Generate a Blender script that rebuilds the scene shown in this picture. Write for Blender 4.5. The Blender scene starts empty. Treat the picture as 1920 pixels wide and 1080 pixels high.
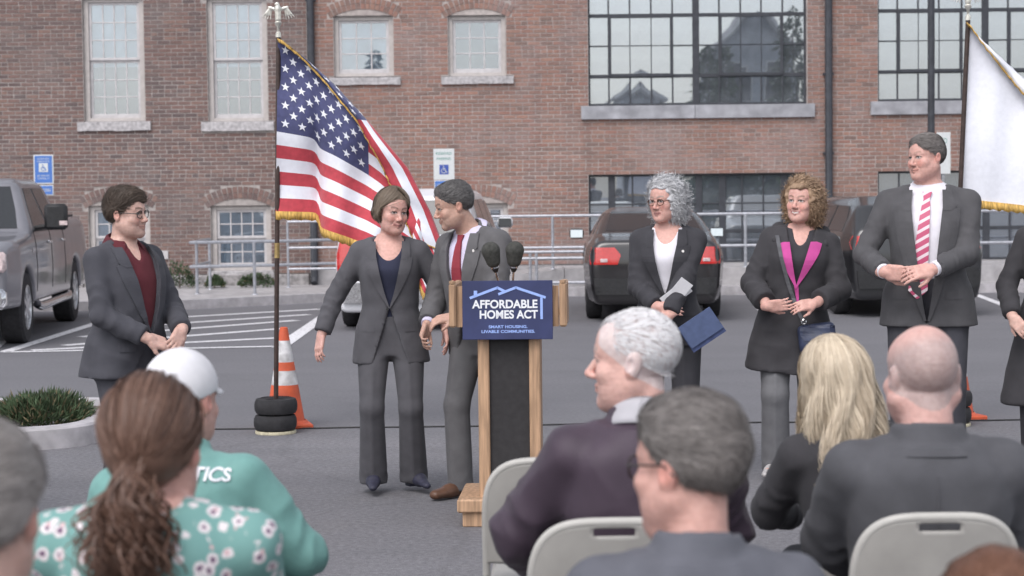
import bpy, math, random
import numpy as np
from mathutils import Vector, Matrix, Euler
R = math.radians
random.seed(7)
RNG = np.random.RandomState(11)
SC = bpy.context.scene
COL = SC.collection

# ------------------------------------------------------------------ camera
F_PX, HORIZON, CAM_H, ROLL = 3600.0, 358.0, 1.64, R(0.65)
PITCH = math.atan((540.0 - HORIZON) / F_PX)
FWD = Vector((0, math.cos(PITCH), -math.sin(PITCH)))
R0, U0 = Vector((1, 0, 0)), Vector((0, math.sin(PITCH), math.cos(PITCH)))
CUP = U0 * math.cos(ROLL) + R0 * math.sin(ROLL)
CRT = R0 * math.cos(ROLL) - U0 * math.sin(ROLL)
CAM = Vector((0, 0, CAM_H))
cd = bpy.data.cameras.new('camera')
cam = bpy.data.objects.new('camera', cd); COL.objects.link(cam)
m3 = Matrix((CRT, CUP, -FWD)).transposed()
cam.matrix_world = Matrix.Translation(CAM) @ m3.to_4x4()
cd.sensor_width = 36.0
cd.lens = 36.0 * F_PX / 1920.0
cd.clip_start, cd.clip_end = 0.05, 2000
cd.dof.use_dof = True
cd.dof.focus_distance = 10.6
cd.dof.aperture_fstop = 4.6
SC.camera = cam

# ------------------------------------------------------------------ sky, sun, exposure (soft overcast daylight)
SUN_EL, SUN_ROT = R(52), R(205)
w = bpy.data.worlds.new('World'); SC.world = w; w.use_nodes = True
nt = w.node_tree; nt.nodes.clear()
sky = nt.nodes.new('ShaderNodeTexSky'); sky.sky_type = 'NISHITA'; sky.sun_disc = False
sky.sun_elevation, sky.sun_rotation = SUN_EL, SUN_ROT
sky.air_density, sky.dust_density, sky.ozone_density = 1.0, 2.5, 1.0
hs = nt.nodes.new('ShaderNodeHueSaturation'); hs.inputs['Saturation'].default_value = 0.30
bg = nt.nodes.new('ShaderNodeBackground'); bg.inputs['Strength'].default_value = 0.15
ow = nt.nodes.new('ShaderNodeOutputWorld')
nt.links.new(sky.outputs[0], hs.inputs['Color']); nt.links.new(hs.outputs[0], bg.inputs[0]); nt.links.new(bg.outputs[0], ow.inputs[0])
sl = bpy.data.lights.new('sun', 'SUN'); sl.energy = 0.75; sl.angle = R(35); sl.color = (1.0, 0.965, 0.97)
so = bpy.data.objects.new('sun', sl); COL.objects.link(so)
so.rotation_euler = (R(38), 0, R(-25))
SC.view_settings.view_transform = 'Standard'; SC.view_settings.look = 'None'
SC.view_settings.gamma = 1.0; SC.view_settings.use_curve_mapping = False
SC.view_settings.exposure = 0.66
SC.cycles.max_bounces = 6; SC.cycles.diffuse_bounces = 3; SC.cycles.glossy_bounces = 3
SC.cycles.transparent_max_bounces = 8; SC.cycles.transmission_bounces = 4
SC.cycles.use_denoising = True

def P(px, py, D):
    """point of the place seen at photo pixel (px, py), D metres deep"""
    r = FWD * F_PX + CRT * (px - 960.0) + CUP * (540.0 - py)
    return CAM + r * (D / r.y)
def G(px, py, z=0.0):
    r = FWD * F_PX + CRT * (px - 960.0) + CUP * (540.0 - py)
    return CAM + r * ((z - CAM_H) / r.z)

# ------------------------------------------------------------------ object helpers
def tag(o, label=None, cat=None, group=None, kind=None):
    if label: o['label'] = label
    if cat: o['category'] = cat
    if group: o['group'] = group
    if kind: o['kind'] = kind
    return o
def empty(name, loc=(0, 0, 0), rz=0.0, label=None, cat=None, group=None):
    o = bpy.data.objects.new(name, None); COL.objects.link(o)
    o.location = loc; o.rotation_euler = (0, 0, rz); o.empty_display_size = 0.1
    return tag(o, label, cat, group)
def link(name, me, parent=None, loc=None):
    o = bpy.data.objects.new(name, me); COL.objects.link(o)
    if parent: o.parent = parent
    if loc is not None: o.location = loc
    return o
def npmesh(name, V, Fq, mats, smooth=True, mi=None):
    """mesh from numpy verts and an (n,4) or (n,3) face array or list of such arrays"""
    me = bpy.data.meshes.new(name)
    V = np.asarray(V, np.float32)
    Fs = Fq if isinstance(Fq, list) else [Fq]
    Fs = [np.asarray(f, np.int32) for f in Fs if len(f)]
    loops = np.concatenate([f.ravel() for f in Fs])
    sizes = np.concatenate([np.full(len(f), f.shape[1], np.int32) for f in Fs])
    starts = np.concatenate([[0], np.cumsum(sizes)[:-1]]).astype(np.int32)
    me.vertices.add(len(V)); me.vertices.foreach_set('co', V.ravel())
    me.loops.add(len(loops)); me.loops.foreach_set('vertex_index', loops)
    me.polygons.add(len(sizes)); me.polygons.foreach_set('loop_start', starts)
    me.polygons.foreach_set('loop_total', sizes)
    if mi is not None: me.polygons.foreach_set('material_index', np.asarray(mi, np.int32))
    me.polygons.foreach_set('use_smooth', np.full(len(sizes), bool(smooth)))
    for m in (mats if isinstance(mats, (list, tuple)) else [mats]): me.materials.append(m)
    me.update(calc_edges=True); me.validate()
    return me
def colattr(me, cols):
    a = me.color_attributes.new('Col', 'FLOAT_COLOR', 'POINT')
    c = np.ones((len(me.vertices), 4), np.float32); c[:, :3] = cols
    a.data.foreach_set('color', c.ravel())

class MB:
    """collects boxes, bars, tubes and lathes into one mesh"""
    def __init__(s): s.v = []; s.f = []; s.m = []
    def add(s, vs, fs, mi=0):
        n = len(s.v); s.v += [tuple(p) for p in vs]; s.f += [tuple(i + n for i in f) for f in fs]; s.m += [mi] * len(fs)
        return s
    def box(s, c, h, rot=None, mi=0, bev=0.0):
        vs = []
        if bev <= 0:
            for x in (-1, 1):
                for y in (-1, 1):
                    for z in (-1, 1): vs.append(Vector((x * h[0], y * h[1], z * h[2])))
            fs = [(0, 1, 3, 2), (4, 6, 7, 5), (0, 4, 5, 1), (2, 3, 7, 6), (0, 2, 6, 4), (1, 5, 7, 3)]
        else:
            b = min(bev, min(h) * 0.95); idx = {}
            for x in (-1, 1):
                for y in (-1, 1):
                    for z in (-1, 1):
                        for ax in range(3):
                            q = [x * (h[0] - b), y * (h[1] - b), z * (h[2] - b)]
                            sg = (x, y, z); q[ax] = sg[ax] * h[ax]
                            idx[(x, y, z, ax)] = len(vs); vs.append(Vector(q))
            fs = []
            I = lambda x, y, z, a: idx[(x, y, z, a)]
            for sg in (-1, 1):
                fs.append([I(sg, a, b_, 0) for a, b_ in ((-1, -1), (1, -1), (1, 1), (-1, 1))][::sg])
                fs.append([I(a, sg, b_, 1) for a, b_ in ((-1, -1), (-1, 1), (1, 1), (1, -1))][::sg])
                fs.append([I(a, b_, sg, 2) for a, b_ in ((-1, -1), (1, -1), (1, 1), (-1, 1))][::sg])
            for a in (-1, 1):
                for b_ in (-1, 1):
                    q = [I(a, b_, -1, 0), I(a, b_, 1, 0), I(a, b_, 1, 1), I(a, b_, -1, 1)]; fs.append(q if a * b_ < 0 else q[::-1])
                    q = [I(a, -1, b_, 0), I(a, 1, b_, 0), I(a, 1, b_, 2), I(a, -1, b_, 2)]; fs.append(q if a * b_ > 0 else q[::-1])
                    q = [I(-1, a, b_, 1), I(1, a, b_, 1), I(1, a, b_, 2), I(-1, a, b_, 2)]; fs.append(q if a * b_ < 0 else q[::-1])
            for x in (-1, 1):
                for y in (-1, 1):
                    for z in (-1, 1):
                        q = [I(x, y, z, 0), I(x, y, z, 1), I(x, y, z, 2)]; fs.append(q if x * y * z > 0 else q[::-1])
        if rot is not None: vs = [rot @ v for v in vs]
        c = Vector(c)
        return s.add([v + c for v in vs], fs, mi)
    def tube(s, pts, r, n=8, cap=True, mi=0):
        pts = [Vector(p) for p in pts]; rs = r if isinstance(r, (list, tuple)) else [r] * len(pts)
        vs = []; up = None
        for i, p in enumerate(pts):
            t = (pts[min(i + 1, len(pts) - 1)] - pts[max(i - 1, 0)])
            t = t.normalized() if t.length > 1e-9 else Vector((0, 0, 1))
            if up is None: up = Vector((0, 0, 1)) if abs(t.z) < 0.9 else Vector((1, 0, 0))
            a = t.cross(up); a = a.normalized() if a.length > 1e-6 else Vector((1, 0, 0)); b = a.cross(t).normalized(); up = b
            for k in range(n):
                an = 2 * math.pi * k / n; vs.append(p + (a * math.cos(an) + b * math.sin(an)) * rs[i])
        fs = []
        for i in range(len(pts) - 1):
            for k in range(n):
                fs.append((i * n + k, (i + 1) * n + k, (i + 1) * n + (k + 1) % n, i * n + (k + 1) % n))
        if cap:
            fs.append(tuple(range(n))); fs.append(tuple((len(pts) - 1) * n + k for k in range(n))[::-1])
        return s.add(vs, fs, mi)
    def lathe(s, prof, c=(0, 0, 0), n=24, rot=None, mi=0, mis=None):
        """prof: (radius, height) pairs turned about z"""
        vs = []; c = Vector(c)
        for r, z in prof:
            for k in range(n):
                a = 2 * math.pi * k / n; v = Vector((r * math.cos(a), r * math.sin(a), z))
                vs.append((rot @ v if rot is not None else v) + c)
        for i in range(len(prof) - 1):
            fs = [(i * n + k, i * n + (k + 1) % n, (i + 1) * n + (k + 1) % n, (i + 1) * n + k) for k in range(n)]
            n0 = len(s.v) if i == 0 else n0
            if i == 0: s.v += [tuple(p) for p in vs]
            s.f += [tuple(q + n0 for q in f) for f in fs]; s.m += [mis[i] if mis else mi] * n
        return s
    def prism(s, poly, y0, y1, mi=0, rot=None, c=(0, 0, 0)):
        """polygon of (x,z) pairs extruded from y0 to y1"""
        n = len(poly); c = Vector(c)
        vs = [Vector((x, y0, z)) for x, z in poly] + [Vector((x, y1, z)) for x, z in poly]
        if rot is not None: vs = [rot @ v for v in vs]
        fs = [tuple(range(n)), tuple(range(2 * n - 1, n - 1, -1))] + [(i, i + n, (i + 1) % n + n, (i + 1) % n) for i in range(n)]
        return s.add([v + c for v in vs], fs, mi)
    def build(s, name, mat, parent=None, smooth=False, loc=None, fix=True):
        me = bpy.data.meshes.new(name); me.from_pydata(s.v, [], s.f)
        for m in (mat if isinstance(mat, (list, tuple)) else [mat]): me.materials.append(m)
        me.polygons.foreach_set('material_index', s.m)
        if fix:
            import bmesh
            bm = bmesh.new(); bm.from_mesh(me); bmesh.ops.recalc_face_normals(bm, faces=bm.faces); bm.to_mesh(me); bm.free()
        if smooth:
            me.polygons.foreach_set('use_smooth', [True] * len(me.polygons))
            try: me.set_sharp_from_angle(angle=R(40))
            except Exception: pass
        me.update()
        return link(name, me, parent, loc)
def copy_tree(o, parent=None):
    c = o.copy(); COL.objects.link(c); c.parent = parent
    for ch in list(o.children): copy_tree(ch, c)
    return c

# ------------------------------------------------------------------ materials
def nodes(name):
    m = bpy.data.materials.new(name); m.use_nodes = True
    t = m.node_tree; b = t.nodes['Principled BSDF']
    return m, t, b
def N(t, ty, **kw):
    n = t.nodes.new(ty)
    for k, v in kw.items():
        if k in n.inputs: n.inputs[k].default_value = v
        else: setattr(n, k, v)
    return n
def mixc(t, fac, a, b, blend='MIX'):
    n = t.nodes.new('ShaderNodeMix'); n.data_type = 'RGBA'; n.blend_type = blend
    for sock, val in ((n.inputs[0], fac), (n.inputs[6], a), (n.inputs[7], b)):
        if hasattr(val, 'is_output') or isinstance(val, bpy.types.NodeSocket): t.links.new(val, sock)
        elif isinstance(val, (int, float)): sock.default_value = val
        else: sock.default_value = (*val, 1)
    return n.outputs[2]
def math_(t, op, a, b=None):
    n = t.nodes.new('ShaderNodeMath'); n.operation = op
    for i, v in enumerate((a, b)):
        if v is None: continue
        if isinstance(v, bpy.types.NodeSocket): t.links.new(v, n.inputs[i])
        else: n.inputs[i].default_value = v
    return n.outputs[0]
def ramp(t, fac, stops):
    n = t.nodes.new('ShaderNodeValToRGB'); e = n.color_ramp.elements
    while len(e) < len(stops): e.new(0.5)
    for i, (p, c) in enumerate(stops):
        e[i].position = p; e[i].color = (*c, 1) if not isinstance(c, (int, float)) else (c, c, c, 1)
    t.links.new(fac, n.inputs[0]); return n.outputs[0]
def lin(*c):
    """sRGB 0-255 to linear"""
    return tuple((v / 255 / 12.92) if v / 255 < 0.04045 else ((v / 255 + 0.055) / 1.055) ** 2.4 for v in c)
def mk(name, col, rough=0.6, metal=0.0, nscale=30.0, namt=0.12, bump=0.0, bscale=200.0, spec=0.4, sheen=0.0, coat=0.0, coord='Object', stretch=None, low=None):
    m, t, b = nodes(name)
    tc = N(t, 'ShaderNodeTexCoord'); src = tc.outputs[coord]
    if stretch:
        mp = N(t, 'ShaderNodeMapping'); mp.inputs['Scale'].default_value = stretch
        t.links.new(src, mp.inputs[0]); src = mp.outputs[0]
    nz = N(t, 'ShaderNodeTexNoise', Scale=nscale, Detail=5.0); t.links.new(src, nz.inputs['Vector'])
    d = tuple(max(0, c * (1 - 2.2 * namt)) for c in col); l = tuple(min(1, c * (1 + 2.2 * namt)) for c in col)
    c = ramp(t, nz.outputs[0], [(0.3, d), (0.7, l)])
    if low:
        n2 = N(t, 'ShaderNodeTexNoise', Scale=low[0], Detail=3.0); t.links.new(tc.outputs[coord], n2.inputs['Vector'])
        f = ramp(t, n2.outputs[0], [(0.4, 0.0), (0.65, 1.0)])
        c = mixc(t, math_(t, 'MULTIPLY', f, low[1]), c, low[2])
    t.links.new(c, b.inputs['Base Color'])
    b.inputs['Roughness'].default_value = rough; b.inputs['Metallic'].default_value = metal
    b.inputs['Specular IOR Level'].default_value = spec
    b.inputs['Sheen Weight'].default_value = sheen; b.inputs['Sheen Roughness'].default_value = 0.5
    b.inputs['Coat Weight'].default_value = coat; b.inputs['Coat Roughness'].default_value = 0.05
    if bump:
        nb = N(t, 'ShaderNodeTexNoise', Scale=bscale, Detail=4.0); t.links.new(src, nb.inputs['Vector'])
        bp = N(t, 'ShaderNodeBump', Strength=bump, Distance=0.01); t.links.new(nb.outputs[0], bp.inputs['Height'])
        t.links.new(bp.outputs[0], b.inputs['Normal'])
    return m
def cloth(name, col, rough=0.85, namt=0.05, bump=0.15, sheen=0.04):
    return mk(name, col, rough, nscale=14, namt=namt, bump=bump, bscale=420, spec=0.25, sheen=sheen)
def skin_mat(name):
    m, t, b = nodes(name)
    a = N(t, 'ShaderNodeVertexColor'); a.layer_name = 'Col'
    nz = N(t, 'ShaderNodeTexNoise', Scale=60.0, Detail=4.0)
    tc = N(t, 'ShaderNodeTexCoord'); t.links.new(tc.outputs['Object'], nz.inputs['Vector'])
    c = mixc(t, 0.38, a.outputs[0], ramp(t, nz.outputs[0], [(0.3, (0.74, 0.64, 0.63)), (0.7, (1.2, 1.2, 1.2))]), 'MULTIPLY')
    t.links.new(c, b.inputs['Base Color'])
    b.inputs['Roughness'].default_value = 0.5; b.inputs['Specular IOR Level'].default_value = 0.35
    b.inputs['Subsurface Weight'].default_value = 0.12; b.inputs['Subsurface Radius'].default_value = (0.012, 0.005, 0.003)
    b.inputs['Subsurface Scale'].default_value = 0.5
    nb = N(t, 'ShaderNodeTexNoise', Scale=170.0, Detail=5.0); t.links.new(tc.outputs['Object'], nb.inputs['Vector'])
    mpw = N(t, 'ShaderNodeMapping'); mpw.inputs['Scale'].default_value = (0.5, 0.5, 2.6); t.links.new(tc.outputs['Object'], mpw.inputs[0]); nw_ = N(t, 'ShaderNodeTexNoise', Scale=38.0, Detail=3.0); t.links.new(mpw.outputs[0], nw_.inputs['Vector'])
    bp = N(t, 'ShaderNodeBump', Strength=0.30, Distance=0.004); t.links.new(math_(t, 'ADD', nb.outputs[0], math_(t, 'MULTIPLY', nw_.outputs[0], 1.2)), bp.inputs['Height']); t.links.new(bp.outputs[0], b.inputs['Normal'])
    return m
def hair_mat(name, c1, c2, rough=0.5):
    m, t, b = nodes(name)
    g = N(t, 'ShaderNodeVertexColor'); g.layer_name = 'Col'; tc = N(t, 'ShaderNodeTexCoord')
    nz = N(t, 'ShaderNodeTexNoise', Scale=45.0, Detail=4.0); t.links.new(tc.outputs['Object'], nz.inputs['Vector'])
    f = math_(t, 'ADD', math_(t, 'MULTIPLY', g.outputs[0], 0.65), math_(t, 'MULTIPLY', nz.outputs[0], 0.4))
    t.links.new(mixc(t, f, c1, c2), b.inputs['Base Color'])
    b.inputs['Roughness'].default_value = rough; b.inputs['Specular IOR Level'].default_value = 0.35
    return m
# ------------------------------------------------------------------ modelling bodies and clothes as smooth fields
def axis(lo, hi, h, fine):
    xs = [lo]; x = lo
    while x < hi:
        st = h
        for a, b, fh in fine:
            if a - h * 0.5 <= x <= b: st = min(st, fh)
        x += st; xs.append(x)
    return np.array(xs, np.float32)
class Field:
    def __init__(s, lo, hi, h, fine=()):
        s.ax = [axis(lo[i], hi[i], h, [(a[i], b[i], fh) for a, b, fh in fine]) for i in range(3)]
        s.d = np.full([len(a) for a in s.ax], 9.0, np.float32); s.h = h
    def put(s, lo, hi, fn, k=0.0, op='u'):
        mg = k + 2.5 * s.h; sl = []
        for i in range(3):
            a = max(0, int(np.searchsorted(s.ax[i], lo[i] - mg)) - 1); b = min(len(s.ax[i]), int(np.searchsorted(s.ax[i], hi[i] + mg)) + 1)
            if b <= a: return s
            sl.append(slice(a, b))
        sl = tuple(sl)
        X = s.ax[0][sl[0]][:, None, None]; Y = s.ax[1][sl[1]][None, :, None]; Z = s.ax[2][sl[2]][None, None, :]
        n = fn(X, Y, Z).astype(np.float32); o = s.d[sl]
        if op == 'u':
            if k > 0:
                hh = np.clip(0.5 + 0.5 * (o - n) / k, 0, 1); r = o + (n - o) * hh - k * hh * (1 - hh)
            else: r = np.minimum(o, n)
        elif op == 's':
            n = -n
            if k > 0:
                hh = np.clip(0.5 - 0.5 * (o - n) / k, 0, 1); r = o + (n - o) * hh + k * hh * (1 - hh)
            else: r = np.maximum(o, n)
        else: r = np.maximum(o, n)
        s.d[sl] = r
        return s
    # tapered capsule; sq=(dir, factor) flattens the section along dir
    def cap(s, a, b, ra, rb, k=0.0, op='u', sq=None, wr=None):
        a = np.array(a, float); b = np.array(b, float); ab = b - a; L2 = float(ab @ ab) + 1e-12; m = max(ra, rb)
        if wr: m += wr[0]
        if sq: m *= max(1, sq[1])
        def fn(X, Y, Z):
            px, py, pz = X - a[0], Y - a[1], Z - a[2]
            t = np.clip((px * ab[0] + py * ab[1] + pz * ab[2]) / L2, 0, 1)
            wx, wy, wz = px - t * ab[0], py - t * ab[1], pz - t * ab[2]
            if sq:
                n, fct = np.array(sq[0], float), sq[1]; n = n / np.linalg.norm(n)
                q = (wx * n[0] + wy * n[1] + wz * n[2]) * (1 / fct - 1)
                wx, wy, wz = wx + q * n[0], wy + q * n[1], wz + q * n[2]
            d = np.sqrt(wx * wx + wy * wy + wz * wz) - (ra + (rb - ra) * t)
            if wr:
                amp, fr, ph, t0, t1 = wr
                u = t * math.sqrt(L2)
                win = np.clip((t - t0) / 0.18, 0, 1) * np.clip((t1 - t) / 0.18, 0, 1)
                d = d + amp * win * (1.5 * np.abs(np.sin(0.5 * (u * fr + ph + 2.2 * np.sin(38 * (X + Y) + ph) + 1.3 * np.sin(23 * (Y - X) + 11 * Z + ph)))) ** 0.7 - 0.9)
            return d
        return s.put(np.minimum(a, b) - m, np.maximum(a, b) + m, fn, k, op)
    def ell(s, c, r, M=None, k=0.0, op='u'):
        c = np.array(c, float); r = np.array(r, float); mr = r.max() if M is not None else r
        def fn(X, Y, Z):
            x, y, z = X - c[0], Y - c[1], Z - c[2]
            if M is not None:
                x, y, z = (x * M[0][0] + y * M[1][0] + z * M[2][0], x * M[0][1] + y * M[1][1] + z * M[2][1], x * M[0][2] + y * M[1][2] + z * M[2][2])
            k0 = np.sqrt((x / r[0]) ** 2 + (y / r[1]) ** 2 + (z / r[2]) ** 2)
            k1 = np.sqrt((x / r[0] ** 2) ** 2 + (y / r[1] ** 2) ** 2 + (z / r[2] ** 2) ** 2) + 1e-9
            return k0 * (k0 - 1) / k1
        return s.put(c - mr, c + mr, fn, k, op)
    def rbox(s, c, hf, r, M=None, k=0.0, op='u'):
        c = np.array(c, float); hf = np.array(hf, float); ext = np.linalg.norm(hf) if M is not None else hf
        def fn(X, Y, Z):
            x, y, z = X - c[0], Y - c[1], Z - c[2]
            if M is not None:
                x, y, z = (x * M[0][0] + y * M[1][0] + z * M[2][0], x * M[0][1] + y * M[1][1] + z * M[2][1], x * M[0][2] + y * M[1][2] + z * M[2][2])
            qx, qy, qz = np.abs(x) - hf[0] + r, np.abs(y) - hf[1] + r, np.abs(z) - hf[2] + r
            return np.sqrt(np.maximum(qx, 0) ** 2 + np.maximum(qy, 0) ** 2 + np.maximum(qz, 0) ** 2) + np.minimum(np.maximum(qx, np.maximum(qy, qz)), 0) - r
        return s.put(c - ext, c + ext, fn, k, op)
    def fn(s, lo, hi, f, k=0.0, op='u'): return s.put(np.array(lo, float), np.array(hi, float), f, k, op)
    # stacked ellipses along a frame: rows (z, rx, ry front, ry back, y centre)
    def loft(s, o, M, rows, k=0.0, op='u', pw=2.3, ext=0.6, fold=None):
        rows = np.array(rows, float); o = np.array(o, float)
        z0, z1 = rows[0, 0], rows[-1, 0]
        cs = np.array([np.array(o) + M @ np.array((sx * rows[:, 1].max(), sy * max(rows[:, 2].max(), rows[:, 3].max()), zz)) for sx in (-1, 1) for sy in (-1, 1) for zz in (z0, z1)])
        def f(X, Y, Z):
            x, y, z = X - o[0], Y - o[1], Z - o[2]
            xt = x * M[0][0] + y * M[1][0] + z * M[2][0]; yt = x * M[0][1] + y * M[1][1] + z * M[2][1]; zt = x * M[0][2] + y * M[1][2] + z * M[2][2]
            I = lambda c: np.interp(zt, rows[:, 0], rows[:, c])
            rx, cy = I(1), I(4); yy = yt - cy
            ry = np.where(yy < 0, I(2), I(3))
            q = ((np.abs(xt) / rx) ** pw + (np.abs(yy) / ry) ** pw) ** (1 / pw)
            d = (q - 1) * np.minimum(rx, ry)
            if fold is not None: d = d + fold(xt, yt, zt)
            return np.maximum(d, np.maximum(z0 - zt, zt - z1))
        return s.put(cs.min(0), cs.max(0), f, k, op)
    def front(s, x, z, side=-1):
        """y of the surface met first from the front (side -1) or the back (side 1)"""
        ax = s.ax
        i = int(np.clip(np.searchsorted(ax[0], x) - 1, 0, len(ax[0]) - 2)); kk = int(np.clip(np.searchsorted(ax[2], z) - 1, 0, len(ax[2]) - 2))
        fx = float((x - ax[0][i]) / (ax[0][i + 1] - ax[0][i])); fz = float((z - ax[2][kk]) / (ax[2][kk + 1] - ax[2][kk]))
        fx, fz = min(max(fx, 0), 1), min(max(fz, 0), 1)
        c = (s.d[i, :, kk] * (1 - fx) + s.d[i + 1, :, kk] * fx) * (1 - fz) + (s.d[i, :, kk + 1] * (1 - fx) + s.d[i + 1, :, kk + 1] * fx) * fz
        y = ax[1]
        if side > 0: c = c[::-1]; y = y[::-1]
        w = np.nonzero(c < 0)[0]
        if len(w) == 0: return None
        j = w[0]
        if j == 0: return float(y[0])
        t = c[j - 1] / (c[j - 1] - c[j]); return float(y[j - 1] + (y[j] - y[j - 1]) * t)
    def mesh(s, relax=1):
        d = s.d; xs, ys, zs = s.ax
        g = d < 0
        cnt = np.zeros([n - 1 for n in d.shape], np.int8)
        for a in (0, 1):
            for b in (0, 1):
                for c in (0, 1): cnt += g[a:a + cnt.shape[0], b:b + cnt.shape[1], c:c + cnt.shape[2]]
        mk_ = (cnt > 0) & (cnt < 8); I, J, K = np.nonzero(mk_)
        idx = np.full(cnt.shape, -1, np.int32); idx[I, J, K] = np.arange(len(I))
        acc = np.zeros((len(I), 3)); n = np.zeros(len(I))
        cor = [(a, b, c) for a in (0, 1) for b in (0, 1) for c in (0, 1)]
        for p in range(8):
            for q in range(p + 1, 8):
                if sum(abs(u - v) for u, v in zip(cor[p], cor[q])) != 1: continue
                (a, b, c), (a2, b2, c2) = cor[p], cor[q]
                d0, d1 = d[I + a, J + b, K + c], d[I + a2, J + b2, K + c2]
                cr = (d0 < 0) != (d1 < 0); t = np.where(cr, d0 / np.where(cr, d0 - d1, 1), 0)
                x = xs[I + a] * (1 - t) + xs[I + a2] * t; y = ys[J + b] * (1 - t) + ys[J + b2] * t; z = zs[K + c] * (1 - t) + zs[K + c2] * t
                acc[cr] += np.stack([x, y, z], 1)[cr]; n += cr
        V = acc / n[:, None]; F = []
        sx = g[:-1] != g[1:]; sx[:, 0] = sx[:, -1] = False; sx[:, :, 0] = sx[:, :, -1] = False
        i, j, k = np.nonzero(sx); q = np.stack([idx[i, j - 1, k - 1], idx[i, j, k - 1], idx[i, j, k], idx[i, j - 1, k]], 1)
        fl = g[i, j, k]; q[~fl] = q[~fl][:, ::-1]; F.append(q)
        sy = g[:, :-1] != g[:, 1:]; sy[0] = sy[-1] = False; sy[:, :, 0] = sy[:, :, -1] = False
        i, j, k = np.nonzero(sy); q = np.stack([idx[i - 1, j, k - 1], idx[i - 1, j, k], idx[i, j, k], idx[i, j, k - 1]], 1)
        fl = g[i, j, k]; q[~fl] = q[~fl][:, ::-1]; F.append(q)
        sz = g[:, :, :-1] != g[:, :, 1:]; sz[0] = sz[-1] = False; sz[:, 0] = sz[:, -1] = False
        i, j, k = np.nonzero(sz); q = np.stack([idx[i - 1, j - 1, k], idx[i, j - 1, k], idx[i, j, k], idx[i - 1, j, k]], 1)
        fl = g[i, j, k]; q[~fl] = q[~fl][:, ::-1]; F.append(q)
        F = np.concatenate(F); F = F[(F >= 0).all(1)]
        for _ in range(relax):
            a = np.zeros_like(V); c = np.zeros(len(V))
            for e in range(4):
                u, v = F[:, e], F[:, (e + 1) % 4]
                for ax_ in range(3): a[:, ax_] += np.bincount(u, V[v, ax_], len(V)) + np.bincount(v, V[u, ax_], len(V))
                c += np.bincount(u, minlength=len(V)) + np.bincount(v, minlength=len(V))
            V = 0.5 * V + 0.5 * a / np.maximum(c, 1)[:, None]
        return V, F
def coarsen(V, F, keep, g):
    """merge the vertices outside `keep` on a grid of size g (surface that clothes cover)"""
    n = len(V); key = np.floor(V / g).astype(np.int64) + 4096; key = (key[:, 0] * 8192 + key[:, 1]) * 8192 + key[:, 2]; key[keep] = -1 - np.nonzero(keep)[0]
    _, inv = np.unique(key, return_inverse=True); m = inv.max() + 1; cnt = np.bincount(inv, minlength=m)
    W = np.stack([np.bincount(inv, V[:, c], m) for c in range(3)], 1) / cnt[:, None]; Q = inv[F]
    d = [Q[:, i] == Q[:, (i + 1) % 4] for i in range(4)]; nd = sum(x.astype(int) for x in d); opp = (Q[:, 0] == Q[:, 2]) | (Q[:, 1] == Q[:, 3])
    quads = Q[(nd == 0) & ~opp]; tris = []
    for i in range(4): q = Q[(nd == 1) & d[i] & ~opp]; tris.append(np.stack([q[:, (i + 1) % 4], q[:, (i + 2) % 4], q[:, (i + 3) % 4]], 1))
    tris = np.concatenate(tris); tris = tris[np.unique(np.sort(tris, 1), axis=0, return_index=True)[1]] if len(tris) else tris
    return W, [quads, tris]
def normals(V, F):
    n = np.cross(V[F[:, 2]] - V[F[:, 0]], V[F[:, 3]] - V[F[:, 1]]); o = np.zeros_like(V)
    for e in range(4):
        for a in range(3): o[:, a] += np.bincount(F[:, e], n[:, a], len(V))
    return o / (np.linalg.norm(o, axis=1, keepdims=True) + 1e-12)
def wob(p, freq, seed, n=6):
    """smooth pseudo noise, about -1..1"""
    r = np.random.RandomState(seed); o = np.zeros(len(p))
    for _ in range(n):
        kx = r.normal(size=3); kx *= freq * r.uniform(0.6, 1.4) / np.linalg.norm(kx)
        o += np.sin(p @ kx + r.uniform(0, 6.28) + 1.2 * np.sin(p @ (kx[[1, 2, 0]] * 0.7) + r.uniform(0, 6.28)))
    return o / n * 1.6
def tubes(S, r0, r1, n=3):
    """S: (count, segs, 3) strands -> verts, quads of thin tapered tubes"""
    C, L, _ = S.shape
    T = np.gradient(S, axis=1); T /= np.linalg.norm(T, axis=2, keepdims=True) + 1e-9
    up = np.array((0.31, 0.52, 0.79)); A = np.cross(T, up); A /= np.linalg.norm(A, axis=2, keepdims=True) + 1e-9; B = np.cross(A, T)
    rr = np.linspace(r0, r1, L)[None, :, None]
    V = np.stack([S + (A * math.cos(2 * math.pi * k / n) + B * math.sin(2 * math.pi * k / n)) * rr for k in range(n)], 2).reshape(-1, 3)
    b = (np.arange(C)[:, None, None] * L + np.arange(L - 1)[None, :, None]) * n; k = np.arange(n)[None, None, :]; k2 = (k + 1) % n
    F = np.stack([b + k, b + k2, b + n + k2, b + n + k], -1).reshape(-1, 4)
    return V, F
def rotm(yaw=0, pitch=0, roll=0):
    return np.array((Matrix.Rotation(R(yaw), 3, 'Z') @ Matrix.Rotation(R(pitch), 3, 'X') @ Matrix.Rotation(R(roll), 3, 'Y')))
def nrm(v):
    v = np.array(v, float); return v / (np.linalg.norm(v) + 1e-12)
def ik(a, c, l1, l2, pole):
    a, c = np.array(a, float), np.array(c, float); v = c - a; L = min(np.linalg.norm(v), (l1 + l2) * 0.999); u = nrm(v)
    x = (l1 * l1 - l2 * l2 + L * L) / (2 * L); h = math.sqrt(max(l1 * l1 - x * x, 0)); p = np.array(pole, float) - a; p = nrm(p - (p @ u) * u)
    return a + u * x + p * h

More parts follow.
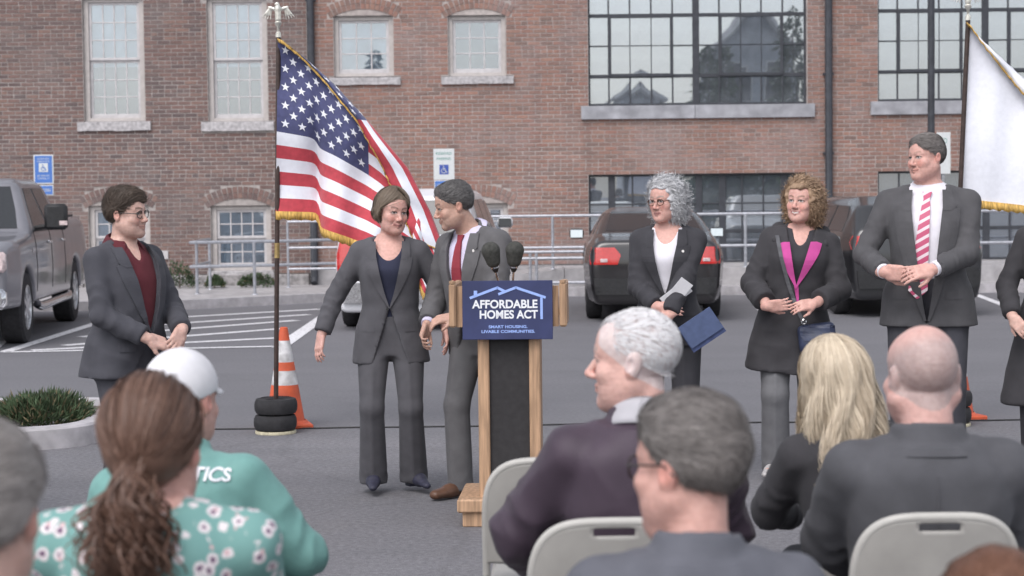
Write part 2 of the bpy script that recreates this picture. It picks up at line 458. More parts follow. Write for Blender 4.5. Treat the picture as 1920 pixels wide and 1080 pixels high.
def add_hand(f, w, d, n, side, curl=0.35, s=1.0, spread=0.1, k=0.006):
    """palm, four fingers of different length in three bones each, and a thumb on the palm's side"""
    w = np.array(w, float); d = nrm(d); n = np.array(n, float); n = nrm(n - (n @ d) * d); l = np.cross(d, n) * side
    M = np.stack([l, d, n], 1)
    f.cap(w - d * 0.03 * s, w + d * 0.02 * s, 0.026 * s, 0.027 * s, 0.012, sq=(n, 0.8))
    f.rbox(w + d * 0.052 * s, (0.041 * s, 0.046 * s, 0.0145 * s), 0.013 * s, M, 0.010)
    f.ell(w + d * 0.035 * s + l * 0.026 * s + n * 0.008 * s, (0.018 * s, 0.030 * s, 0.015 * s), M, 0.008)
    for i, (off, ln, r) in enumerate(((0.030, 0.072, 0.0088), (0.0105, 0.080, 0.0092), (-0.010, 0.074, 0.0088), (-0.029, 0.058, 0.0078))):
        p = w + (d * 0.092 + l * off) * s; ang = curl * (0.8 + 0.14 * i); a = ang * 0.6
        dd = nrm(d + l * spread * (1.5 - i) * 0.5)
        for sg, fr in ((0, 0.45), (1, 0.32), (2, 0.25)):
            v = dd * math.cos(a) + n * math.sin(a); q = p + v * ln * fr * s
            f.cap(p, q, r * s * (1 - 0.08 * sg), r * s * (0.93 - 0.09 * sg), k if sg == 0 else 0.004); p = q; a += ang * (1.15 if sg == 0 else 0.8)
    p = w + (d * 0.025 + l * 0.030 + n * 0.006) * s; v = nrm(d * 0.75 + l * 0.62 + n * 0.35)
    q = p + v * 0.040 * s; f.cap(p, q, 0.0135 * s, 0.0105 * s, 0.008)
    v = nrm(d * 0.95 + l * 0.22 + n * 0.4); q2 = q + v * 0.036 * s; f.cap(q, q2, 0.0105 * s, 0.008 * s, 0.004)

def add_head(f, c, M, s, jaw=1.0, fat=0.0, nose=1.0, fem=False, smile=0.0, op=0.0):
    """skull, face and neck stub in the head's own frame (it faces -Y)"""
    T = lambda x, y, z: np.array(c) + M @ (np.array((x, y, z)) * s)
    E = lambda p, r, k, o='u': f.ell(T(*p), np.array(r) * s, M, k * s, o)
    Cc = lambda a, b, ra, rb, k, o='u': f.cap(T(*a), T(*b), ra * s, rb * s, k * s, o)
    E((0, 0.016, 0.035), (0.077, 0.097, 0.087), 0.0)
    E((0, -0.040, 0.040), (0.066, 0.050, 0.058), 0.03)
    E((0, -0.034, -0.036), (0.060 + fat * 0.5, 0.060, 0.084), 0.03)
    for x in (-1, 1):
        Cc((x * ((0.051 if not fem else 0.046) + fat) * jaw, 0.004, -0.048), (x * 0.020 * jaw, -0.070, -0.098), 0.019 + fat * 0.7, 0.016 + fat * 0.5, 0.034)
        E((x * 0.040, -0.030, -0.058), ((0.020 if not fem else 0.016) + fat, 0.042, 0.040), 0.035)
        E((x * 0.043, -0.060, -0.024), (0.026 + fat, 0.024 + fat * 0.5, 0.023 + fat * 0.5), 0.016)
        Cc((x * 0.012, -0.086, 0.029), (x * 0.046, -0.070, 0.026), 0.0095 if not fem else 0.007, 0.009, 0.014)
    E((0, -0.079, -0.102), (0.023 * jaw, 0.017, 0.017), 0.018)
    if fat > 0.004: E((0, -0.045, -0.115), (0.045, 0.045, 0.025), 0.03)
    Cc((0, -0.086, 0.016), (0, -0.087 - 0.024 * nose, -0.028), 0.0075, 0.0105, 0.008)
    E((0, -0.088 - 0.022 * nose, -0.030), (0.0125, 0.012, 0.0105), 0.006)
    for x in (-1, 1):
        E((x * 0.0125, -0.095 - 0.006 * nose, -0.035), (0.0085, 0.011, 0.008), 0.006)
        E((x * 0.032, -0.094, 0.007), (0.0165, 0.014, 0.0105), 0.010, 's')
        E((x * 0.032, -0.0735, 0.006), (0.0135, 0.0135, 0.0125), 0.0)
        Cc((x * 0.016, -0.087, 0.011), (x * 0.033, -0.0895, 0.0165), 0.0036, 0.0040, 0.003)
        Cc((x * 0.033, -0.0895, 0.0165), (x * 0.049, -0.078, 0.009), 0.0040, 0.0036, 0.003)
        Cc((x * 0.019, -0.086, -0.001), (x * 0.045, -0.081, 0.0), 0.0036, 0.0034, 0.004)
    mz = -0.0635; w_ = 0.024 + 0.008 * smile; up = 0.008 * smile
    for x in (-1, 1):
        Cc((0, -0.0965, mz + 0.0045), (x * w_, -0.083, mz + up), 0.0060, 0.0035, 0.006)
        Cc((0, -0.0955, mz - 0.0075), (x * w_ * 0.85, -0.083, mz - 0.003 + up * 0.8), 0.0068, 0.0035, 0.006)
        if smile: E((x * 0.042, -0.069, -0.036), (0.015, 0.014, 0.012), 0.014)
    for x in (-1, 1): Cc((x * 0.021, -0.094, -0.036), (x * (w_ + 0.010), -0.079, -0.064), 0.0022, 0.0022, 0.006, 's')
    if op:
        for x in (-1, 1): Cc((0, -0.104, mz - 0.0015), (x * w_ * 0.8, -0.090, mz - 0.001 + up), 0.0030 + 0.003 * op, 0.0022, 0.002, 's')
    else:
        for x in (-1, 1): Cc((0, -0.106, mz - 0.0012), (x * w_, -0.089, mz - 0.001 + up), 0.0022, 0.0018, 0.002, 's')
    for x in (-1, 1):
        Em = M @ rotm(0, 0, 0) @ np.array(Matrix.Rotation(R(-14), 3, 'X')) @ np.array(Matrix.Rotation(R(x * 18), 3, 'Z'))
        f.ell(T(x * 0.080, 0.016, -0.004), np.array((0.0105, 0.020, 0.033)) * s, Em, 0.008 * s)
        f.ell(T(x * 0.091, 0.010, 0.000), np.array((0.008, 0.010, 0.016)) * s, Em, 0.005 * s, 's')
def head_colors(V, c, M, s, base, o):
    """skin colour by place on the body: lips, brows, lashes, cheeks, nails stay with the skin"""
    L = ((V - np.array(c)) @ M) / s; x, y, z = np.abs(L[:, 0]), L[:, 1], L[:, 2]
    C = np.tile(np.array(base), (len(V), 1))
    C *= (1 + 0.07 * wob(V, 40, 3))[:, None]
    near = (np.abs(L) < 0.16).all(1)
    def put(mask, col, a):
        a = (np.asarray(a) * mask * near)[:, None]; C[:] = C * (1 - a) + np.array(col) * a
    sm = lambda d, e: np.clip(d / e, 0, 1)
    red = np.array(base) * np.array((1.05, 0.80, 0.78))
    put(sm(0.028 - np.hypot(x - 0.042, z + 0.028), 0.02) * (y < -0.03), red, 0.7)
    put(sm(0.016 - np.hypot(x, z + 0.03), 0.01) * (y < -0.09), red, 0.6)
    put(sm(0.035 - np.hypot(y - 0.015, z + 0.004), 0.02) * (x > 0.074), red, 0.7)
    sml = o.get('smile', 0)
    lipz = -0.0645 + 0.008 * sml * (x / 0.03) ** 2
    put(sm(0.0105 - np.abs(z - lipz), 0.004) * (x < 0.027 + 0.007 * sml) * (y < -0.075), o.get('lip', red * 0.85), 0.85)
    put(sm(0.0030 - np.abs(z - lipz), 0.0015) * (x < 0.027 + 0.006 * sml) * (y < -0.075), np.array(base) * 0.25, 0.85)
    if o.get('teeth'): put(sm(0.0050 - np.abs(z - lipz), 0.0015) * (x < 0.021) * (y < -0.075), (0.66, 0.62, 0.58), 1.0)
    br = o.get('brow', (0.08, 0.055, 0.04))
    bz = 0.030 + 0.006 * np.sin((x - 0.012) / 0.04 * 2.6)
    put(sm(0.0062 - np.abs(z - bz), 0.003) * (x > 0.012) * (x < 0.052) * (y < -0.04), br, o.get('browa', 0.75))
    ex = np.hypot((x - 0.032) / 0.0150, (z - 0.0065) / 0.0072)
    put((ex < 1.0) * (y < -0.06), (0.50, 0.47, 0.46), 1.0)
    lk = o.get('look', 0.0) * np.sign(L[:, 0])
    put(sm(0.0068 - np.hypot(x - 0.032 - lk, z - 0.007), 0.002) * (ex < 1.05) * (y < -0.06), (0.03, 0.025, 0.022), 1.0)
    put((np.abs(ex - 1.05) < 0.28) * (z > 0.004) * (y < -0.055), (0.06, 0.04, 0.035), 0.75)
    put((np.abs(ex - 1.25) < 0.35) * (z < 0.006) * (y < -0.055), np.array(base) * 0.62, 0.5)
    if 'stubble' in o:
        col, top, am = o['stubble']
        a = np.clip((top - 0.86 * y * -1 * -1 - z + (y * 1.0)) / 0.03, 0, 1)
        put((z + 0.83 * y > -0.015) * sm(top + 0.55 * np.maximum(y, 0) - z + 0.0 * x, 0.05) * (y > -0.075), col, am)
    if 'beard' in o:
        col, am = o['beard']
        put(sm(-0.030 - z - 0.25 * (y + 0.09), 0.02) * (y < 0.01) * (z > -0.14), col, am)
    return np.clip(C, 0, 1)

HAIR_SEED = [0]
HC0 = np.array((0, 0.016, 0.037))
def ribbons(S, c0, w0, w1, seed=0):
    """S: (count, segs, 3) strands -> flat tapered ribbons lying along the head"""
    C, L, _ = S.shape; r = np.random.RandomState(seed)
    T = np.gradient(S, axis=1); T /= np.linalg.norm(T, axis=2, keepdims=True) + 1e-9
    O = S - c0; O[:, :, 2] *= 0.6; O += r.normal(0, 0.03, (C, 1, 3)); A = np.cross(T, O); A /= np.linalg.norm(A, axis=2, keepdims=True) + 1e-9
    tt = np.linspace(0, 1, L)[None, :, None]; ww = (w0 + (w1 - w0) * tt) * np.minimum(1, 0.4 + 4 * tt) * r.uniform(0.6, 1.3, (C, 1, 1))
    V = np.stack([S - A * ww, S + A * ww], 2).reshape(-1, 3)
    b = (np.arange(C)[:, None] * L + np.arange(L - 1)[None, :]) * 2
    return V, np.stack([b, b + 1, b + 3, b + 2], -1).reshape(-1, 4)
def falling(n, zend, th, seed, wave=0.008, curl=0.0, front=25, spread=1.0, part=0.012):
    """hair combed from a centre parting, following the skull and then hanging"""
    r = np.random.RandomState(seed); sd = np.where(r.uniform(size=n) < 0.5, -1, 1); a = np.radians(r.uniform(front, 180, n)); th0 = np.radians(r.uniform(2, 75, n) * r.uniform(0.1, 1, n))
    L1, L2 = 7, 10; rad = np.array((0.077 + 0.8 * th, 0.097 + th, 0.087 + th)) * (1 + r.uniform(-0.05, 0.07, (n, 1, 1)))
    t = np.linspace(0, 1, L1)[None, :]; pol = th0[:, None] + (np.radians(100) - th0[:, None]) * t; az = a[:, None] + np.clip(np.radians(72) - a[:, None], 0, 2) * t
    d = np.stack([sd[:, None] * np.sin(pol) * np.sin(az), -np.sin(pol) * np.cos(az), np.cos(pol)], 2); S1 = HC0 + d * rad; S1[:, :, 0] += part * (1 - t)
    e = S1[:, -1:, :]; u = np.linspace(0, 1, L2 + 1)[None, 1:, None]; ze = (zend * r.uniform(0.72, 1.05, n))[:, None, None]
    hor = e - HC0; hor[:, :, 2] = 0; S2 = e + hor * (0.14 * spread * np.sin(u * 2.2) - curl * u ** 2); S2[:, :, 2:3] = e[:, :, 2:3] + (ze - e[:, :, 2:3]) * u
    S = np.concatenate([S1, S2], 1); q = np.linspace(0, 1, S.shape[1])[None, :, None]; ph = (a * 7 * sd)[:, None, None] + r.uniform(-0.7, 0.7, (n, 1, 1)) + r.uniform(0, 6.28, (1, 1, 1))
    W = np.concatenate([np.sin(q * 13 + ph), np.cos(q * 11 + ph * 1.3), 0 * q + 0 * ph], 2) * wave * q ** 1.5
    return S + W + r.normal(0, 0.0035, (n, 1, 3)) * q
def gathered(n, target, th, seed, hz=0.0, slope=0.83):
    """hair combed back over the skull to one point"""
    r = np.random.RandomState(seed); rad = np.array((0.077 + 0.8 * th, 0.097 + th, 0.087 + th)); d = r.normal(size=(n * 3, 3)); d /= np.linalg.norm(d, axis=1, keepdims=True)
    p = HC0 + d * rad; d = d[(p[:, 2] + slope * p[:, 1] > hz) & (p[:, 2] > -0.06)][:n]; tg = nrm((np.array(target) - HC0) / rad)
    t = np.linspace(0, 1, 10)[None, :, None]; om = np.arccos(np.clip(d @ tg, -0.98, 0.98))[:, None, None]
    q = (np.sin((1 - t) * om) * d[:, None, :] + np.sin(t * om) * tg) / np.sin(om)
    bump = 1 + 0.035 * np.sin(t * 3.1) * r.uniform(0, 1.2, (len(d), 1, 1)) + 0.02 * r.normal(size=(len(d), 1, 1)) + 0.02 * np.sin(t * 9 + (np.arctan2(d[:, 0], d[:, 2]) * 6)[:, None, None])
    return HC0 + q * rad * bump
def make_hair(name, parent, c, M, s, mat, style, o):
    HAIR_SEED[0] += 1; sd = HAIR_SEED[0] * 17; r = np.random.RandomState(sd)
    th = o.get('th', 0.012); T = lambda p: np.array(c) + (np.asarray(p) * s) @ M.T
    h = o.get('vox', 0.005); sl, hz = o.get('slope', 0.83), o.get('line', 0.0)
    f = Field((-0.16, -0.16, -0.17), (0.16, 0.19, 0.19), h); rec = o.get('recede', 0.0)
    if style == 'short':
        def cap_(X, Y, Z):
            pl = Z + sl * Y - hz - rec * np.exp(-((np.abs(X) - 0.045) / 0.02) ** 2) * (Y < -0.03) - 0.010 * np.sin(X * 60 + sd) * (Y < -0.03)
            t_ = th * np.clip(pl / 0.045, 0.12, 1) * (1 + o.get('topv', 0.5) * np.clip((Z - 0.07) / 0.05, 0, 1))
            x, y, z = X, Y - 0.016, Z - 0.037; a1, a2, a3 = 0.0775, 0.0975, 0.0875
            k0 = np.sqrt((x / a1) ** 2 + (y / a2) ** 2 + (z / a3) ** 2); k1 = np.sqrt((x / a1 ** 2) ** 2 + (y / a2 ** 2) ** 2 + (z / a3 ** 2) ** 2) + 1e-9; d = k0 * (k0 - 1) / k1
            x, y, z = X, Y + 0.040, Z - 0.040; a1, a2, a3 = 0.0665, 0.0505, 0.0585
            k0 = np.sqrt((x / a1) ** 2 + (y / a2) ** 2 + (z / a3) ** 2); k1 = np.sqrt((x / a1 ** 2) ** 2 + (y / a2 ** 2) ** 2 + (z / a3 ** 2) ** 2) + 1e-9; d2 = k0 * (k0 - 1) / k1
            hh = np.clip(0.5 + 0.5 * (d - d2) / 0.03, 0, 1); d = d + (d2 - d) * hh - 0.03 * hh * (1 - hh)
            return np.maximum(d - t_, -pl * 0.77)
        f.fn((-0.15, -0.15, -0.12), (0.15, 0.18, 0.18), cap_)
        for x in (-1, 1): f.ell((x * 0.09, 0.008, -0.012), (0.03, 0.024, 0.034), None, 0.006, 's')
        f.fn((-1, -1, -1), (1, 1, 1), lambda X, Y, Z: (-0.070 - Z) + 0 * X * Y, 0, 'i')
    elif style == 'curly':
        vx = o.get('vol', 0.05)
        f.ell(HC0, (0.077 + th * 0.8, 0.097 + th, 0.087 + th)); f.ell((0, 0.022, 0.03), (0.082 + vx, 0.10 + vx, 0.088 + vx * 0.8), None, 0.02)
        f.ell((0, 0.03, -0.05), (0.085 + vx, 0.075 + vx * 0.6, 0.085), None, 0.04)
        f.ell((0.0, -0.125, -0.022), (0.074, 0.115, 0.108), None, 0.015, 's')
        f.fn((-1, -1, -1), (1, 1, 1), lambda X, Y, Z: np.minimum(-(Y + 0.055), -(Z - 0.080)) + 0 * X, 0, 'i')
    else:
        f.ell(HC0, (0.077 + th * 0.6, 0.097 + th * 0.75, 0.087 + th * 0.75))
        if style != 'tail': f.ell((0, 0.04, -0.015), (0.082, 0.080, 0.085), None, 0.03)
        else: f.ell((0, 0.06, -0.01), (0.070, 0.064, 0.065), None, 0.03)
        f.fn((-1, -1, -1), (1, 1, 1), lambda X, Y, Z: -np.maximum(Z + 1.0 * Y + 0.005, np.minimum(Y - 0.0, Z + 0.08)) * 0.7 + 0 * X, 0, 'i')
    V, F = f.mesh(1); Nn = normals(V, F); st = o.get('streak', 0.003); VV, FF, KK = [], [], []; off = 0
    cb = nrm(o.get('comb', (0.4, 0.8, -0.2)))
    if style == 'curly': B = V + Nn * (0.008 * wob(V, 95, sd) + 0.005 * wob(V, 190, sd + 1))[:, None]
    elif style == 'short': Q = V - (V @ cb)[:, None] * cb * 0.86; B = V + Nn * (st * 0.6 * wob(Q, 120, sd) + st * 0.5 * wob(Q, 260, sd + 2) + st * 0.6 * wob(V, 45, sd + 3))[:, None]
    else: B = V - Nn * 0.003
    if not o.get('nobase'): VV.append(B); FF.append(F); off = len(B); KK.append(np.clip(0.30 + 0.22 * wob(V - (V @ cb)[:, None] * cb * 0.8, 160, sd + 21), 0, 1))
    ns = o.get('n', 3000)
    def addr(S, w0, w1):
        nonlocal off
        v, q = ribbons(S, HC0, w0, w1, sd); VV.append(v); FF.append(q + off); off += len(v); KK.append(np.repeat(np.clip(r.uniform(0, 1, S.shape[0]) * 0.7 + 0.15 + 0.25 * wob(S[:, 0], 40, sd + 22), 0, 1), S.shape[1] * 2))
    if style == 'curly':
        fr_i = np.nonzero(V[:, 1] < -0.012)[0]; pk = np.concatenate([r.choice(len(V), ns), r.choice(fr_i, ns // 4)]); p, n = V[pk], Nn[pk]; C = len(pk); L = 9; t = np.linspace(0, 1, L)[None, :, None]
        ln = r.uniform(0.03, 0.07, (C, 1, 1)); dn = np.array((0, 0, -1.0))
        dr = n * 0.45 + np.where(p[:, 1:2] < 0.0, 1, 0) * np.array((0, 0.75, 0.25)) + np.sign(p[:, 0:1]) * np.where((p[:, 1:2] < -0.01) & (p[:, 2:3] < 0.06), 0.7, 0) * np.array((1, 0.4, 0)) + dn * r.uniform(0.2, 0.9, (C, 1)) + r.normal(0, 0.25, (C, 3)); rd = p * np.array((1, 0, 1)) + np.array((0, 0, 0.02)); rd /= np.linalg.norm(rd, axis=1, keepdims=True) + 1e-9; fm = np.clip((-0.005 - p[:, 1:2]) / 0.03, 0, 1); dr = dr * (1 - fm) + (rd * 0.75 + np.array((0, 0.75, 0)) + n * 0.25 + r.normal(0, 0.25, (C, 3))) * fm; dr /= np.linalg.norm(dr, axis=1, keepdims=True)
        a = np.cross(dr, r.normal(size=(C, 3))); a /= np.linalg.norm(a, axis=1, keepdims=True); b = np.cross(dr, a)
        key = wob(p, 60, sd + 9)[:, None, None]
        ph = t * r.uniform(6, 11, (C, 1, 1)) + key * 6; rad = r.uniform(0.005, 0.012, (C, 1, 1)) * np.minimum(1, t * 3)
        addr((p - n * 0.006)[:, None, :] + dr[:, None, :] * ln * t + a[:, None, :] * np.cos(ph) * rad + b[:, None, :] * np.sin(ph) * rad, 0.0020, 0.0009)
    elif style == 'short':
        pk = r.choice(len(B), ns); p, n = B[pk], Nn[pk]; C = ns; L = 5; t = np.linspace(0, 1, L)[None, :, None]
        jit = np.stack([wob(p, 35, sd + 4), wob(p, 35, sd + 5), wob(p, 35, sd + 6)], 1) * o.get('mess', 0.25) + r.normal(0, 0.12, (C, 3))
        side_ = np.clip((0.05 - p[:, 2:3]) / 0.05, 0, 1); dr = cb * (1 - side_) + np.array((0, 0.45, -0.9)) * side_ + jit
        dr -= (dr * n).sum(1, keepdims=True) * n; dr /= np.linalg.norm(dr, axis=1, keepdims=True) + 1e-9
        ln = r.uniform(0.5, 1.2, (C, 1, 1)) * o.get('sl', 0.028); lf = r.uniform(0.0, o.get('lift', 0.12), (C, 1, 1)); dd = ln * t
        addr((p + n * 0.0004)[:, None, :] + dr[:, None, :] * dd + n[:, None, :] * (lf * dd - dd * dd / 0.20 + 0.0012 * t), 0.0013, 0.0003)
    elif style == 'tail': addr(gathered(ns, o['target'], th, sd), 0.0022, 0.0016)
    else: addr(falling(ns, o.get('len', -0.09), th, sd, o.get('wave', 0.006), o.get('curl', 0.0), o.get('front', 25), o.get('spread', 1.0)), o.get('w', 0.0022), 0.0008)
    for S, r0, r1 in o.get('extra', ()): addr(np.asarray(S), r0, r1)
    V_ = T(np.concatenate(VV)); me = npmesh(name, V_, np.concatenate(FF), mat); colattr(me, np.repeat(np.concatenate(KK)[:, None], 3, 1))
    return link(name, me, parent)

def strip(f, rows, m=6, off=0.004, th=0.004, side=-1, dflt=None):
    """cloth strip laid on a field's surface: rows of (z, x left, x right)"""
    rows = [tuple(q) for q in rows]; V = []; last = None
    for z, xl, xr in rows:
        for j in range(m):
            x = xl + (xr - xl) * j / (m - 1); y = f.front(x, z, side)
            if y is None: y = last if last is not None else (dflt or 0.0)
            last = y; V.append((x, y + side * (off + th), z))
    n = len(V); V += [(x, y - side * (th + off * 0.5), z) for x, y, z in V]
    Fq = []; L = len(rows)
    for i in range(L - 1):
        for j in range(m - 1):
            a = i * m + j; q = [a, a + 1, a + m + 1, a + m]; Fq.append(q); Fq.append([n + v for v in q[::-1]])
    ring = [j for j in range(m)] + [i * m + m - 1 for i in range(1, L)] + [(L - 1) * m + j for j in range(m - 2, -1, -1)] + [i * m for i in range(L - 2, 0, -1)]
    for a, b in zip(ring, ring[1:] + ring[:1]): Fq.append([a, n + a, n + b, b])
    return np.array(V), np.array(Fq)
def dens(pts, n=14):
    """resample a row list (z, xl, xr) evenly"""
    pts = np.array(pts, float); t = np.linspace(0, 1, len(pts)); u = np.linspace(0, 1, n)
    return np.stack([np.interp(u, t, pts[:, c]) for c in range(3)], 1)
def patch(name, parent, f, rows, mat, m=6, off=0.004, th=0.004, side=-1, n=14, sm=True):
    V, Fq = strip(f, dens(rows, n), m, off, th, side)
    me = npmesh(name, V, Fq, mat, smooth=False)
    return link(name, me, parent)
def fmesh(name, parent, f, mat, relax=1, disp=None):
    V, F = f.mesh(relax)
    if disp is not None: V = V + normals(V, F) * disp(V)[:, None]
    return link(name, npmesh(name, V, F, mat), parent)
# ------------------------------------------------------------------ the setting: ground, kerbs, markings, building
def proj(p):
    v = Vector(p) - CAM; d = v.dot(FWD)
    return 960 + F_PX * v.dot(CRT) / d, 540 - F_PX * v.dot(CUP) / d
def asphalt_mat():
    m, t, b = nodes('asphalt')
    tc = N(t, 'ShaderNodeTexCoord'); src = tc.outputs['Object']
    def nz(sc, det=4.0, stretch=None):
        v = src
        if stretch:
            mp = N(t, 'ShaderNodeMapping'); mp.inputs['Scale'].default_value = stretch; t.links.new(src, mp.inputs[0]); v = mp.outputs[0]
        n = N(t, 'ShaderNodeTexNoise', Scale=sc, Detail=det); t.links.new(v, n.inputs['Vector']); return n.outputs[0]
    c = ramp(t, nz(0.55, 5.0), [(0.3, (0.146, 0.143, 0.154)), (0.7, (0.188, 0.183, 0.196))])
    c = mixc(t, math_(t, 'MULTIPLY', ramp(t, nz(1.1, 4.0, (0.10, 1.3, 1)), [(0.45, 0.0), (0.7, 1.0)]), 0.45), c, (0.118, 0.116, 0.127))
    c = mixc(t, math_(t, 'MULTIPLY', ramp(t, nz(2.6, 5.0), [(0.55, 0.0), (0.75, 1.0)]), 0.35), c, (0.18, 0.172, 0.176))
    c = mixc(t, 0.7, c, ramp(t, nz(150.0, 3.0), [(0.3, (0.55, 0.55, 0.56)), (0.7, (1.45, 1.45, 1.45))]), 'MULTIPLY')
    c = mixc(t, 0.75, c, ramp(t, nz(34.0, 6.0), [(0.32, (0.72, 0.72, 0.73)), (0.68, (1.28, 1.28, 1.28))]), 'MULTIPLY')
    v = N(t, 'ShaderNodeTexVoronoi', Scale=45.0); t.links.new(src, v.inputs['Vector'])
    c = mixc(t, math_(t, 'MULTIPLY', ramp(t, v.outputs['Distance'], [(0.08, 1.0), (0.16, 0.0)]), 0.5), c, (0.26, 0.25, 0.25))
    vw = N(t, 'ShaderNodeTexVoronoi', Scale=0.45); vw.feature = 'DISTANCE_TO_EDGE'; wv = N(t, 'ShaderNodeTexNoise', Scale=1.5, Detail=6.0); t.links.new(src, wv.inputs['Vector'])
    t.links.new(mixc(t, 0.35, src, wv.outputs['Color']), vw.inputs['Vector'])
    c = mixc(t, math_(t, 'MULTIPLY', ramp(t, vw.outputs['Distance'], [(0.003, 1.0), (0.009, 0.0)]), 0.14), c, (0.06, 0.058, 0.06))
    c = mixc(t, math_(t, 'MULTIPLY', ramp(t, nz(0.9, 2.0), [(0.64, 0.0), (0.76, 1.0)]), 0.35), c, (0.10, 0.098, 0.105))
    # newer, darker and smoother paving beyond the seam
    sp = N(t, 'ShaderNodeSeparateXYZ'); t.links.new(src, sp.inputs[0])
    far = ramp(t, math_(t, 'MULTIPLY', math_(t, 'ADD', sp.outputs[1], math_(t, 'MULTIPLY', nz(0.8), 0.5)), 0.05), [(0.66, 0.0), (0.68, 1.0)])
    c = mixc(t, math_(t, 'MULTIPLY', far, 0.5), c, (0.142, 0.140, 0.154))
    t.links.new(c, b.inputs['Base Color']); b.inputs['Roughness'].default_value = 0.82; b.inputs['Specular IOR Level'].default_value = 0.35
    bp = N(t, 'ShaderNodeBump', Strength=0.35, Distance=0.006); t.links.new(nz(190.0, 3.0), bp.inputs['Height']); t.links.new(bp.outputs[0], b.inputs['Normal'])
    return m
ASPH = asphalt_mat()
CONC = mk('pale_concrete', (0.40, 0.385, 0.395), 0.85, nscale=6, namt=0.10, bump=0.2, bscale=120, low=(0.9, 0.35, (0.30, 0.285, 0.285)))
CONC2 = mk('kerb_concrete', (0.42, 0.40, 0.42), 0.85, nscale=9, namt=0.09, bump=0.25, bscale=150, low=(3.0, 0.3, (0.30, 0.29, 0.29)))
GRAN = mk('granite_base', (0.28, 0.265, 0.265), 0.85, nscale=14, namt=0.2, bump=0.5, bscale=40)
SILLM = mk('granite_sill', (0.44, 0.42, 0.43), 0.85, nscale=18, namt=0.14, bump=0.5, bscale=60)
SILLC = mk('weathered_concrete_sill', (0.34, 0.34, 0.37), 0.85, nscale=5, namt=0.13, bump=0.2, bscale=90, low=(2.0, 0.5, (0.24, 0.24, 0.26)))
def paint_mat():
    m, t, b = nodes('worn_white_paint')
    tc = N(t, 'ShaderNodeTexCoord'); n = N(t, 'ShaderNodeTexNoise', Scale=22.0, Detail=6.0); t.links.new(tc.outputs['Object'], n.inputs['Vector'])
    t.links.new(ramp(t, n.outputs[0], [(0.36, (0.40, 0.395, 0.405)), (0.46, (0.72, 0.71, 0.74))]), b.inputs['Base Color']); b.inputs['Roughness'].default_value = 0.75
    return m
PAINT = paint_mat()
me = bpy.data.meshes.new('ground'); me.from_pydata([(-400, -300, 0), (400, -300, 0), (400, 500, 0), (-400, 500, 0)], [], [(0, 1, 2, 3)]); me.materials.append(ASPH)
tag(link('ground', me), kind='structure')
def sheet(name, pts, z0, z1, mat, kind='structure', parent=None):
    mb = MB(); n = len(pts)
    mb.add([(x, y, z1) for x, y in pts] + [(x, y, z0) for x, y in pts], [tuple(range(n))] + [(i, (i + 1) % n, (i + 1) % n + n, i + n) for i in range(n)])
    o = mb.build(name, mat, parent); 
    if kind: tag(o, kind=kind)
    return o
WY = 31.7
# pavement along the building, its kerb line read from the photograph
kl = [G(-600, 590, 0), G(320, 582, 0), G(632, 566, 0), G(1040, 556, 0), G(1400, 553, 0), G(2700, 541, 0)]
kerb_pts = [(p.x, p.y) for p in kl]
inner = [(x + 0.02, y + 0.16) for x, y in kerb_pts]
sheet('kerb', kerb_pts + inner[::-1], -0.05, 0.135, CONC2)
sheet('pavement', [(x, y + 0.012) for x, y in inner] + [(40, 34), (-40, 34)], -0.05, 0.125, CONC)
# painted markings
def stripe(pxs, wid, name='parking_line'):
    a, b = G(*pxs[0]), G(*pxs[1]); d = (b - a).normalized(); n = Vector((-d.y, d.x, 0)) * wid / 2
    return [(a + n), (b + n), (b - n), (a - n)]
lines = [([(8, 661), (345, 555)], 0.14), ([(8, 661), (528, 650)], 0.14), ([(524, 652), (632, 577)], 0.17),
         ([(60, 657), (520, 634)], 0.165), ([(120, 648), (535, 616)], 0.165), ([(150, 632), (556, 601)], 0.165), ([(180, 617), (580, 590)], 0.165), ([(250, 600), (600, 580)], 0.165),
         ([(1830, 553), (1985, 612)], 0.12), ([(1560, 700), (1420, 574)], 0.12), ([(-20, 655), (-2, 640)], 0.2)]
for pxs, wd in lines:
    q = stripe(pxs, wd); mb = MB(); mb.add([(p.x, p.y, 0.006 if wd != 0.165 else 0.0035) for p in q], [(0, 1, 2, 3)])
    tag(mb.build('painted_line', PAINT), kind='structure')

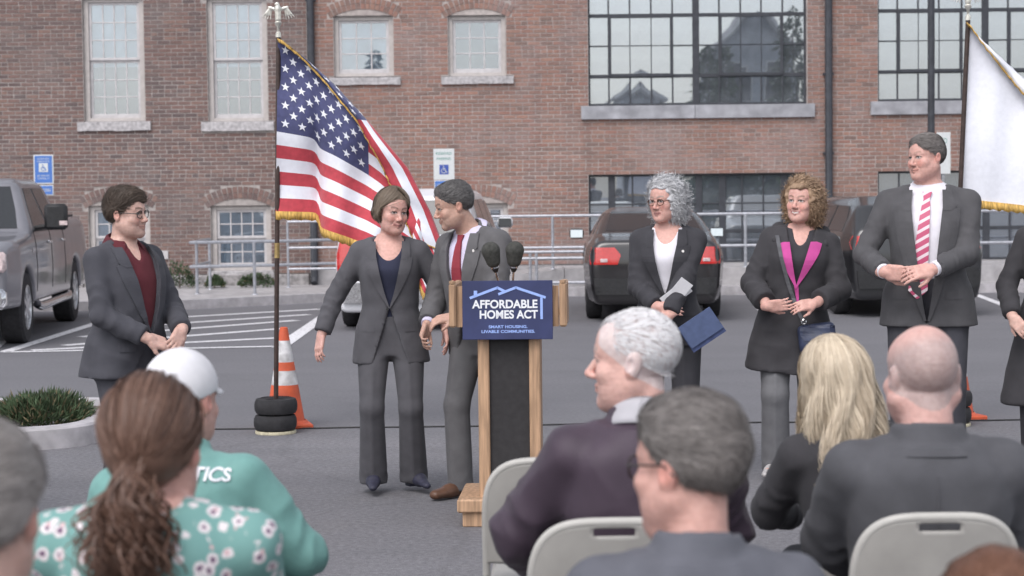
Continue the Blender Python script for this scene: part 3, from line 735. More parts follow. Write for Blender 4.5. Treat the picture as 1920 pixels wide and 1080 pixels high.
# ---------------- brick building
def brick_mat(name, cols, stain):
    m, t, b = nodes(name)
    g = N(t, 'ShaderNodeNewGeometry'); oi = N(t, 'ShaderNodeObjectInfo')
    f = math_(t, 'FRACT', math_(t, 'ADD', g.outputs['Random Per Island'], oi.outputs['Random']))
    c = ramp(t, f, [(i / (len(cols) - 1), q) for i, q in enumerate(cols)])
    nz = N(t, 'ShaderNodeTexNoise', Scale=1.1, Detail=4.0); t.links.new(g.outputs['Position'], nz.inputs['Vector'])
    c = mixc(t, math_(t, 'MULTIPLY', ramp(t, nz.outputs[0], [(0.48, 0.0), (0.68, 1.0)]), stain[1]), c, stain[0])
    mp = N(t, 'ShaderNodeMapping'); mp.inputs['Scale'].default_value = (2.2, 1.0, 0.22); t.links.new(g.outputs['Position'], mp.inputs[0]); n3 = N(t, 'ShaderNodeTexNoise', Scale=1.6, Detail=5.0); t.links.new(mp.outputs[0], n3.inputs['Vector'])
    c = mixc(t, math_(t, 'MULTIPLY', ramp(t, n3.outputs[0], [(0.52, 0.0), (0.68, 1.0)]), 0.32), c, (0.14, 0.115, 0.115))
    n2 = N(t, 'ShaderNodeTexNoise', Scale=26.0, Detail=5.0); t.links.new(g.outputs['Position'], n2.inputs['Vector'])
    c = mixc(t, 0.7, c, ramp(t, n2.outputs[0], [(0.3, (0.72, 0.72, 0.72)), (0.7, (1.25, 1.25, 1.25))]), 'MULTIPLY')
    t.links.new(c, b.inputs['Base Color']); b.inputs['Roughness'].default_value = 0.9; b.inputs['Specular IOR Level'].default_value = 0.25
    bp = N(t, 'ShaderNodeBump', Strength=0.4, Distance=0.004); t.links.new(n2.outputs[0], bp.inputs['Height']); t.links.new(bp.outputs[0], b.inputs['Normal'])
    return m
BR_WING = brick_mat('dark_old_brick', [(0.165, 0.110, 0.100), (0.210, 0.130, 0.114), (0.145, 0.106, 0.102), (0.235, 0.152, 0.130), (0.185, 0.124, 0.114), (0.125, 0.096, 0.095), (0.215, 0.136, 0.120)], ((0.225, 0.195, 0.19), 0.4))
BR_MAIN = brick_mat('red_brick', [(0.268, 0.160, 0.132), (0.312, 0.174, 0.140), (0.218, 0.148, 0.130), (0.332, 0.195, 0.157), (0.260, 0.167, 0.140), (0.302, 0.165, 0.135), (0.202, 0.142, 0.126), (0.298, 0.184, 0.152)], ((0.31, 0.245, 0.24), 0.5))
MORT_W = mk('grey_mortar', (0.36, 0.325, 0.31), 0.95, nscale=12, namt=0.12)
MORT_M = mk('pale_mortar', (0.43, 0.385, 0.365), 0.95, nscale=12, namt=0.12, low=(0.8, 0.4, (0.29, 0.24, 0.235)))
CO, SL = 0.0667, 0.2075
def brick_wall(root, x0, x1, z0, z1, py, holes, bmat, mmat, seed, picks, arcs=()):
    """recessed mortar wall with every brick its own block; 300 of them single objects"""
    ox = root.location.x; oy = root.location.y; rr = random.Random(seed)
    # mortar backing, split round the openings
    xs = sorted({x0, x1} | {v for h in holes for v in h[:2] if x0 < v < x1}); mb = MB()
    for a, b in zip(xs, xs[1:]):
        iv = sorted([(h[2], h[3]) for h in holes if h[0] < (a + b) / 2 < h[1]]); z = z0
        for za, zb in iv + [(z1, z1)]:
            if za > z + 0.01: mb.box(((a + b) / 2 - ox, py + 0.15 - oy, (z + za) / 2), ((b - a) / 2, 0.15, (za - z) / 2))
            z = max(z, zb)
    wall = mb.build('wall', mmat, root)
    bm_ = MB(); b0 = MB().box((0, 0, 0), (0.0968, 0.02, 0.0262), bev=0.003); proto = None; n1 = 0
    nrow = int((z1 - z0) / CO); V = []; F = []
    for i in range(nrow):
        zc = z0 + (i + 0.5) * CO; hd = (i % 7 == 3); pitch = SL / 2 if hd else SL
        off = (0 if i % 2 else SL / 2) + rr.uniform(-0.012, 0.012)
        hs_ = sorted([(h[0] - 0.004, h[1] + 0.004) for h in holes if h[2] < zc < h[3]] + [(a[0] - q_, a[0] + q_) for a in arcs if a[3] < zc + 0.02 and zc - 0.03 < a[1] + a[2] for q_ in [min(math.sqrt(max(a[2] ** 2 - (zc - 0.02 - a[1]) ** 2, 0)), a[4])]]); segs = []; x = x0
        for a, b in hs_ + [(x1, x1)]:
            if a > x: segs.append((x, min(a, x1)))
            x = max(x, b)
        for a, b in segs:
            k = math.floor((a - off - x0) / pitch)
            cuts = [a]
            while True:
                e = x0 + off + (k + 1) * pitch; k += 1
                if e <= a + 0.045: continue
                if e >= b - 0.045: break
                cuts.append(e)
            cuts.append(b)
            for c0, c1 in zip(cuts, cuts[1:]):
                w_ = c1 - c0 - 0.0135
                if w_ < 0.02: continue
                cx = (c0 + c1) / 2; dy = rr.uniform(-0.0025, 0.002); full = abs(c1 - c0 - SL) < 0.004
                if full and n1 < 300:
                    q = proj((cx, py, zc))
                    if any(r_[0] < q[0] < r_[2] and r_[1] < q[1] < r_[3] for r_ in picks):
                        if proto is None:
                            proto = b0.build('brick', bmat, wall)
                            o = proto
                        else: o = proto.copy(); COL.objects.link(o); o.parent = wall
                        o.location = (cx - ox, py + 0.0135 + dy - oy, zc); o.rotation_euler = (0, rr.uniform(-0.004, 0.004), 0); n1 += 1; continue
                hw, hh = w_ / 2, 0.0262; yf = py - 0.0065 + dy - oy; yb = py + 0.004 - oy; n = len(V); cxl = cx - ox; tl = rr.uniform(-0.001, 0.001)
                V += [(cxl - hw, yf, zc - hh + tl), (cxl + hw, yf, zc - hh - tl), (cxl + hw, yf, zc + hh - tl), (cxl - hw, yf, zc + hh + tl), (cxl - hw, yb, zc - hh), (cxl + hw, yb, zc - hh), (cxl + hw, yb, zc + hh), (cxl - hw, yb, zc + hh)]
                F += [(n, n + 1, n + 2, n + 3), (n, n + 4, n + 5, n + 1), (n + 1, n + 5, n + 6, n + 2), (n + 2, n + 6, n + 7, n + 3), (n + 3, n + 7, n + 4, n)]
    o = link('brick_courses', npmesh('brick_courses', np.array(V), np.array(F), bmat, smooth=False), wall); tag(o, kind='stuff')
    return wall
FRAME = mk('cream_window_paint', (0.47, 0.435, 0.42), 0.6, nscale=12, namt=0.05)
SASHP = mk('pale_sash_paint', (0.52, 0.50, 0.51), 0.6, nscale=12, namt=0.05)
STEEL = mk('dark_steel_paint', (0.045, 0.048, 0.058), 0.5, nscale=12, namt=0.1)
def glass_mat(name, refl, tint, rough=0.01):
    m, t, b = nodes(name); t.nodes.remove(b)
    tr = N(t, 'ShaderNodeBsdfTransparent'); tr.inputs[0].default_value = (*tint, 1)
    gl = N(t, 'ShaderNodeBsdfGlossy'); gl.inputs['Roughness'].default_value = rough; gl.inputs[0].default_value = (0.93, 0.96, 1.0, 1)
    tc = N(t, 'ShaderNodeTexCoord'); n = N(t, 'ShaderNodeTexNoise', Scale=1.3, Detail=1.0); t.links.new(tc.outputs['Object'], n.inputs['Vector'])
    bp = N(t, 'ShaderNodeBump', Strength=0.12, Distance=0.01); t.links.new(n.outputs[0], bp.inputs['Height']); t.links.new(bp.outputs[0], gl.inputs['Normal'])
    df = N(t, 'ShaderNodeBsdfDiffuse'); df.inputs[0].default_value = (0.42, 0.45, 0.50, 1); ndt = N(t, 'ShaderNodeTexNoise', Scale=2.5, Detail=5.0); t.links.new(tc.outputs['Object'], ndt.inputs['Vector'])
    fr = N(t, 'ShaderNodeFresnel', IOR=1.5); f = math_(t, 'ADD', math_(t, 'MULTIPLY', fr.outputs[0], 1.0), refl)
    mx = N(t, 'ShaderNodeMixShader'); t.links.new(f, mx.inputs[0]); t.links.new(tr.outputs[0], mx.inputs[1]); t.links.new(gl.outputs[0], mx.inputs[2])
    mx2 = N(t, 'ShaderNodeMixShader'); t.links.new(ramp(t, ndt.outputs[0], [(0.3, 0.08), (0.7, 0.20)]), mx2.inputs[0]); t.links.new(mx.outputs[0], mx2.inputs[1]); t.links.new(df.outputs[0], mx2.inputs[2])
    t.links.new(mx2.outputs[0], t.nodes['Material Output'].inputs[0]); return m
GLASS = glass_mat('window_glass', 0.34, (0.78, 0.85, 0.90))
GLASS_S = glass_mat('sash_window_glass', 0.20, (0.84, 0.91, 0.96))
BLIND = mk('pale_blue_roller_blind', (0.54, 0.62, 0.69), 0.8, nscale=4, namt=0.05)
REFL_GREY = mk('grey_reflection_sheet', (0.26, 0.28, 0.32), 0.9, nscale=4, namt=0.06)  # grey standing in for the reflection in the lower factory panes
ROOM = mk('dim_room_wall', (0.10, 0.10, 0.11), 0.9)
def wx(px, py, D=WY): return P(px, py, D).x
def wz(px, py, D=WY): return P(px, py, D).z
def bar(mb, x0, x1, y0, y1, z0, z1): mb.box(((x0 + x1) / 2, (y0 + y1) / 2, (z0 + z1) / 2), (abs(x1 - x0) / 2, abs(y1 - y0) / 2, abs(z1 - z0) / 2), bev=0.004)
def arch_bricks(root, xa, xb, zt, rise, py, mat, n, mort, hgt=0.20):
    mb = MB(); ox, oy = root.location.x, root.location.y; w_ = (xb - xa); xc = (xa + xb) / 2; Rr = (w_ * w_ / 4 + rise * rise) / (2 * rise); zc = zt + rise - Rr
    a0 = math.asin(min(1, (w_ / 2 + 0.05) / Rr))
    for ring, (r0, r1) in enumerate(((0.006, hgt * 0.48), (hgt * 0.52, hgt))):
        for i in range(n):
            a = -a0 + 2 * a0 * (i + 0.5) / n; rm = Rr + (r0 + r1) / 2
            mb.box((xc + rm * math.sin(a) - ox, py + 0.006 - oy, zc + rm * math.cos(a)), (Rr * a0 / n * 0.90, 0.018, (r1 - r0) / 2), Matrix.Rotation(a, 3, 'Y'))
    tag(mb.build('arch_bricks', mat, root), kind='stuff')
    mb = MB(); k = 12; pts = [(xc + (Rr + hgt + 0.004) * math.sin(-a0 + 2 * a0 * i / k) - ox, zc + (Rr + hgt + 0.004) * math.cos(-a0 + 2 * a0 * i / k)) for i in range(k + 1)] + [(xc + Rr * math.sin(a0 - 2 * a0 * i / k) - ox, zc + Rr * math.cos(a0 - 2 * a0 * i / k)) for i in range(k + 1)]
    mb.prism(pts, py + 0.006 - oy, py + 0.12 - oy); mb.build('arch_mortar', mort, root)
    return lambda x: zc + math.sqrt(max(Rr * Rr - (x - xc) ** 2, 0))
def arcdef(xa, xb, zt, rise, hgt=0.20):
    w_ = xb - xa; Rr = (w_ * w_ / 4 + rise * rise) / (2 * rise); return ((xa + xb) / 2, zt + rise - Rr, Rr + hgt + 0.01, zt - 0.03, w_ / 2 + 0.10)
def sash_window(root, xa, xb, z0, z1, py, cols, rowsU, rowsL, rise, blind_or_fill, split=0.5, sill=None, lower=True, fw=0.085):
    """box frame in the wall opening, sashes with glazing bars, a pane in every light"""
    ox, oy = root.location.x, root.location.y; L = lambda x: x - ox; y = py + 0.07 - oy
    mb = MB(); bar(mb, L(xa), L(xa) + fw, y, y + 0.09, z0, z1); bar(mb, L(xb) - fw, L(xb), y, y + 0.09, z0, z1); bar(mb, L(xa) + fw, L(xb) - fw, y, y + 0.09, z0, z0 + 0.055)
    bar(mb, L(xa) + fw, L(xb) - fw, y, y + 0.09, z1 - 0.055, z1)
    if rise:
        k = 10; w_ = xb - xa; Rr = (w_ * w_ / 4 + rise * rise) / (2 * rise)
        pts = [(L(xa), z1 + 0.002), (L(xb), z1 + 0.002)] + [(L(xb) - w_ * i / k, z1 + rise - Rr + math.sqrt(Rr * Rr - (w_ / 2 - w_ * i / k) ** 2)) for i in range(0, k + 1)]
        mb.prism(pts, y + 0.002, y + 0.085)
    win = mb.build('window', FRAME, root)
    ix0, ix1, iz0, iz1 = L(xa) + fw, L(xb) - fw, z0 + 0.055, z1 - 0.055; zs = iz0 + (iz1 - iz0) * (1 - split) if lower else iz0
    sets = [(zs, iz1, rowsU, y + 0.030)] + ([(iz0, zs, rowsL, y + 0.060)] if lower else [])
    for za, zb, rw, yy in sets:
        sw_ = 0.045; mb = MB(); bb = 0.07 if za == iz0 else 0.045
        bar(mb, ix0, ix0 + sw_, yy, yy + 0.03, za, zb); bar(mb, ix1 - sw_, ix1, yy, yy + 0.03, za, zb); bar(mb, ix0 + sw_, ix1 - sw_, yy, yy + 0.03, za, za + bb); bar(mb, ix0 + sw_, ix1 - sw_, yy, yy + 0.03, zb - 0.04, zb)
        gx0, gx1, gz0, gz1 = ix0 + sw_, ix1 - sw_, za + bb, zb - 0.04
        for c in range(1, cols): q = gx0 + (gx1 - gx0) * c / cols; bar(mb, q - 0.011, q + 0.011, yy + 0.004, yy + 0.026, gz0, gz1)
        for r_ in range(1, rw): q = gz0 + (gz1 - gz0) * r_ / rw; bar(mb, gx0, gx1, yy + 0.005, yy + 0.024, q - 0.010, q + 0.010)
        mb.build('sash', SASHP, win)
        for c in range(cols):
            for r_ in range(rw):
                a, b = gx0 + (gx1 - gx0) * c / cols, gx0 + (gx1 - gx0) * (c + 1) / cols; d, e = gz0 + (gz1 - gz0) * r_ / rw, gz0 + (gz1 - gz0) * (r_ + 1) / rw
                MB().box(((a + b) / 2, yy + 0.0155, (d + e) / 2), ((b - a) / 2, 0.002, (e - d) / 2)).build('pane', GLASS_S, win)
    if blind_or_fill is not None:
        mb = MB(); mb.box(((ix0 + ix1) / 2, y + 0.097, (iz1 + blind_or_fill) / 2), ((ix1 - ix0) / 2, 0.003, (iz1 - blind_or_fill) / 2)); mb.build('blind_or_fill', BLIND, win)
    mb = MB(); x0_, x1_ = ix0 - 0.1, ix1 + 0.1
    mb.add([(x0_, y + 0.10, iz0 - .1), (x1_, y + 0.10, iz0 - .1), (x1_, y + 0.10, iz1 + .1), (x0_, y + 0.10, iz1 + .1), (x0_, y + 1.2, iz0 - .1), (x1_, y + 1.2, iz0 - .1), (x1_, y + 1.2, iz1 + .1), (x0_, y + 1.2, iz1 + .1)],
           [(4, 5, 6, 7), (0, 1, 5, 4), (2, 3, 7, 6), (0, 4, 7, 3), (1, 2, 6, 5)]); mb.build('room', ROOM, win)
    if sill:
        sx0, sx1, sz0, sz1 = sill; mb = MB(); n = 9
        for i in range(n):   # rough split face
            pass
        r_ = random.Random(int(sx0 * 100)); vs = []; 
        for i in range(n + 1):
            x = L(sx0) + (sx1 - sx0) * i / n
            vs += [(x, py - 0.055 - oy + r_.uniform(-0.008, 0.008), sz0 + r_.uniform(-0.006, 0.006)), (x, py - 0.06 - oy + r_.uniform(-0.006, 0.006), sz1), (x, py + 0.13 - oy, sz1 + 0.012), (x, py + 0.13 - oy, sz0)]
        fs = []
        for i in range(n):
            for j in range(4): fs.append((i * 4 + j, (i + 1) * 4 + j, (i + 1) * 4 + (j + 1) % 4, i * 4 + (j + 1) % 4))
        fs += [(0, 1, 2, 3), tuple(n * 4 + j for j in (3, 2, 1, 0))]
        mb.add(vs, fs); mb.build('sill', SILLM, win)
    return win
def steel_window(root, xs, zs, py, thickv, thickh, vents, sill=None, seed=0, refl_sheets=False):
    """factory window: steel grid, mullions, pivoting vents, one pane to each light"""
    ox, oy = root.location.x, root.location.y; xs = [x - ox for x in xs]; y = py + 0.09 - oy; rr = random.Random(seed)
    mb = MB(); t = 0.035
    bar(mb, xs[0] - 0.02, xs[0] + t, y, y + 0.06, zs[0], zs[-1]); bar(mb, xs[-1] - t, xs[-1] + 0.02, y, y + 0.06, zs[0], zs[-1])
    bar(mb, xs[0] + t, xs[-1] - t, y, y + 0.06, zs[0], zs[0] + t); bar(mb, xs[0] + t, xs[-1] - t, y, y + 0.06, zs[-1] - t, zs[-1])
    for i, x in enumerate(xs[1:-1], 1):
        w_ = 0.055 if i in thickv else 0.013; bar(mb, x - w_, x + w_, y + (0.0 if i in thickv else 0.008), y + 0.055, zs[0] + t, zs[-1] - t)
    for i, z in enumerate(zs[1:-1], 1):
        w_ = 0.030 if i in thickh else 0.012; bar(mb, xs[0] + t, xs[-1] - t, y + 0.010, y + 0.05, z - w_, z + w_)
    win = mb.build('window', STEEL, root)
    inv = {}
    for (c0, c1, r0, r1) in vents:
        mb = MB(); a, b, d, e = xs[c0], xs[c1], zs[r0], zs[r1]; v = 0.042
        bar(mb, a - 0.012, a + v, y - 0.012, y + 0.035, d, e); bar(mb, b - v, b + 0.012, y - 0.012, y + 0.035, d, e); bar(mb, a + v, b - v, y - 0.012, y + 0.035, d - 0.012, d + v); bar(mb, a + v, b - v, y - 0.012, y + 0.035, e - v, e + 0.012)
        mb.build('vent_frame', STEEL, win)
        for c in range(c0, c1):
            for r_ in range(r0, r1): inv[(c, r_)] = 1
    for c in range(len(xs) - 1):
        for r_ in range(len(zs) - 1):
            a, b, d, e = xs[c] + 0.008, xs[c + 1] - 0.008, zs[r_] + 0.008, zs[r_ + 1] - 0.008
            p = MB().box((0, 0, 0), ((b - a) / 2, 0.002, (e - d) / 2)).build('pane', GLASS, win); p.location = ((a + b) / 2, y + (0.026 if not inv.get((c, r_)) else 0.0), (d + e) / 2)
            p.rotation_euler = (R(rr.uniform(-0.07, 0.07) + (0.18 if inv.get((c, r_)) else 0)), 0, R(rr.uniform(-0.07, 0.07)))
    mb = MB(); x0_, x1_, a, b, dp = xs[0] - 0.3, xs[-1] + 0.3, zs[0] - 0.25, zs[-1] + 0.3, 3.6
    mb.add([(x0_, y + 0.25, a), (x1_, y + 0.25, a), (x1_, y + 0.25, b), (x0_, y + 0.25, b), (x0_, y + dp, a), (x1_, y + dp, a), (x1_, y + dp, b), (x0_, y + dp, b)], [(4, 5, 6, 7), (0, 1, 5, 4), (2, 3, 7, 6), (0, 4, 7, 3), (1, 2, 6, 5)])
    mb.build('room', ROOM, win)
    if refl_sheets:
        for i_, (a_, b_) in enumerate(zip(xs[::2], xs[2::2])): MB().box(((a_ + b_) / 2, y + 0.085, (zs[0] + zs[-1]) / 2 + 0.06 + 0.1 * (i_ % 3)), ((b_ - a_) / 2 - 0.01, 0.003, (zs[-1] - zs[0]) / 2)).build('blind_or_fill', REFL_GREY, win)  # sheets added behind the panes to lighten them; reflection tone is their colour
    mb = MB(); bar(mb, xs[0] - 0.02, xs[-1] + 0.02, y + 0.06, y + 0.25, zs[0] - 0.05, zs[0] - 0.002); mb.build('inner_ledge', SASHP, win)
    if sill:
        sx0, sx1, s0, s1 = sill; mb = MB(); xm = (sx0 + sx1) / 2 - 0.05
        bar(mb, sx0 - ox, xm - ox - 0.003, py - 0.07 - oy, py + 0.15 - oy, s0, s1); bar(mb, xm - ox + 0.003, sx1 - ox, py - 0.07 - oy, py + 0.15 - oy, s0, s1); mb.build('sill', SILLC, win)
    return win
def building_wing():
    D = WY + 0.12; X = lambda px, py=200: wx(px, py, D); Z = lambda px, py: wz(px, py, D)
    xe = X(577); root = empty('brick_building', ((X(0) + xe) / 2, D, 0), 0, 'older dark brick wing with white multi-pane sash windows at left', 'building')
    wins = []
    for a, b, sx0, sx1 in ((156, 270, 146, 283), (389, 501, 378, 514)): wins.append((X(a, 110), X(b, 110), Z(a, 228), Z(a, -2), 0.10, True, (X(sx0, 235), X(sx1, 235), Z(a, 246), Z(a, 229))))
    for a, b in ((167, 281), (396, 508)): wins.append((X(a, 440), X(b, 440), Z(a, 508), Z(a, 388), 0.13, False, (X(a - 6, 510), X(b + 6, 510), Z(a, 518), Z(a, 509))))
    holes = []; arcs = []
    for xa, xb, z0, z1, rise, up_, sill in wins:
        holes += [(xa, xb, z0, z1 + 0.02), (sill[0], sill[1], sill[2], sill[3] + 0.012)]; arcs.append(arcdef(xa, xb, z1, rise))
    base_z = Z(430, 514)
    brick_wall(root, X(0) - 3.6, xe, base_z, 6.3, D, holes, BR_WING, MORT_W, 3, [(272, 0, 386, 225), (505, 60, 512, 70), (100, 245, 500, 340), (0, 0, 150, 280)], arcs)
    for xa, xb, z0, z1, rise, up_, sill in wins:
        arch_bricks(root, xa, xb, z1, rise, D, BR_WING, 15, MORT_W)
        sash_window(root, xa, xb, z0, z1, D, 4, 3 if up_ else 2, 3 if up_ else 2, rise, z0 + (0.9 if up_ else 0.1), 0.5, sill)
    # stone base
    rr = random.Random(4); x = X(0) - 3.6; ox, oy = root.location.x, root.location.y
    mb = MB(); mb.box(((X(0) - 3.6 + xe) / 2 - ox, 0.2, base_z / 2), ((xe - X(0) + 3.6) / 2, 0.14, base_z / 2 - 0.004)); fb = mb.build('stone_base', MORT_W, root)
    while x < xe - 0.05:
        w_ = min(rr.uniform(0.7, 1.3), xe - x)
        MB().box((x + w_ / 2 - ox, 0.0, base_z / 2 - 0.002), (w_ / 2 - 0.008, 0.085 + rr.uniform(-0.01, 0.01), base_z / 2 - 0.006), bev=0.02).build('stone', GRAN, fb); x += w_
    mb = MB(); bar(mb, X(290, 480) - ox, X(316, 480) - ox, -0.03, -0.012, Z(300, 486), Z(300, 470)); mb.build('wall_plaque', SASHP, root)
    mb = MB(); mb.box(((X(0) - 3.6 + xe) / 2 - ox, 2.0, 6.42), ((xe - X(0) + 3.6) / 2 + 0.1, 2.25, 0.12), bev=0.02); mb.build('roof_edge', SILLC, root)
    return root
def building_main():
    D = WY; X = lambda px, py=200: wx(px, py, D); Z = lambda px, py: wz(px, py, D)
    x0, x1 = X(577), X(1920) + 3.4; root = empty('brick_building', ((x0 + x1) / 2, D, 0), 0, 'red brick mill building with large dark steel factory windows', 'building')
    sw_ = [(627, 738, 144, 32, 0.12, (618, 751, 160, 146)), (841, 949, 143, 31, 0.12, (828, 963, 158, 144)), (845, 953, 500, 384, 0.13, (838, 962, 510, 501))]
    W3 = []
    for a, b, yb, yt, rise, (s0, s1, sb, st) in sw_: W3.append((X(a, yb), X(b, yb), Z(a, yb), Z(a, yt), rise, (X(s0, sb), X(s1, sb), Z(a, sb), Z(a, st))))
    zu = [Z(1300, v) for v in (196, 141, 84, 27, -30, -90)]; xu = [X(v, 120) for v in (1103, 1142, 1182, 1222, 1262, 1306, 1350, 1390, 1429, 1469, 1513)]
    zl = [Z(1280, v) for v in (493, 434, 382, 326)]; xl = [X(v, 400) for v in (1104, 1148, 1187, 1227, 1268, 1312, 1356, 1393, 1433, 1472, 1512)]
    xr = [X(v, 120) for v in (1646, 1685, 1724, 1763, 1806, 1850, 1893, 1932, 1972, 2011, 2052)]; zr = [Z(1780, v) for v in (188, 133, 75, 18, -40, -98)]
    xr2 = [X(v, 400) for v in (1646, 1688, 1727, 1767, 1808, 1852, 1896, 1933, 1973, 2012, 2052)]; zr2 = [Z(1780, v) for v in (487, 428, 376, 320)]
    holes = []; arcs = []
    for xa, xb, z0, z1, rise, sill in W3: holes += [(xa, xb, z0, z1 + 0.02), (sill[0], sill[1], sill[2], sill[3] + 0.012)]; arcs.append(arcdef(xa, xb, z1, rise))
    sills = [(X(1090, 210), X(1527, 210), Z(1300, 222), Z(1300, 197)), (X(1632, 205), X(2066, 205), Z(1780, 214), Z(1780, 189))]
    for xs, zs in ((xu, zu), (xl, zl), (xr, zr), (xr2, zr2)): holes.append((xs[0], xs[-1], zs[0], zs[-1]))
    for s in sills: holes.append((s[0], s[1], s[2], s[3] + 0.003))
    base_z = 0.42
    brick_wall(root, x0, x1, base_z, 6.3, D, holes, BR_MAIN, MORT_M, 8, [(962, 5, 1096, 395), (745, 20, 838, 140), (740, 170, 960, 270), (1560, 5, 1640, 330)], arcs)
    for xa, xb, z0, z1, rise, sill in W3:
        up_ = z0 > 2
        arch_bricks(root, xa, xb, z1, rise, D, BR_MAIN, 15, MORT_M)
        sash_window(root, xa, xb, z0, z1, D, 3 if up_ else 4, 3 if up_ else 2, 2, rise, z0 - 0.0 if xa < X(700) else None, 0.5, sill, lower=not up_, fw=0.075)
    steel_window(root, xu, zu, D, (5,), (1, 3), [(1, 4, 1, 3), (6, 9, 1, 3)], sills[0], 1)
    steel_window(root, xl, zl, D, (1, 5, 6, 9), (1,), [], None, 2, True)
    steel_window(root, xr, zr, D, (5,), (1, 3), [(1, 4, 1, 3), (6, 9, 1, 3)], sills[1], 3)
    steel_window(root, xr2, zr2, D, (5,), (1,), [], None, 4, True)
    ox = root.location.x
    mb = MB(); mb.box(((x0 + x1) / 2 - ox, 0.16, base_z / 2), ((x1 - x0) / 2, 0.15, base_z / 2 - 0.003)); mb.build('concrete_base', CONC, root)
    mb = MB(); mb.box(((x0 + x1) / 2 - ox, 2.0, 6.42), ((x1 - x0) / 2 + 0.1, 2.2, 0.12), bev=0.02); mb.build('roof_edge', SILLC, root)
    for px in (583, 1552):   # downpipes
        xx = X(px + (1 if px < 600 else 0), 100) - ox; mb = MB(); mb.tube([(xx, -0.09, 6.2), (xx, -0.09, 0.26), (xx, -0.16, 0.16)], 0.062, 12)
        for z in (0.9, 2.2, 3.5, 4.8): mb.box((xx, -0.045, z), (0.085, 0.045, 0.02))
        mb.build('downpipe', STEEL, root, smooth=True)
    return root
wing = building_wing(); mainb = building_main()
# ---------------- ramp, railings, planting, signs, and the street behind the camera that the panes mirror
GALV = mk('galvanised_pipe', (0.42, 0.43, 0.47), 0.45, metal=0.55, nscale=20, namt=0.08)
rx0, rx1 = wx(880, 520, 30.0), wx(1920, 500, 30.0) + 3
sheet('ramp', [(rx0 + 1.5, 30.25), (rx1, 30.25), (rx1, WY - 0.03), (rx0 + 1.5, WY - 0.03)], 0.0, 0.40, CONC)
mb = MB(); mb.add([(rx0 - 1.2, 30.25, 0.13), (rx0 + 1.49, 30.25, 0.13), (rx0 + 1.49, 30.25, 0.40), (rx0 - 1.2, WY - 0.05, 0.13), (rx0 + 1.49, WY - 0.05, 0.13), (rx0 + 1.49, WY - 0.05, 0.40)],
                  [(0, 1, 2), (3, 5, 4), (0, 2, 5, 3), (0, 3, 4, 1), (1, 4, 5, 2)]); tag(mb.build('ramp', CONC), kind='structure')
def railing(label, pts, rails, posts, r=0.024):
    """pts: plan points with base height; rails: heights; posts: indices along (0..1)"""
    a = Vector(pts[0]); root = empty('handrail', a, 0, label, 'handrail'); P_ = [Vector(p) - a for p in pts]
    for h in rails: MB().tube([p + Vector((0, 0, h)) for p in P_], r, 8).build('rail', GALV, root, smooth=True)
    tot = [0]
    for p, q in zip(P_, P_[1:]): tot.append(tot[-1] + (q - p).length)
    for t in posts:
        s_ = t * tot[-1]; i = max(j for j in range(len(tot) - 1) if tot[j] <= s_ + 1e-6); u = (s_ - tot[i]) / (tot[i + 1] - tot[i]); p = P_[i].lerp(P_[i + 1], u)
        mb = MB(); mb.tube([p, p + Vector((0, 0, max(rails)))], r, 8); mb.lathe([(0.0, 0.012), (0.05, 0.012), (0.055, 0)], p, 10); mb.build('post', GALV, root, smooth=True)
X3 = lambda px, D: wx(px, 480, D)
railing('long galvanised handrail along the ramp behind the black sedan', [(X3(905, 30.3), 30.3, 0.40), (X3(1480, 30.3), 30.3, 0.40), (X3(2000, 30.3), 30.3, 0.40)], (0.84, 0.34), (0.0, 0.12, 0.45, 0.72, 0.99))
railing('low double galvanised rail on the ramp foot right of the podium', [(X3(965, 29.9), 29.9, 0.125), (X3(1110, 29.9), 29.9, 0.125)], (0.56, 0.46, 0.08), (0.2, 0.28, 1.0))
railing('galvanised handrail turning the pavement corner left of the flag', [(X3(393, 30.6), 30.6, 0.125), (X3(357, 28.6), 28.6, 0.125), (X3(512, 28.9), 28.9, 0.125), (X3(640, 29.4), 29.4, 0.125)], (0.80, 0.44), (0.0, 0.32, 0.68, 1.0))
railing('galvanised handrail by the downpipe under the flag', [(X3(540, 30.9), 30.9, 0.125), (X3(640, 30.9), 30.9, 0.125), (X3(760, 30.9), 30.9, 0.125)], (1.06, 0.76, 0.64, 0.30), (0.0, 0.45, 1.0), 0.02)
LEAF = mk('evergreen_leaf', (0.055, 0.085, 0.042), 0.7, nscale=9, namt=0.25)
LEAF2 = mk('dry_grass_blade', (0.16, 0.13, 0.075), 0.8, nscale=9, namt=0.2)
BARK = mk('bark', (0.09, 0.07, 0.06), 0.9, nscale=15, namt=0.2)
def leafy(name, c, rad, n, ln, wd, mats, parent, seed, upb=0.4, mfrac=0.0):
    r = np.random.RandomState(seed); V = []; F = []; mi = []
    d = r.normal(size=(n, 3)); d /= np.linalg.norm(d, axis=1, keepdims=True); d[:, 2] = np.abs(d[:, 2]) if upb > 0 else d[:, 2]
    rr = r.uniform(0.35, 1.0, (n, 1)) ** 0.5 * (1 + 0.25 * wob(d, 3.0, seed))[:, None]; p = d * rr * np.array(rad)
    a = d + r.normal(0, 0.5, (n, 3)) + np.array((0, 0, upb)); a /= np.linalg.norm(a, axis=1, keepdims=True); b = np.cross(a, r.normal(size=(n, 3))); b /= np.linalg.norm(b, axis=1, keepdims=True)
    L = ln * r.uniform(0.6, 1.3, (n, 1)); W = wd * r.uniform(0.7, 1.2, (n, 1))
    V = np.stack([p - b * W * 0.4, p + a * L * 0.55 - b * W, p + a * L, p + a * L * 0.5 + b * W], 1).reshape(-1, 3) + np.array(c)
    F = np.arange(n * 4).reshape(-1, 4); mi = (r.uniform(size=n) < mfrac).astype(int)
    return link(name, npmesh(name, V, F, mats, smooth=False, mi=mi), parent)
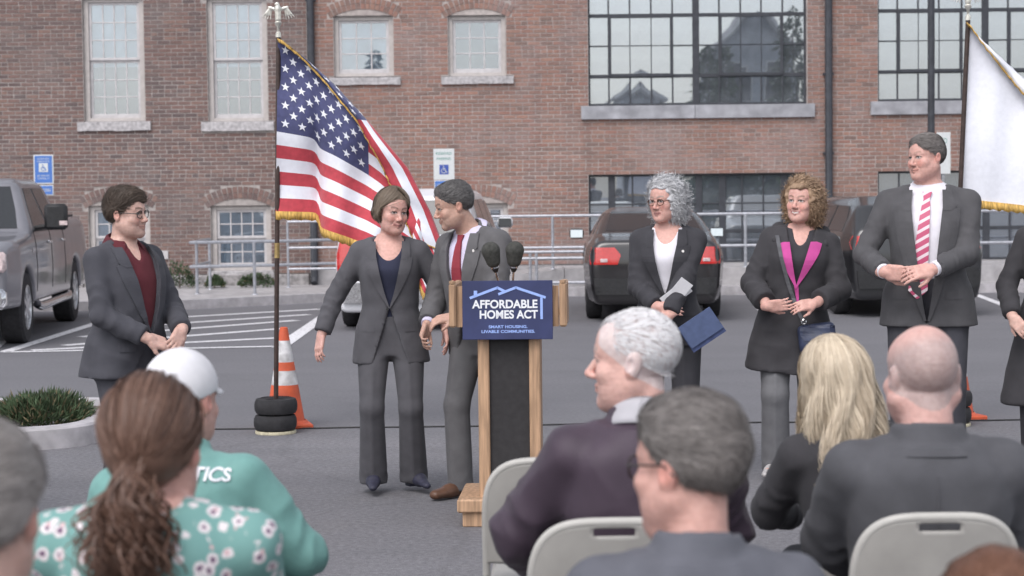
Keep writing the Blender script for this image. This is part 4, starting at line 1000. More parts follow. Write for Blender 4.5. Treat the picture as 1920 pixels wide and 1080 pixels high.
for i, (px, py, w_, h_, lab) in enumerate(((337, 552, 0.30, 0.34, 'low evergreen shrub at the foot of the brick wing, right of the man'), (402, 552, 0.16, 0.16, 'smallest evergreen shrub by the stone base, behind the handrail'), (478, 550, 0.30, 0.18, 'wide low evergreen shrub by the stone base under the sash window'))):
    g_ = P(px, py, 31.1); root = empty('shrub', (g_.x, 31.1, 0.125), 0, lab, 'shrub', 'shrubs along the brick wing')
    leafy('foliage', (0, 0, 0.02), (w_, 0.2, h_), 900, 0.05, 0.012, [LEAF, LEAF2], root, 20 + i, 0.4, 0.08)
    MB().tube([(0, 0, -0.005), (0.01, 0, h_ * 0.6)], [0.015, 0.006], 6).build('stem', BARK, root)
# planting island in the foreground at left
iy0, iy1, ix1, ix0 = G(100, 846).y, 14.3, G(178, 838).x, -7.5
def rrect(i, z):
    pts = []; r = 0.55
    a0, a1, b0, b1 = ix0 + i, ix1 - i, iy0 + i, iy1 - i; rr = max(r - i, 0.05)
    for cx, cy, s in ((a1 - rr, b0 + rr, -90), (a1 - rr, b1 - rr, 0), (a0 + rr, b1 - rr, 90), (a0 + rr, b0 + rr, 180)):
        for k in range(7): t = R(s + 15 * k); pts.append((cx + rr * math.cos(t), cy + rr * math.sin(t), z))
    return pts
mb = MB(); n = 28; mb.add(rrect(0, -0.02) + rrect(0.01, 0.125) + rrect(0.025, 0.14) + rrect(0.15, 0.14) + rrect(0.16, 0.05), [(k * n + i, k * n + (i + 1) % n, (k + 1) * n + (i + 1) % n, (k + 1) * n + i) for k in range(4) for i in range(n)])
tag(mb.build('kerb', CONC2, smooth=True), kind='structure')
MULCH = mk('mulch_soil', (0.11, 0.095, 0.085), 0.95, nscale=60, namt=0.3, bump=0.8, bscale=90)
mb = MB(); mb.add(rrect(0.155, 0.095), [tuple(range(n))]); tag(mb.build('planting_bed', MULCH), kind='structure')
rs = np.random.RandomState(3); V = []; F = []
for i in range(420):
    x, y = rs.uniform(ix0 + 4.2, ix1 - 0.2), rs.uniform(iy0 + 0.2, iy0 + 1.5); s_ = rs.uniform(0.006, 0.02); n0 = len(V)
    V += [(x + rs.uniform(-s_, s_), y + rs.uniform(-s_, s_), 0.094) for _ in range(3)] + [(x, y, 0.094 + s_)]; F += [(n0, n0 + 1, n0 + 3, n0 + 3), (n0 + 1, n0 + 2, n0 + 3, n0 + 3), (n0 + 2, n0, n0 + 3, n0 + 3)]
o = link('gravel', npmesh('gravel', np.array(V), np.array([f[:3] for f in F]), CONC2, smooth=False)); tag(o, 'loose pale gravel scattered over the planting bed', 'gravel', kind='stuff')
sp_ = P(72, 780, 13.1); root = empty('shrub', (sp_.x, 13.1, 0.09), 0, 'spreading green juniper shrub in the kerbed bed at left', 'shrub')
leafy('foliage', (0, 0, 0.0), (0.34, 0.36, 0.15), 4200, 0.075, 0.006, [LEAF, LEAF2], root, 31, 0.55, 0.18)
for k in range(6): MB().tube([(0, 0, 0.0), (0.16 * math.cos(k), 0.16 * math.sin(k), 0.10)], [0.012, 0.005], 6).build('stem', BARK, root)
# signs
BLUE = mk('sign_blue', (0.075, 0.185, 0.52), 0.45, namt=0.04); WHT = mk('sign_white', (0.62, 0.64, 0.65), 0.45, namt=0.03); POSTM = mk('galvanised_sign_post', (0.30, 0.31, 0.33), 0.5, metal=0.4); GRNT = mk('sign_green_ink', (0.10, 0.28, 0.24), 0.5)
def text(name, s, size_w, size_h, loc, mat, parent, rot=(R(90), 0, 0), bold=0.0, depth=0.001):
    cu = bpy.data.curves.new(name, 'FONT'); cu.body = s; cu.align_x = 'CENTER'; cu.align_y = 'CENTER'; cu.extrude = 0.0; cu.offset = bold
    o = bpy.data.objects.new(name, cu); COL.objects.link(o); bpy.context.view_layer.update()
    dg = bpy.context.evaluated_depsgraph_get(); me = bpy.data.meshes.new_from_object(o.evaluated_get(dg)); bpy.data.objects.remove(o); 
    xs = [v.co.x for v in me.vertices]; ys = [v.co.y for v in me.vertices]; cx, cy = (min(xs) + max(xs)) / 2, (min(ys) + max(ys)) / 2
    sx, sy = size_w / (max(xs) - min(xs)), size_h / (max(ys) - min(ys))
    for v in me.vertices: v.co = Vector(((v.co.x - cx) * sx, (v.co.y - cy) * sy, 0))
    me.materials.clear(); me.materials.append(mat); ob = link(name, me, parent, loc); ob.rotation_euler = rot
    return ob
def wheelchair(parent, c, s, mat, y):
    mb = MB(); x0, z0 = c
    circ = [(x0 + s * (-0.05 + 0.26 * math.cos(t)), y, z0 + s * (-0.16 + 0.26 * math.sin(t))) for t in np.linspace(R(120), R(380), 14)]
    mb.tube(circ, s * 0.045, 5); mb.tube([(x0 - s * 0.06, y, z0 + s * 0.26), (x0 - s * 0.04, y, z0 - s * 0.04), (x0 + s * 0.20, y, z0 - s * 0.06), (x0 + s * 0.30, y, z0 - s * 0.38), (x0 + s * 0.40, y, z0 - s * 0.36)], s * 0.05, 5)
    mb.tube([(x0 - s * 0.05, y, z0 + s * 0.10), (x0 + s * 0.16, y, z0 + s * 0.10)], s * 0.045, 5); mb.lathe([(0, 0.01), (s * 0.075, 0.0)], (x0 - s * 0.06, y, z0 + s * 0.37), 10, Matrix.Rotation(R(90), 3, 'X')); mb.build('wheelchair_symbol', mat, parent)
def sign(label, px, D, top, bot, w_px, style, plate=None):
    c = P(px, top, D); z1, z0 = wz(px, top, D), wz(px, bot, D); hw = w_px * D / F_PX / 2
    root = empty('parking_sign', (c.x, D, 0.1 if D > 28 else 0), 0, label, 'sign'); bz = root.location.z
    MB().box((0, 0.03, (z1 - bz) / 2), (0.022, 0.022, (z1 - bz) / 2 - 0.01)).build('post', POSTM, root)
    z1 -= bz; z0 -= bz; h = z1 - z0; zc = (z0 + z1) / 2
    if style == 'x': 
        MB().box((0, 0, zc), (hw, 0.003, h / 2), bev=0.002).build('sign_plate', WHT, root); text('lettering', 'NO', hw * 1.0, h * 0.12, (0, -0.0045, zc + h * 0.3), GRNT, root); return
    face, ink = (BLUE, WHT) if style == 'b' else (WHT, GRNT)
    if style == 'b':
        MB().box((0, 0, zc), (hw, 0.003, h / 2), bev=0.002).build('sign_plate', WHT, root); MB().box((0, -0.0035, zc), (hw - 0.018, 0.002, h / 2 - 0.018)).build('sign_face', BLUE, root)
        MB().box((0, -0.007, zc + h * 0.06), (hw * 0.46, 0.001, h * 0.15)).build('symbol_panel', WHT, root); wheelchair(root, (0, zc + h * 0.06), h * 0.25, BLUE, -0.009)
        for s_, zz in (('RESERVED', 0.36), ('PARKING', 0.27), ('BY PERMIT', -0.22), ('ONLY', -0.31)): text('lettering', s_, hw * 1.2, h * 0.055, (0, -0.0065, zc + h * zz), WHT, root)
    else:
        MB().box((0, 0, zc), (hw, 0.003, h / 2), bev=0.002).build('sign_plate', WHT, root)
        text('lettering', 'RESERVED', hw * 1.5, h * 0.085, (0, -0.0045, zc + h * 0.35), GRNT, root, bold=0.01); text('lettering', 'PARKING', hw * 1.35, h * 0.085, (0, -0.0045, zc + h * 0.18), GRNT, root, bold=0.01)
        MB().box((0, -0.0045, zc - h * 0.17), (hw * 0.44, 0.001, h * 0.155)).build('symbol_panel', mk('symbol_blue', (0.05, 0.09, 0.36), 0.5), root); wheelchair(root, (0, zc - h * 0.17), h * 0.27, WHT, -0.006)
    if plate:
        a, b = wz(px, plate[0], D) - bz, wz(px, plate[1], D) - bz; MB().box((0.0, 0, (a + b) / 2), (hw * 0.95, 0.003, (a - b) / 2), bev=0.002).build('lower_plate', WHT, root)
        MB().box((0.0, -0.0035, (a + b) / 2), (hw * 0.95 - 0.012, 0.002, (a - b) / 2 - 0.012)).build('lower_face', BLUE, root); text('lettering', 'VAN ACCESSIBLE', hw * 1.4, (a - b) * 0.28, (0, -0.0065, (a + b) / 2), WHT, root)
sign('blue and white disabled parking sign above the grey pickup truck', 81, 28.9, 290, 345, 37, 'b', (347, 366))
sign('white disabled parking sign with blue wheelchair symbol right of the flag', 832, 29.6, 279, 337, 39, 'w', (338, 356))
sign('plain white parking sign half hidden behind the tall man', 1769, 28.9, 248, 326, 26, 'x')
# lamp post
lp = P(1746, 300, 29.2); root = empty('lamp_post', (lp.x, 29.2, 0.1), 0, 'black steel lamp post in front of the right-hand factory window', 'lamp post')
MB().tube([(0, 0, 0), (0, 0, 7.5)], 0.053, 14).build('pole', STEEL, root, smooth=True); MB().lathe([(0.16, 0), (0.16, 0.03), (0.10, 0.08), (0.056, 0.25)], (0, 0, 0), 14).build('base', STEEL, root, smooth=True); MB().box((0, -0.4, 7.5), (0.12, 0.45, 0.05), bev=0.02).build('lamp_head', STEEL, root)
# things on the inner ledge of the upper factory window
def pot(px, py, w_px, h_px, lab, mat, plant=False):
    D = WY + 0.26; c = P(px, py, D); s = D / F_PX; z0 = wz(1300, 196, WY) + 0.0; root = empty('flower_pot' if plant else 'storage_box', (c.x, D, z0), 0, lab, 'flower pot' if plant else 'box')
    if plant:
        MB().lathe([(0, 0), (w_px * s * 0.36, 0), (w_px * s * 0.5, h_px * s), (w_px * s * 0.43, h_px * s), (w_px * s * 0.40, h_px * s * 0.8), (0, h_px * s * 0.8)], (0, 0, 0), 14).build('pot', mat, root, smooth=True); leafy('foliage', (0, 0, h_px * s), (0.12, 0.1, 0.16), 160, 0.10, 0.02, [LEAF, LEAF2], root, int(px), 0.5)
    else: 
        MB().box((0, 0, h_px * s / 2), (w_px * s / 2, 0.08, h_px * s / 2), bev=0.006).build('carton', mat, root); MB().box((0, 0, h_px * s + 0.006), (w_px * s / 2 + 0.006, 0.086, 0.006)).build('lid', mat, root)
PALEC = mk('pale_ceramic', (0.55, 0.52, 0.50), 0.5); CARD = mk('grey_card', (0.30, 0.30, 0.31), 0.8)
pot(1372, 190, 22, 13, 'small pale flower pot on the inner ledge of the upper factory window', PALEC, True); pot(1197, 190, 24, 14, 'leafy pale flower pot in the left half of the upper factory window', PALEC, True)
pot(1416, 180, 16, 36, 'tall grey box standing inside the upper factory window', CARD); pot(1157, 190, 26, 8, 'flat white box on the left end of the upper factory window ledge', PALEC); pot(1240, 188, 20, 20, 'squat grey box on the upper factory window ledge', CARD)
# street behind the camera, mirrored in the panes
GRASSM = mk('far_house_siding', (0.48, 0.50, 0.54), 0.8, nscale=3, namt=0.06); ROOFM = mk('far_house_roof', (0.28, 0.28, 0.30), 0.9); TRIM = mk('far_house_trim', (0.62, 0.62, 0.62), 0.7)
def mirror_px(px, py, Y):
    """point behind the camera (y=Y<0) whose mirror image in the wall plane is seen at a photo pixel"""
    p = P(px, py, 2 * (WY + 0.1) - Y); return Vector((p.x, Y, p.z))
def house(label, px0, px1, py_ridge, py_eave, Y, dep=9.0):
    a, b = mirror_px(px0, py_eave, Y), mirror_px(px1, py_eave, Y); zr = mirror_px((px0 + px1) / 2, py_ridge, Y).z; ze = a.z; xa, xb = a.x, b.x; xm = (xa + xb) / 2
    root = empty('house', (xm, Y, 0), 0, label, 'house'); hw = (xb - xa) / 2
    MB().prism([(-hw, 0), (hw, 0), (hw, ze), (0, zr), (-hw, ze)], -dep, 0).build('wall', GRASSM, root)
    for s in (-1, 1): MB().add([(0, 0.35, zr + 0.12), (s * (hw + 0.4), 0.35, ze - 0.22), (s * (hw + 0.4), -dep - 0.3, ze - 0.22), (0, -dep - 0.3, zr + 0.12), (0, 0.35, zr + 0.30), (s * (hw + 0.4), 0.35, ze - 0.04), (s * (hw + 0.4), -dep - 0.3, ze - 0.04), (0, -dep - 0.3, zr + 0.30)], [(0, 1, 2, 3), (4, 5, 6, 7), (0, 1, 5, 4), (1, 2, 6, 5), (2, 3, 7, 6), (3, 0, 4, 7)]).build('roof', ROOFM, root)
    for s in (-1, 1): MB().tube([(0, 0.37, zr + 0.1), (s * (hw + 0.35), 0.37, ze - 0.2)], 0.14, 4).build('gable_trim', TRIM, root)
    for x in (-hw * 0.5, hw * 0.5):
        for z in (1.6, ze - 1.6):
            w_ = MB().box((x, 0.03, z), (0.55, 0.04, 0.8)).build('window', TRIM, root); MB().box((x, 0.08, z), (0.46, 0.01, 0.7)).build('pane', ROOM, w_)
house('grey gabled house across the road, mirrored in the upper factory window', 1348, 1490, 32, 96, -26.0)
house('pale gabled house further along, mirrored low in the upper factory window', 1165, 1235, 160, 178, -30.0, 7.0)
def conifer(label, px, py_top, Y, rad, seed):
    t = mirror_px(px, py_top, Y); root = empty('tree', (t.x, Y, 0), 0, label, 'tree'); h = t.z
    MB().tube([(0, 0, -0.1), (0, 0, h * 0.9)], [0.16, 0.03], 7).build('trunk', BARK, root)
    r = np.random.RandomState(seed); n = 3200; u = r.uniform(0, 1, n) ** 0.6; z = h - u * h * 0.92; a = r.uniform(0, 6.28, n); q = rad * u * r.uniform(0.25, 1.0, n) * (0.75 + 0.25 * np.sin(z * 6 + a * 2))
    c = np.stack([np.cos(a) * q, np.sin(a) * q, z - q * 0.25], 1); d = np.stack([np.cos(a), np.sin(a), -0.35 * np.ones(n)], 1) + r.normal(0, 0.35, (n, 3)); b = np.cross(d, r.normal(size=(n, 3))); b /= np.linalg.norm(b, axis=1, keepdims=True)
    L = 0.32 * r.uniform(0.6, 1.3, (n, 1)); V = np.stack([c, c + d * L * 0.5 - b * 0.07, c + d * L, c + d * L * 0.5 + b * 0.07], 1).reshape(-1, 3)
    link('crown', npmesh('crown', V, np.arange(n * 4).reshape(-1, 4), LEAF, smooth=False), root)
conifer('tall pointed conifer mirrored beside the house in the upper factory window', 1330, 84, -22.0, 1.9, 1); conifer('shorter broad conifer mirrored at the middle of the upper factory window', 1360, 100, -20.0, 2.0, 2)
conifer('dark conifer mirrored at the right end of the upper factory window', 1490, 10, -19.0, 3.2, 3); conifer('slim conifer mirrored in the small sash window above the flag', 702, 92, -24.0, 1.3, 4)
SKIN = skin_mat('skin')
EYEW = mk('glasses_lens_glass', (0.25, 0.26, 0.28), 0.05, spec=0.8)
def person(label, px, D, yaw, h, o):
    k = h / 1.75; fem = o.get('fem', False); sit = o.get('sit', False)
    base = P(px, 540, D); gz = o.get('gz', 0.0)
    root = empty('person', (base.x, D, gz), R(yaw), label, 'person', o.get('group'))
    g = o.get('girth', 1.0); gy = o.get('deep', g); belly = o.get('belly', 0.0) * k
    pz = o.get('pz', 0.54 * k if sit else 0.93 * k)
    lx, ly = o.get('lean', (0, 0)); o_ = np.array((0, o.get('py', 0.0), pz)); up = nrm((lx, ly, 0.54 * k))
    rt = nrm(np.array((1, 0, 0)) - up[0] * up); 
    tw = R(o.get('twist', 0)); bk = np.cross(up, rt); rt, bk = rt * math.cos(tw) + bk * math.sin(tw), bk * math.cos(tw) - rt * math.sin(tw)
    M = np.stack([rt, bk, up], 1)
    T = lambda x, y, z: o_ + M @ np.array((x, y, (z - 0.93)), float) * 1.0 if False else o_ + M @ np.array((x * k, y * k, (z - 0.93) * k), float)
    sw = o.get('sw', 0.155 if fem else 0.180) * k
    hipw = 0.098 * k
    # --- joints
    sh = {s: T(0, 0.012, 1.385) + rt * s * sw for s in (-1, 1)}
    l1, l2 = 0.285 * k, 0.255 * k
    wr = {}; el = {}; hd = {}; hn = {}; cu = {}
    for s, key in ((-1, 'R'), (1, 'L')):
        a = o.get('arm' + key, None)
        if a is None: a = dict(w=(s * (sw + 0.07 * k), -0.02, pz - 0.08 * k), d=(0, -0.15, -1), n=(-s, 0, 0), pole=(s * 0.6, 0.5, 1.0))
        w_ = np.array(a['w'], float); e = ik(sh[s], w_, l1, l2, a.get('pole', (s * 0.6, 0.4, 0.9)))
        v = w_ - e; w_ = e + nrm(v) * min(np.linalg.norm(v), l2)
        wr[s], el[s], hd[s], hn[s], cu[s] = w_, e, a.get('d', nrm(w_ - e)), a.get('n', (-s, 0, 0)), a.get('curl', 0.35)
    hip = {s: o_ + np.array((s * hipw, 0.0, -0.02 * k)) for s in (-1, 1)}; kn = {}; an = {}; toe = {}
    for s, key in ((-1, 'R'), (1, 'L')):
        if sit:
            an[s] = np.array((s * 0.13 * k, o_[1] - 0.43 * k, 0.085)); kn[s] = np.array((s * 0.135 * k, o_[1] - 0.42 * k, 0.50 * k)); toe[s] = np.array((s * 0.1, -1, 0))
        else:
            a = o.get('leg' + key, dict(a=(s * 0.11 * k, 0.02, 0.085 * k)))
            an[s] = np.array(a['a'], float); kn[s] = ik(hip[s], an[s], 0.425 * k, 0.415 * k, a.get('pole', (s * 0.14, -1.5, 0.5))); toe[s] = np.array(a.get('toe', (s * 0.28, -1, 0)), float)
        toe[s] = nrm(toe[s])
    hy, hp, hr = o.get('head', (0, 0, 0)); HM = rotm(hy, hp, hr); hs = o.get('hs', (0.95 if fem else 1.0) * (0.5 + 0.5 * k))
    piv = T(0, -0.012, 1.505); HC = piv + HM @ np.array((0, -0.004, 0.118 * hs)); HC = HC + np.array(o.get('hoff', (0, 0, 0)))
    base_c = o.get('skin', (0.60, 0.39, 0.32))
    # --- body, one continuous surface
    allp = np.array([HC + (0, 0, 0.15), HC - (0.13, 0.15, 0), HC + (0.13, 0.13, 0)] + [p for d_ in (sh, wr, el, hip, kn, an) for p in d_.values()] + [wr[s] + nrm(hd[s]) * 0.17 for s in (-1, 1)] + [an[s] + toe[s] * 0.2 for s in (-1, 1)])
    lo, hi = allp.min(0) - 0.14, allp.max(0) + 0.14; lo[2] = -0.02
    fh = o.get('fh', 0.0040); fine = [(HC - (0.105 * hs, 0.13 * hs, 0.135 * hs), HC + (0.105 * hs, 0.125 * hs, 0.135 * hs), fh)]
    if o.get('fhand', 0.006):
        for s in (-1, 1):
            q = wr[s] + nrm(hd[s]) * 0.07; fine.append((q - 0.10, q + 0.10, o.get('fhand', 0.006)))
    f = Field(lo, hi, 0.016, fine)
    gx = g * (0.92 if fem else 1.0)
    br = [(0.84, 0.160 * gx, 0.105, 0.125, 0.01), (0.95, 0.165 * gx, 0.108 + belly * 0.6, 0.120, 0.01), (1.06, 0.142 * gx, 0.112 + belly, 0.098, 0.005), (1.18, 0.148 * gx, 0.116 + belly * 0.8, 0.105, 0.0),
          (1.29, 0.162 * gx, 0.122 + belly * 0.4 + (0.02 if fem else 0), 0.112, 0.0), (1.39, 0.158 * gx, 0.100 + belly * 0.1, 0.108, 0.008), (1.45, 0.100, 0.070, 0.085, 0.012), (1.49, 0.06, 0.05, 0.055, 0.015)]
    def rows(e, z0=None, z1=None, flare=0.0, rs=br):
        r_ = np.array(rs, float); zz = [z for z in r_[:, 0] if (z0 is None or z > z0 + 0.01) and (z1 is None or z < z1 - 0.01)]
        if z0 is not None: zz = [z0] + zz
        if z1 is not None: zz = zz + [z1]
        out = []; zz = list(np.linspace(zz[0], zz[-1], 26)); zs_ = np.linspace(r_[0, 0] - 0.1, r_[-1, 0] + 0.05, 120); kn_ = np.exp(-np.linspace(-2, 2, 17) ** 2); kn_ /= kn_.sum()
        sm_ = [np.convolve(np.pad(np.interp(zs_, r_[:, 0], r_[:, c]), 8, mode='edge'), kn_, 'valid') for c in range(1, 5)]
        for z in zz:
            v = [np.interp(z, zs_, q) for q in sm_]
            fl = flare * max(0, (1.06 - z) / 0.3)
            out.append(((z - 0.93) * k, (v[0] + fl) * k + e, v[1] * k * gy + e + fl * 0.7 * k, v[2] * k * gy + e + fl * 0.7 * k, v[3] * k))
        return out
    f.loft(o_, M, rows(0.0))
    nr = o.get('neck', 0.047 if fem else 0.057)
    f.cap(T(0, 0.022, 1.42), HC + HM @ np.array((0, 0.018, -0.055)) * hs, nr * 1.12 * k, nr * k * 0.98, 0.025)
    for s in (-1, 1):
        f.cap(T(0, 0.02, 1.45), sh[s] + up * 0.010 * k, 0.042 * k, 0.048 * k, 0.03)
        f.cap(sh[s], el[s], 0.054 * k * g ** 0.5, 0.042 * k * g ** 0.5, 0.02); f.cap(el[s], wr[s], 0.041 * k * g ** 0.5, 0.027 * k, 0.015, sq=None)
        add_hand(f, wr[s], hd[s], hn[s], s if not o.get('swap') else -s, cu[s], o.get('hands', 0.98 * k * (0.92 if fem else 1.0)))
        f.cap(hip[s], kn[s], 0.088 * k * g ** 0.5, 0.058 * k, 0.03); f.cap(kn[s], an[s], 0.056 * k, 0.036 * k, 0.02)
        f.cap(an[s] - np.array((0, 0, 0.03)), an[s] + toe[s] * 0.12 * k - np.array((0, 0, 0.05 * k)), 0.034 * k, 0.028 * k, 0.02)
    add_head(f, HC, HM, hs, **o.get('face', {}))
    V, F = f.mesh(1)
    keep = (np.abs(V - (HC - np.array((0, 0, 0.05)))) < np.array((0.16, 0.17, 0.24)) * hs).all(1)
    for s in (-1, 1): keep |= np.linalg.norm(V - (wr[s] + nrm(hd[s]) * 0.06), axis=1) < (0.16 if o.get('fhand', 0.006) else 0.0)
    V, F = coarsen(V, F, keep, 0.026)
    me = npmesh('body', V, F, SKIN); colattr(me, head_colors(V, HC, HM, hs, base_c, o.get('tint', {})))
    link('body', me, root)
    SS = lambda name, fld, mat, amp=0.003, fr=22, sd=1: fmesh(name, root, fld, mat, 1, lambda v: amp * 0.35 * wob(v * np.array((1, 1, 0.55)), fr, sd + abs(int(px))) + amp * 1.7 * (0.42 - np.abs(wob(v * np.array((0.8, 0.8, 1.1)), fr * 1.3, sd + 5 + abs(int(px))))) * np.clip(wob(v, 7, sd + 8) + 0.5, 0, 1))
    # --- trousers
    tz = 1.03
    if o.get('trousers'):
        lt = np.array([hip[-1], hip[1], kn[-1], kn[1], an[-1], an[1], o_]); lo2, hi2 = lt.min(0) - 0.2, lt.max(0) + 0.2; lo2[2] = 0.0; hi2[2] = pz + 0.2
        ft = Field(lo2, hi2, 0.0105 if not sit else 0.016)
        ft.loft(o_, np.eye(3) if sit else M, rows(0.011, 0.80 if not sit else 0.86, tz))
        hr_ = o.get('hem', 0.070) * k; kr = o.get('knee', 0.078) * k; brk = o.get('break', 0.035)
        for s in (-1, 1):
            ft.cap(hip[s], kn[s], 0.100 * k * g ** 0.5, kr, 0.035, wr=(0.003, 60, s + px, 0.0, 0.3))
            an_ = an[s] + np.array((0, 0.008, -brk)); ft.cap(kn[s], an_, kr, hr_, 0.02, wr=(0.004, 70, s + px * 0.7, 0.72, 1.2))
            ft.fn(an_ - 0.15, np.array((an_[0] + 0.15, an_[1] + 0.15, an_[2] - 0.005)), lambda X, Y, Z, q=an_[2] - 0.02: (Z - q) + 0 * X * Y, 0, 's')
        def tdisp(v):
            d = 0.0012 * wob(v * np.array((1, 1, 0.5)), 18, 3 + abs(int(px))) + 0.003 * (0.4 - np.abs(wob(v * np.array((0.9, 0.9, 1.0)), 26, 8 + abs(int(px))))) * np.clip(wob(v, 6, 11) + 0.3, 0, 1)
            for s in (-1, 1):
                tq = np.clip((hip[s][2] - v[:, 2]) / (hip[s][2] - an[s][2] + 1e-6), 0, 1); kf = np.clip((hip[s][2] - kn[s][2]) / (hip[s][2] - an[s][2] + 1e-6), 0.05, 0.95)
                A = np.where((tq < kf)[:, None], hip[s] + (kn[s] - hip[s]) * (tq / kf)[:, None], kn[s] + (an[s] - kn[s]) * ((tq - kf) / (1 - kf))[:, None])
                if not sit: d = d + 0.007 * np.exp(-((v[:, 0] - A[:, 0]) / 0.011) ** 2) * (v[:, 1] < A[:, 1]) * np.clip(tq * 5 - 0.6, 0, 1)
            return d
        fmesh('trousers', root, ft, o['trousers'], 1, tdisp)
    # --- shoes
    if o.get('shoes'):
        for s in (-1, 1):
            a, d_ = an[s], toe[s]; L = o.get('shoe_len', 0.175) * k
            fs = Field(np.minimum(a, a + d_ * 0.25) - 0.14, np.maximum(a, a + d_ * 0.25) + 0.14, 0.007)
            tz0 = a[2] - 0.085 * k
            hp_ = np.array((a[0], a[1], tz0 + (0.045 if not o.get('heels') else 0.075) * k)) - d_ * 0.03; tp = np.array((a[0], a[1], tz0 + 0.026 * k)) + d_ * L
            tr = 0.024 if fem else 0.036
            fs.cap(hp_, hp_ * 0.45 + tp * 0.55, 0.038 * k, 0.042 * k); fs.cap(hp_ * 0.45 + tp * 0.55, tp, 0.042 * k, tr * k, 0.01, sq=((0, 0, 1), 0.75))
            fs.fn(a - 1, a + 1, lambda X, Y, Z, q=tz0 + 0.001: (q - Z) + 0 * X * Y, 0, 'i')
            fmesh('shoe', root, fs, o['shoes'], 1)
            mb = MB(); mb.box((hp_[0], hp_[1], tz0 + 0.012 * k), (0.028 * k, 0.03 * k, 0.012 * k), Matrix.Rotation(math.atan2(d_[0], -d_[1]), 3, 'Z'), bev=0.004); mb.build('heel', o['shoes'], root)
    # --- shirt or inner top
    top = o.get('top'); Vb = None; ftop = None
    if o.get('shirt'):
        fsH = Field(T(0, 0, 0.98) - 0.27, T(0, 0, 1.62) + 0.27, 0.0075)
        fsH.loft(o_, M, rows(0.006, o.get('shirt_hem', 0.98), 1.488 if o.get('collar', True) else 1.46))
        for s in (-1, 1): fsH.cap(T(0, 0.02, 1.45), sh[s] + up * 0.010 * k, 0.047 * k, 0.052 * k, 0.03)
        if o.get('collar', True):
            ax0 = T(0, 0.020, 1.445); ax1 = HC + HM @ np.array((0, 0.018, -0.07)) * hs; dv = nrm(ax1 - ax0); r0 = nr * k * 1.10 + 0.009; ch_ = o.get('coll_h', 0.062); gp = o.get('coll_gap', 0.25)
            fx = nrm(rt - (rt @ dv) * dv); fy = np.cross(dv, fx); Vc = []; na, nb = 44, 7
            for i in range(na + 1):
                ph = R(-168 + 12 * gp + (336 - 24 * gp) * i / na); fr_ = (1 - math.cos(ph)) / 2; pt = max(0, (fr_ - 0.80) / 0.20)
                hi_ = ch_ * (1 - 0.42 * fr_) ; lo_ = 0.010 - 0.004 * fr_ - 0.040 * pt ** 1.5
                for j in range(nb + 1):
                    t = j / nb; stand = 0.30
                    if t < stand: z_ = hi_ * (0.35 + 0.65 * t / stand); rr = r0
                    else: q = (t - stand) / (1 - stand); z_ = hi_ + (lo_ - hi_) * q; rr = r0 + 0.007 * min(1, q * 5) + 0.020 * q + 0.016 * pt * q
                    ph2 = ph * (1 - 0.035 * gp * fr_ * t)
                    Vc.append(ax0 + dv * z_ + fx * math.sin(ph2) * rr + fy * math.cos(ph2) * rr * (1.05 + 0.18 * fr_ * t))
            Fc = [(i * (nb + 1) + j, i * (nb + 1) + j + 1, (i + 1) * (nb + 1) + j + 1, (i + 1) * (nb + 1) + j) for i in range(na) for j in range(nb)]
            oc = link('shirt_collar', npmesh('shirt_collar', np.array(Vc), np.array(Fc), o.get('coll_mat', o['shirt'])), root); md = oc.modifiers.new('thick', 'SOLIDIFY'); md.thickness = 0.003; md.offset = 0
        if o.get('neckline'):
            nz, nw = o['neckline']
            def ncut(X, Y, Z):
                x, y, z = X - o_[0], Y - o_[1], Z - o_[2]; zt = (x * M[0][2] + y * M[1][2] + z * M[2][2]) / k + 0.93; xt = (x * M[0][0] + y * M[1][0] + z * M[2][0]) / k; yt = (x * M[0][1] + y * M[1][1] + z * M[2][1]) / k
                return np.maximum(np.sqrt((xt / nw) ** 2 + ((zt - 1.50) / (1.50 - nz)) ** 2) * nw - nw, yt - 0.0) 
            fsH.fn(T(-0.2, -0.3, 1.2), T(0.2, 0.1, 1.6), ncut, 0.004, 's')
        SS('shirt', fsH, o['shirt'], 0.002, 24, 9)
        for s in (-1, 1):
            if o.get('cuffs'):
                u_ = nrm(wr[s] - el[s]); MB().tube([wr[s] - u_ * 0.05, wr[s] - u_ * 0.004], [0.037 * k, 0.035 * k], 14).build('cuff', o['shirt'], root, smooth=True)
    # --- jacket, coat or blouse
    if top:
        e = top.get('ease', 0.024); hem = top.get('hem', 0.83); ln = top.get('sleeve', 0.025)
        pts = np.array([sh[-1], sh[1], el[-1], el[1], wr[-1], wr[1], T(-0.22 * g, -0.2 - belly, hem), T(0.22 * g, 0.2, hem), T(0, 0, 1.56)])
        lo3, hi3 = pts.min(0) - 0.12, pts.max(0) + 0.12
        ftop = fj = Field(lo3, hi3, top.get('vox', 0.0095))
        rws = rows(e, hem, 1.465, top.get('flare', 0.05))
        def fold(xt, yt, zt):
            a = top.get('folds', 0.004)
            return a * np.sin(xt * 34 + 2.0 * np.sin(zt * 9 + px) + px) * np.clip((0.10 * k - zt) / 0.2, 0, 1) + 0.5 * a * np.sin(zt * 55 + 3 * np.sin(xt * 14 + px) + np.abs(xt) * 30) * np.exp(-((zt - 0.13 * k) / 0.09) ** 2)
        fj.loft(o_, M, rws, pw=2.4, fold=fold)
        pad = top.get('pad', 0.014)
        for s in (-1, 1): fj.cap(T(0, 0.018, 1.442), sh[s] + up * 0.012 * k, 0.044 * k + 0.012, 0.046 * k + pad, 0.035)
        fbd = Field.__new__(Field); fbd.ax, fbd.h, fbd.d = fj.ax, fj.h, fj.d.copy()
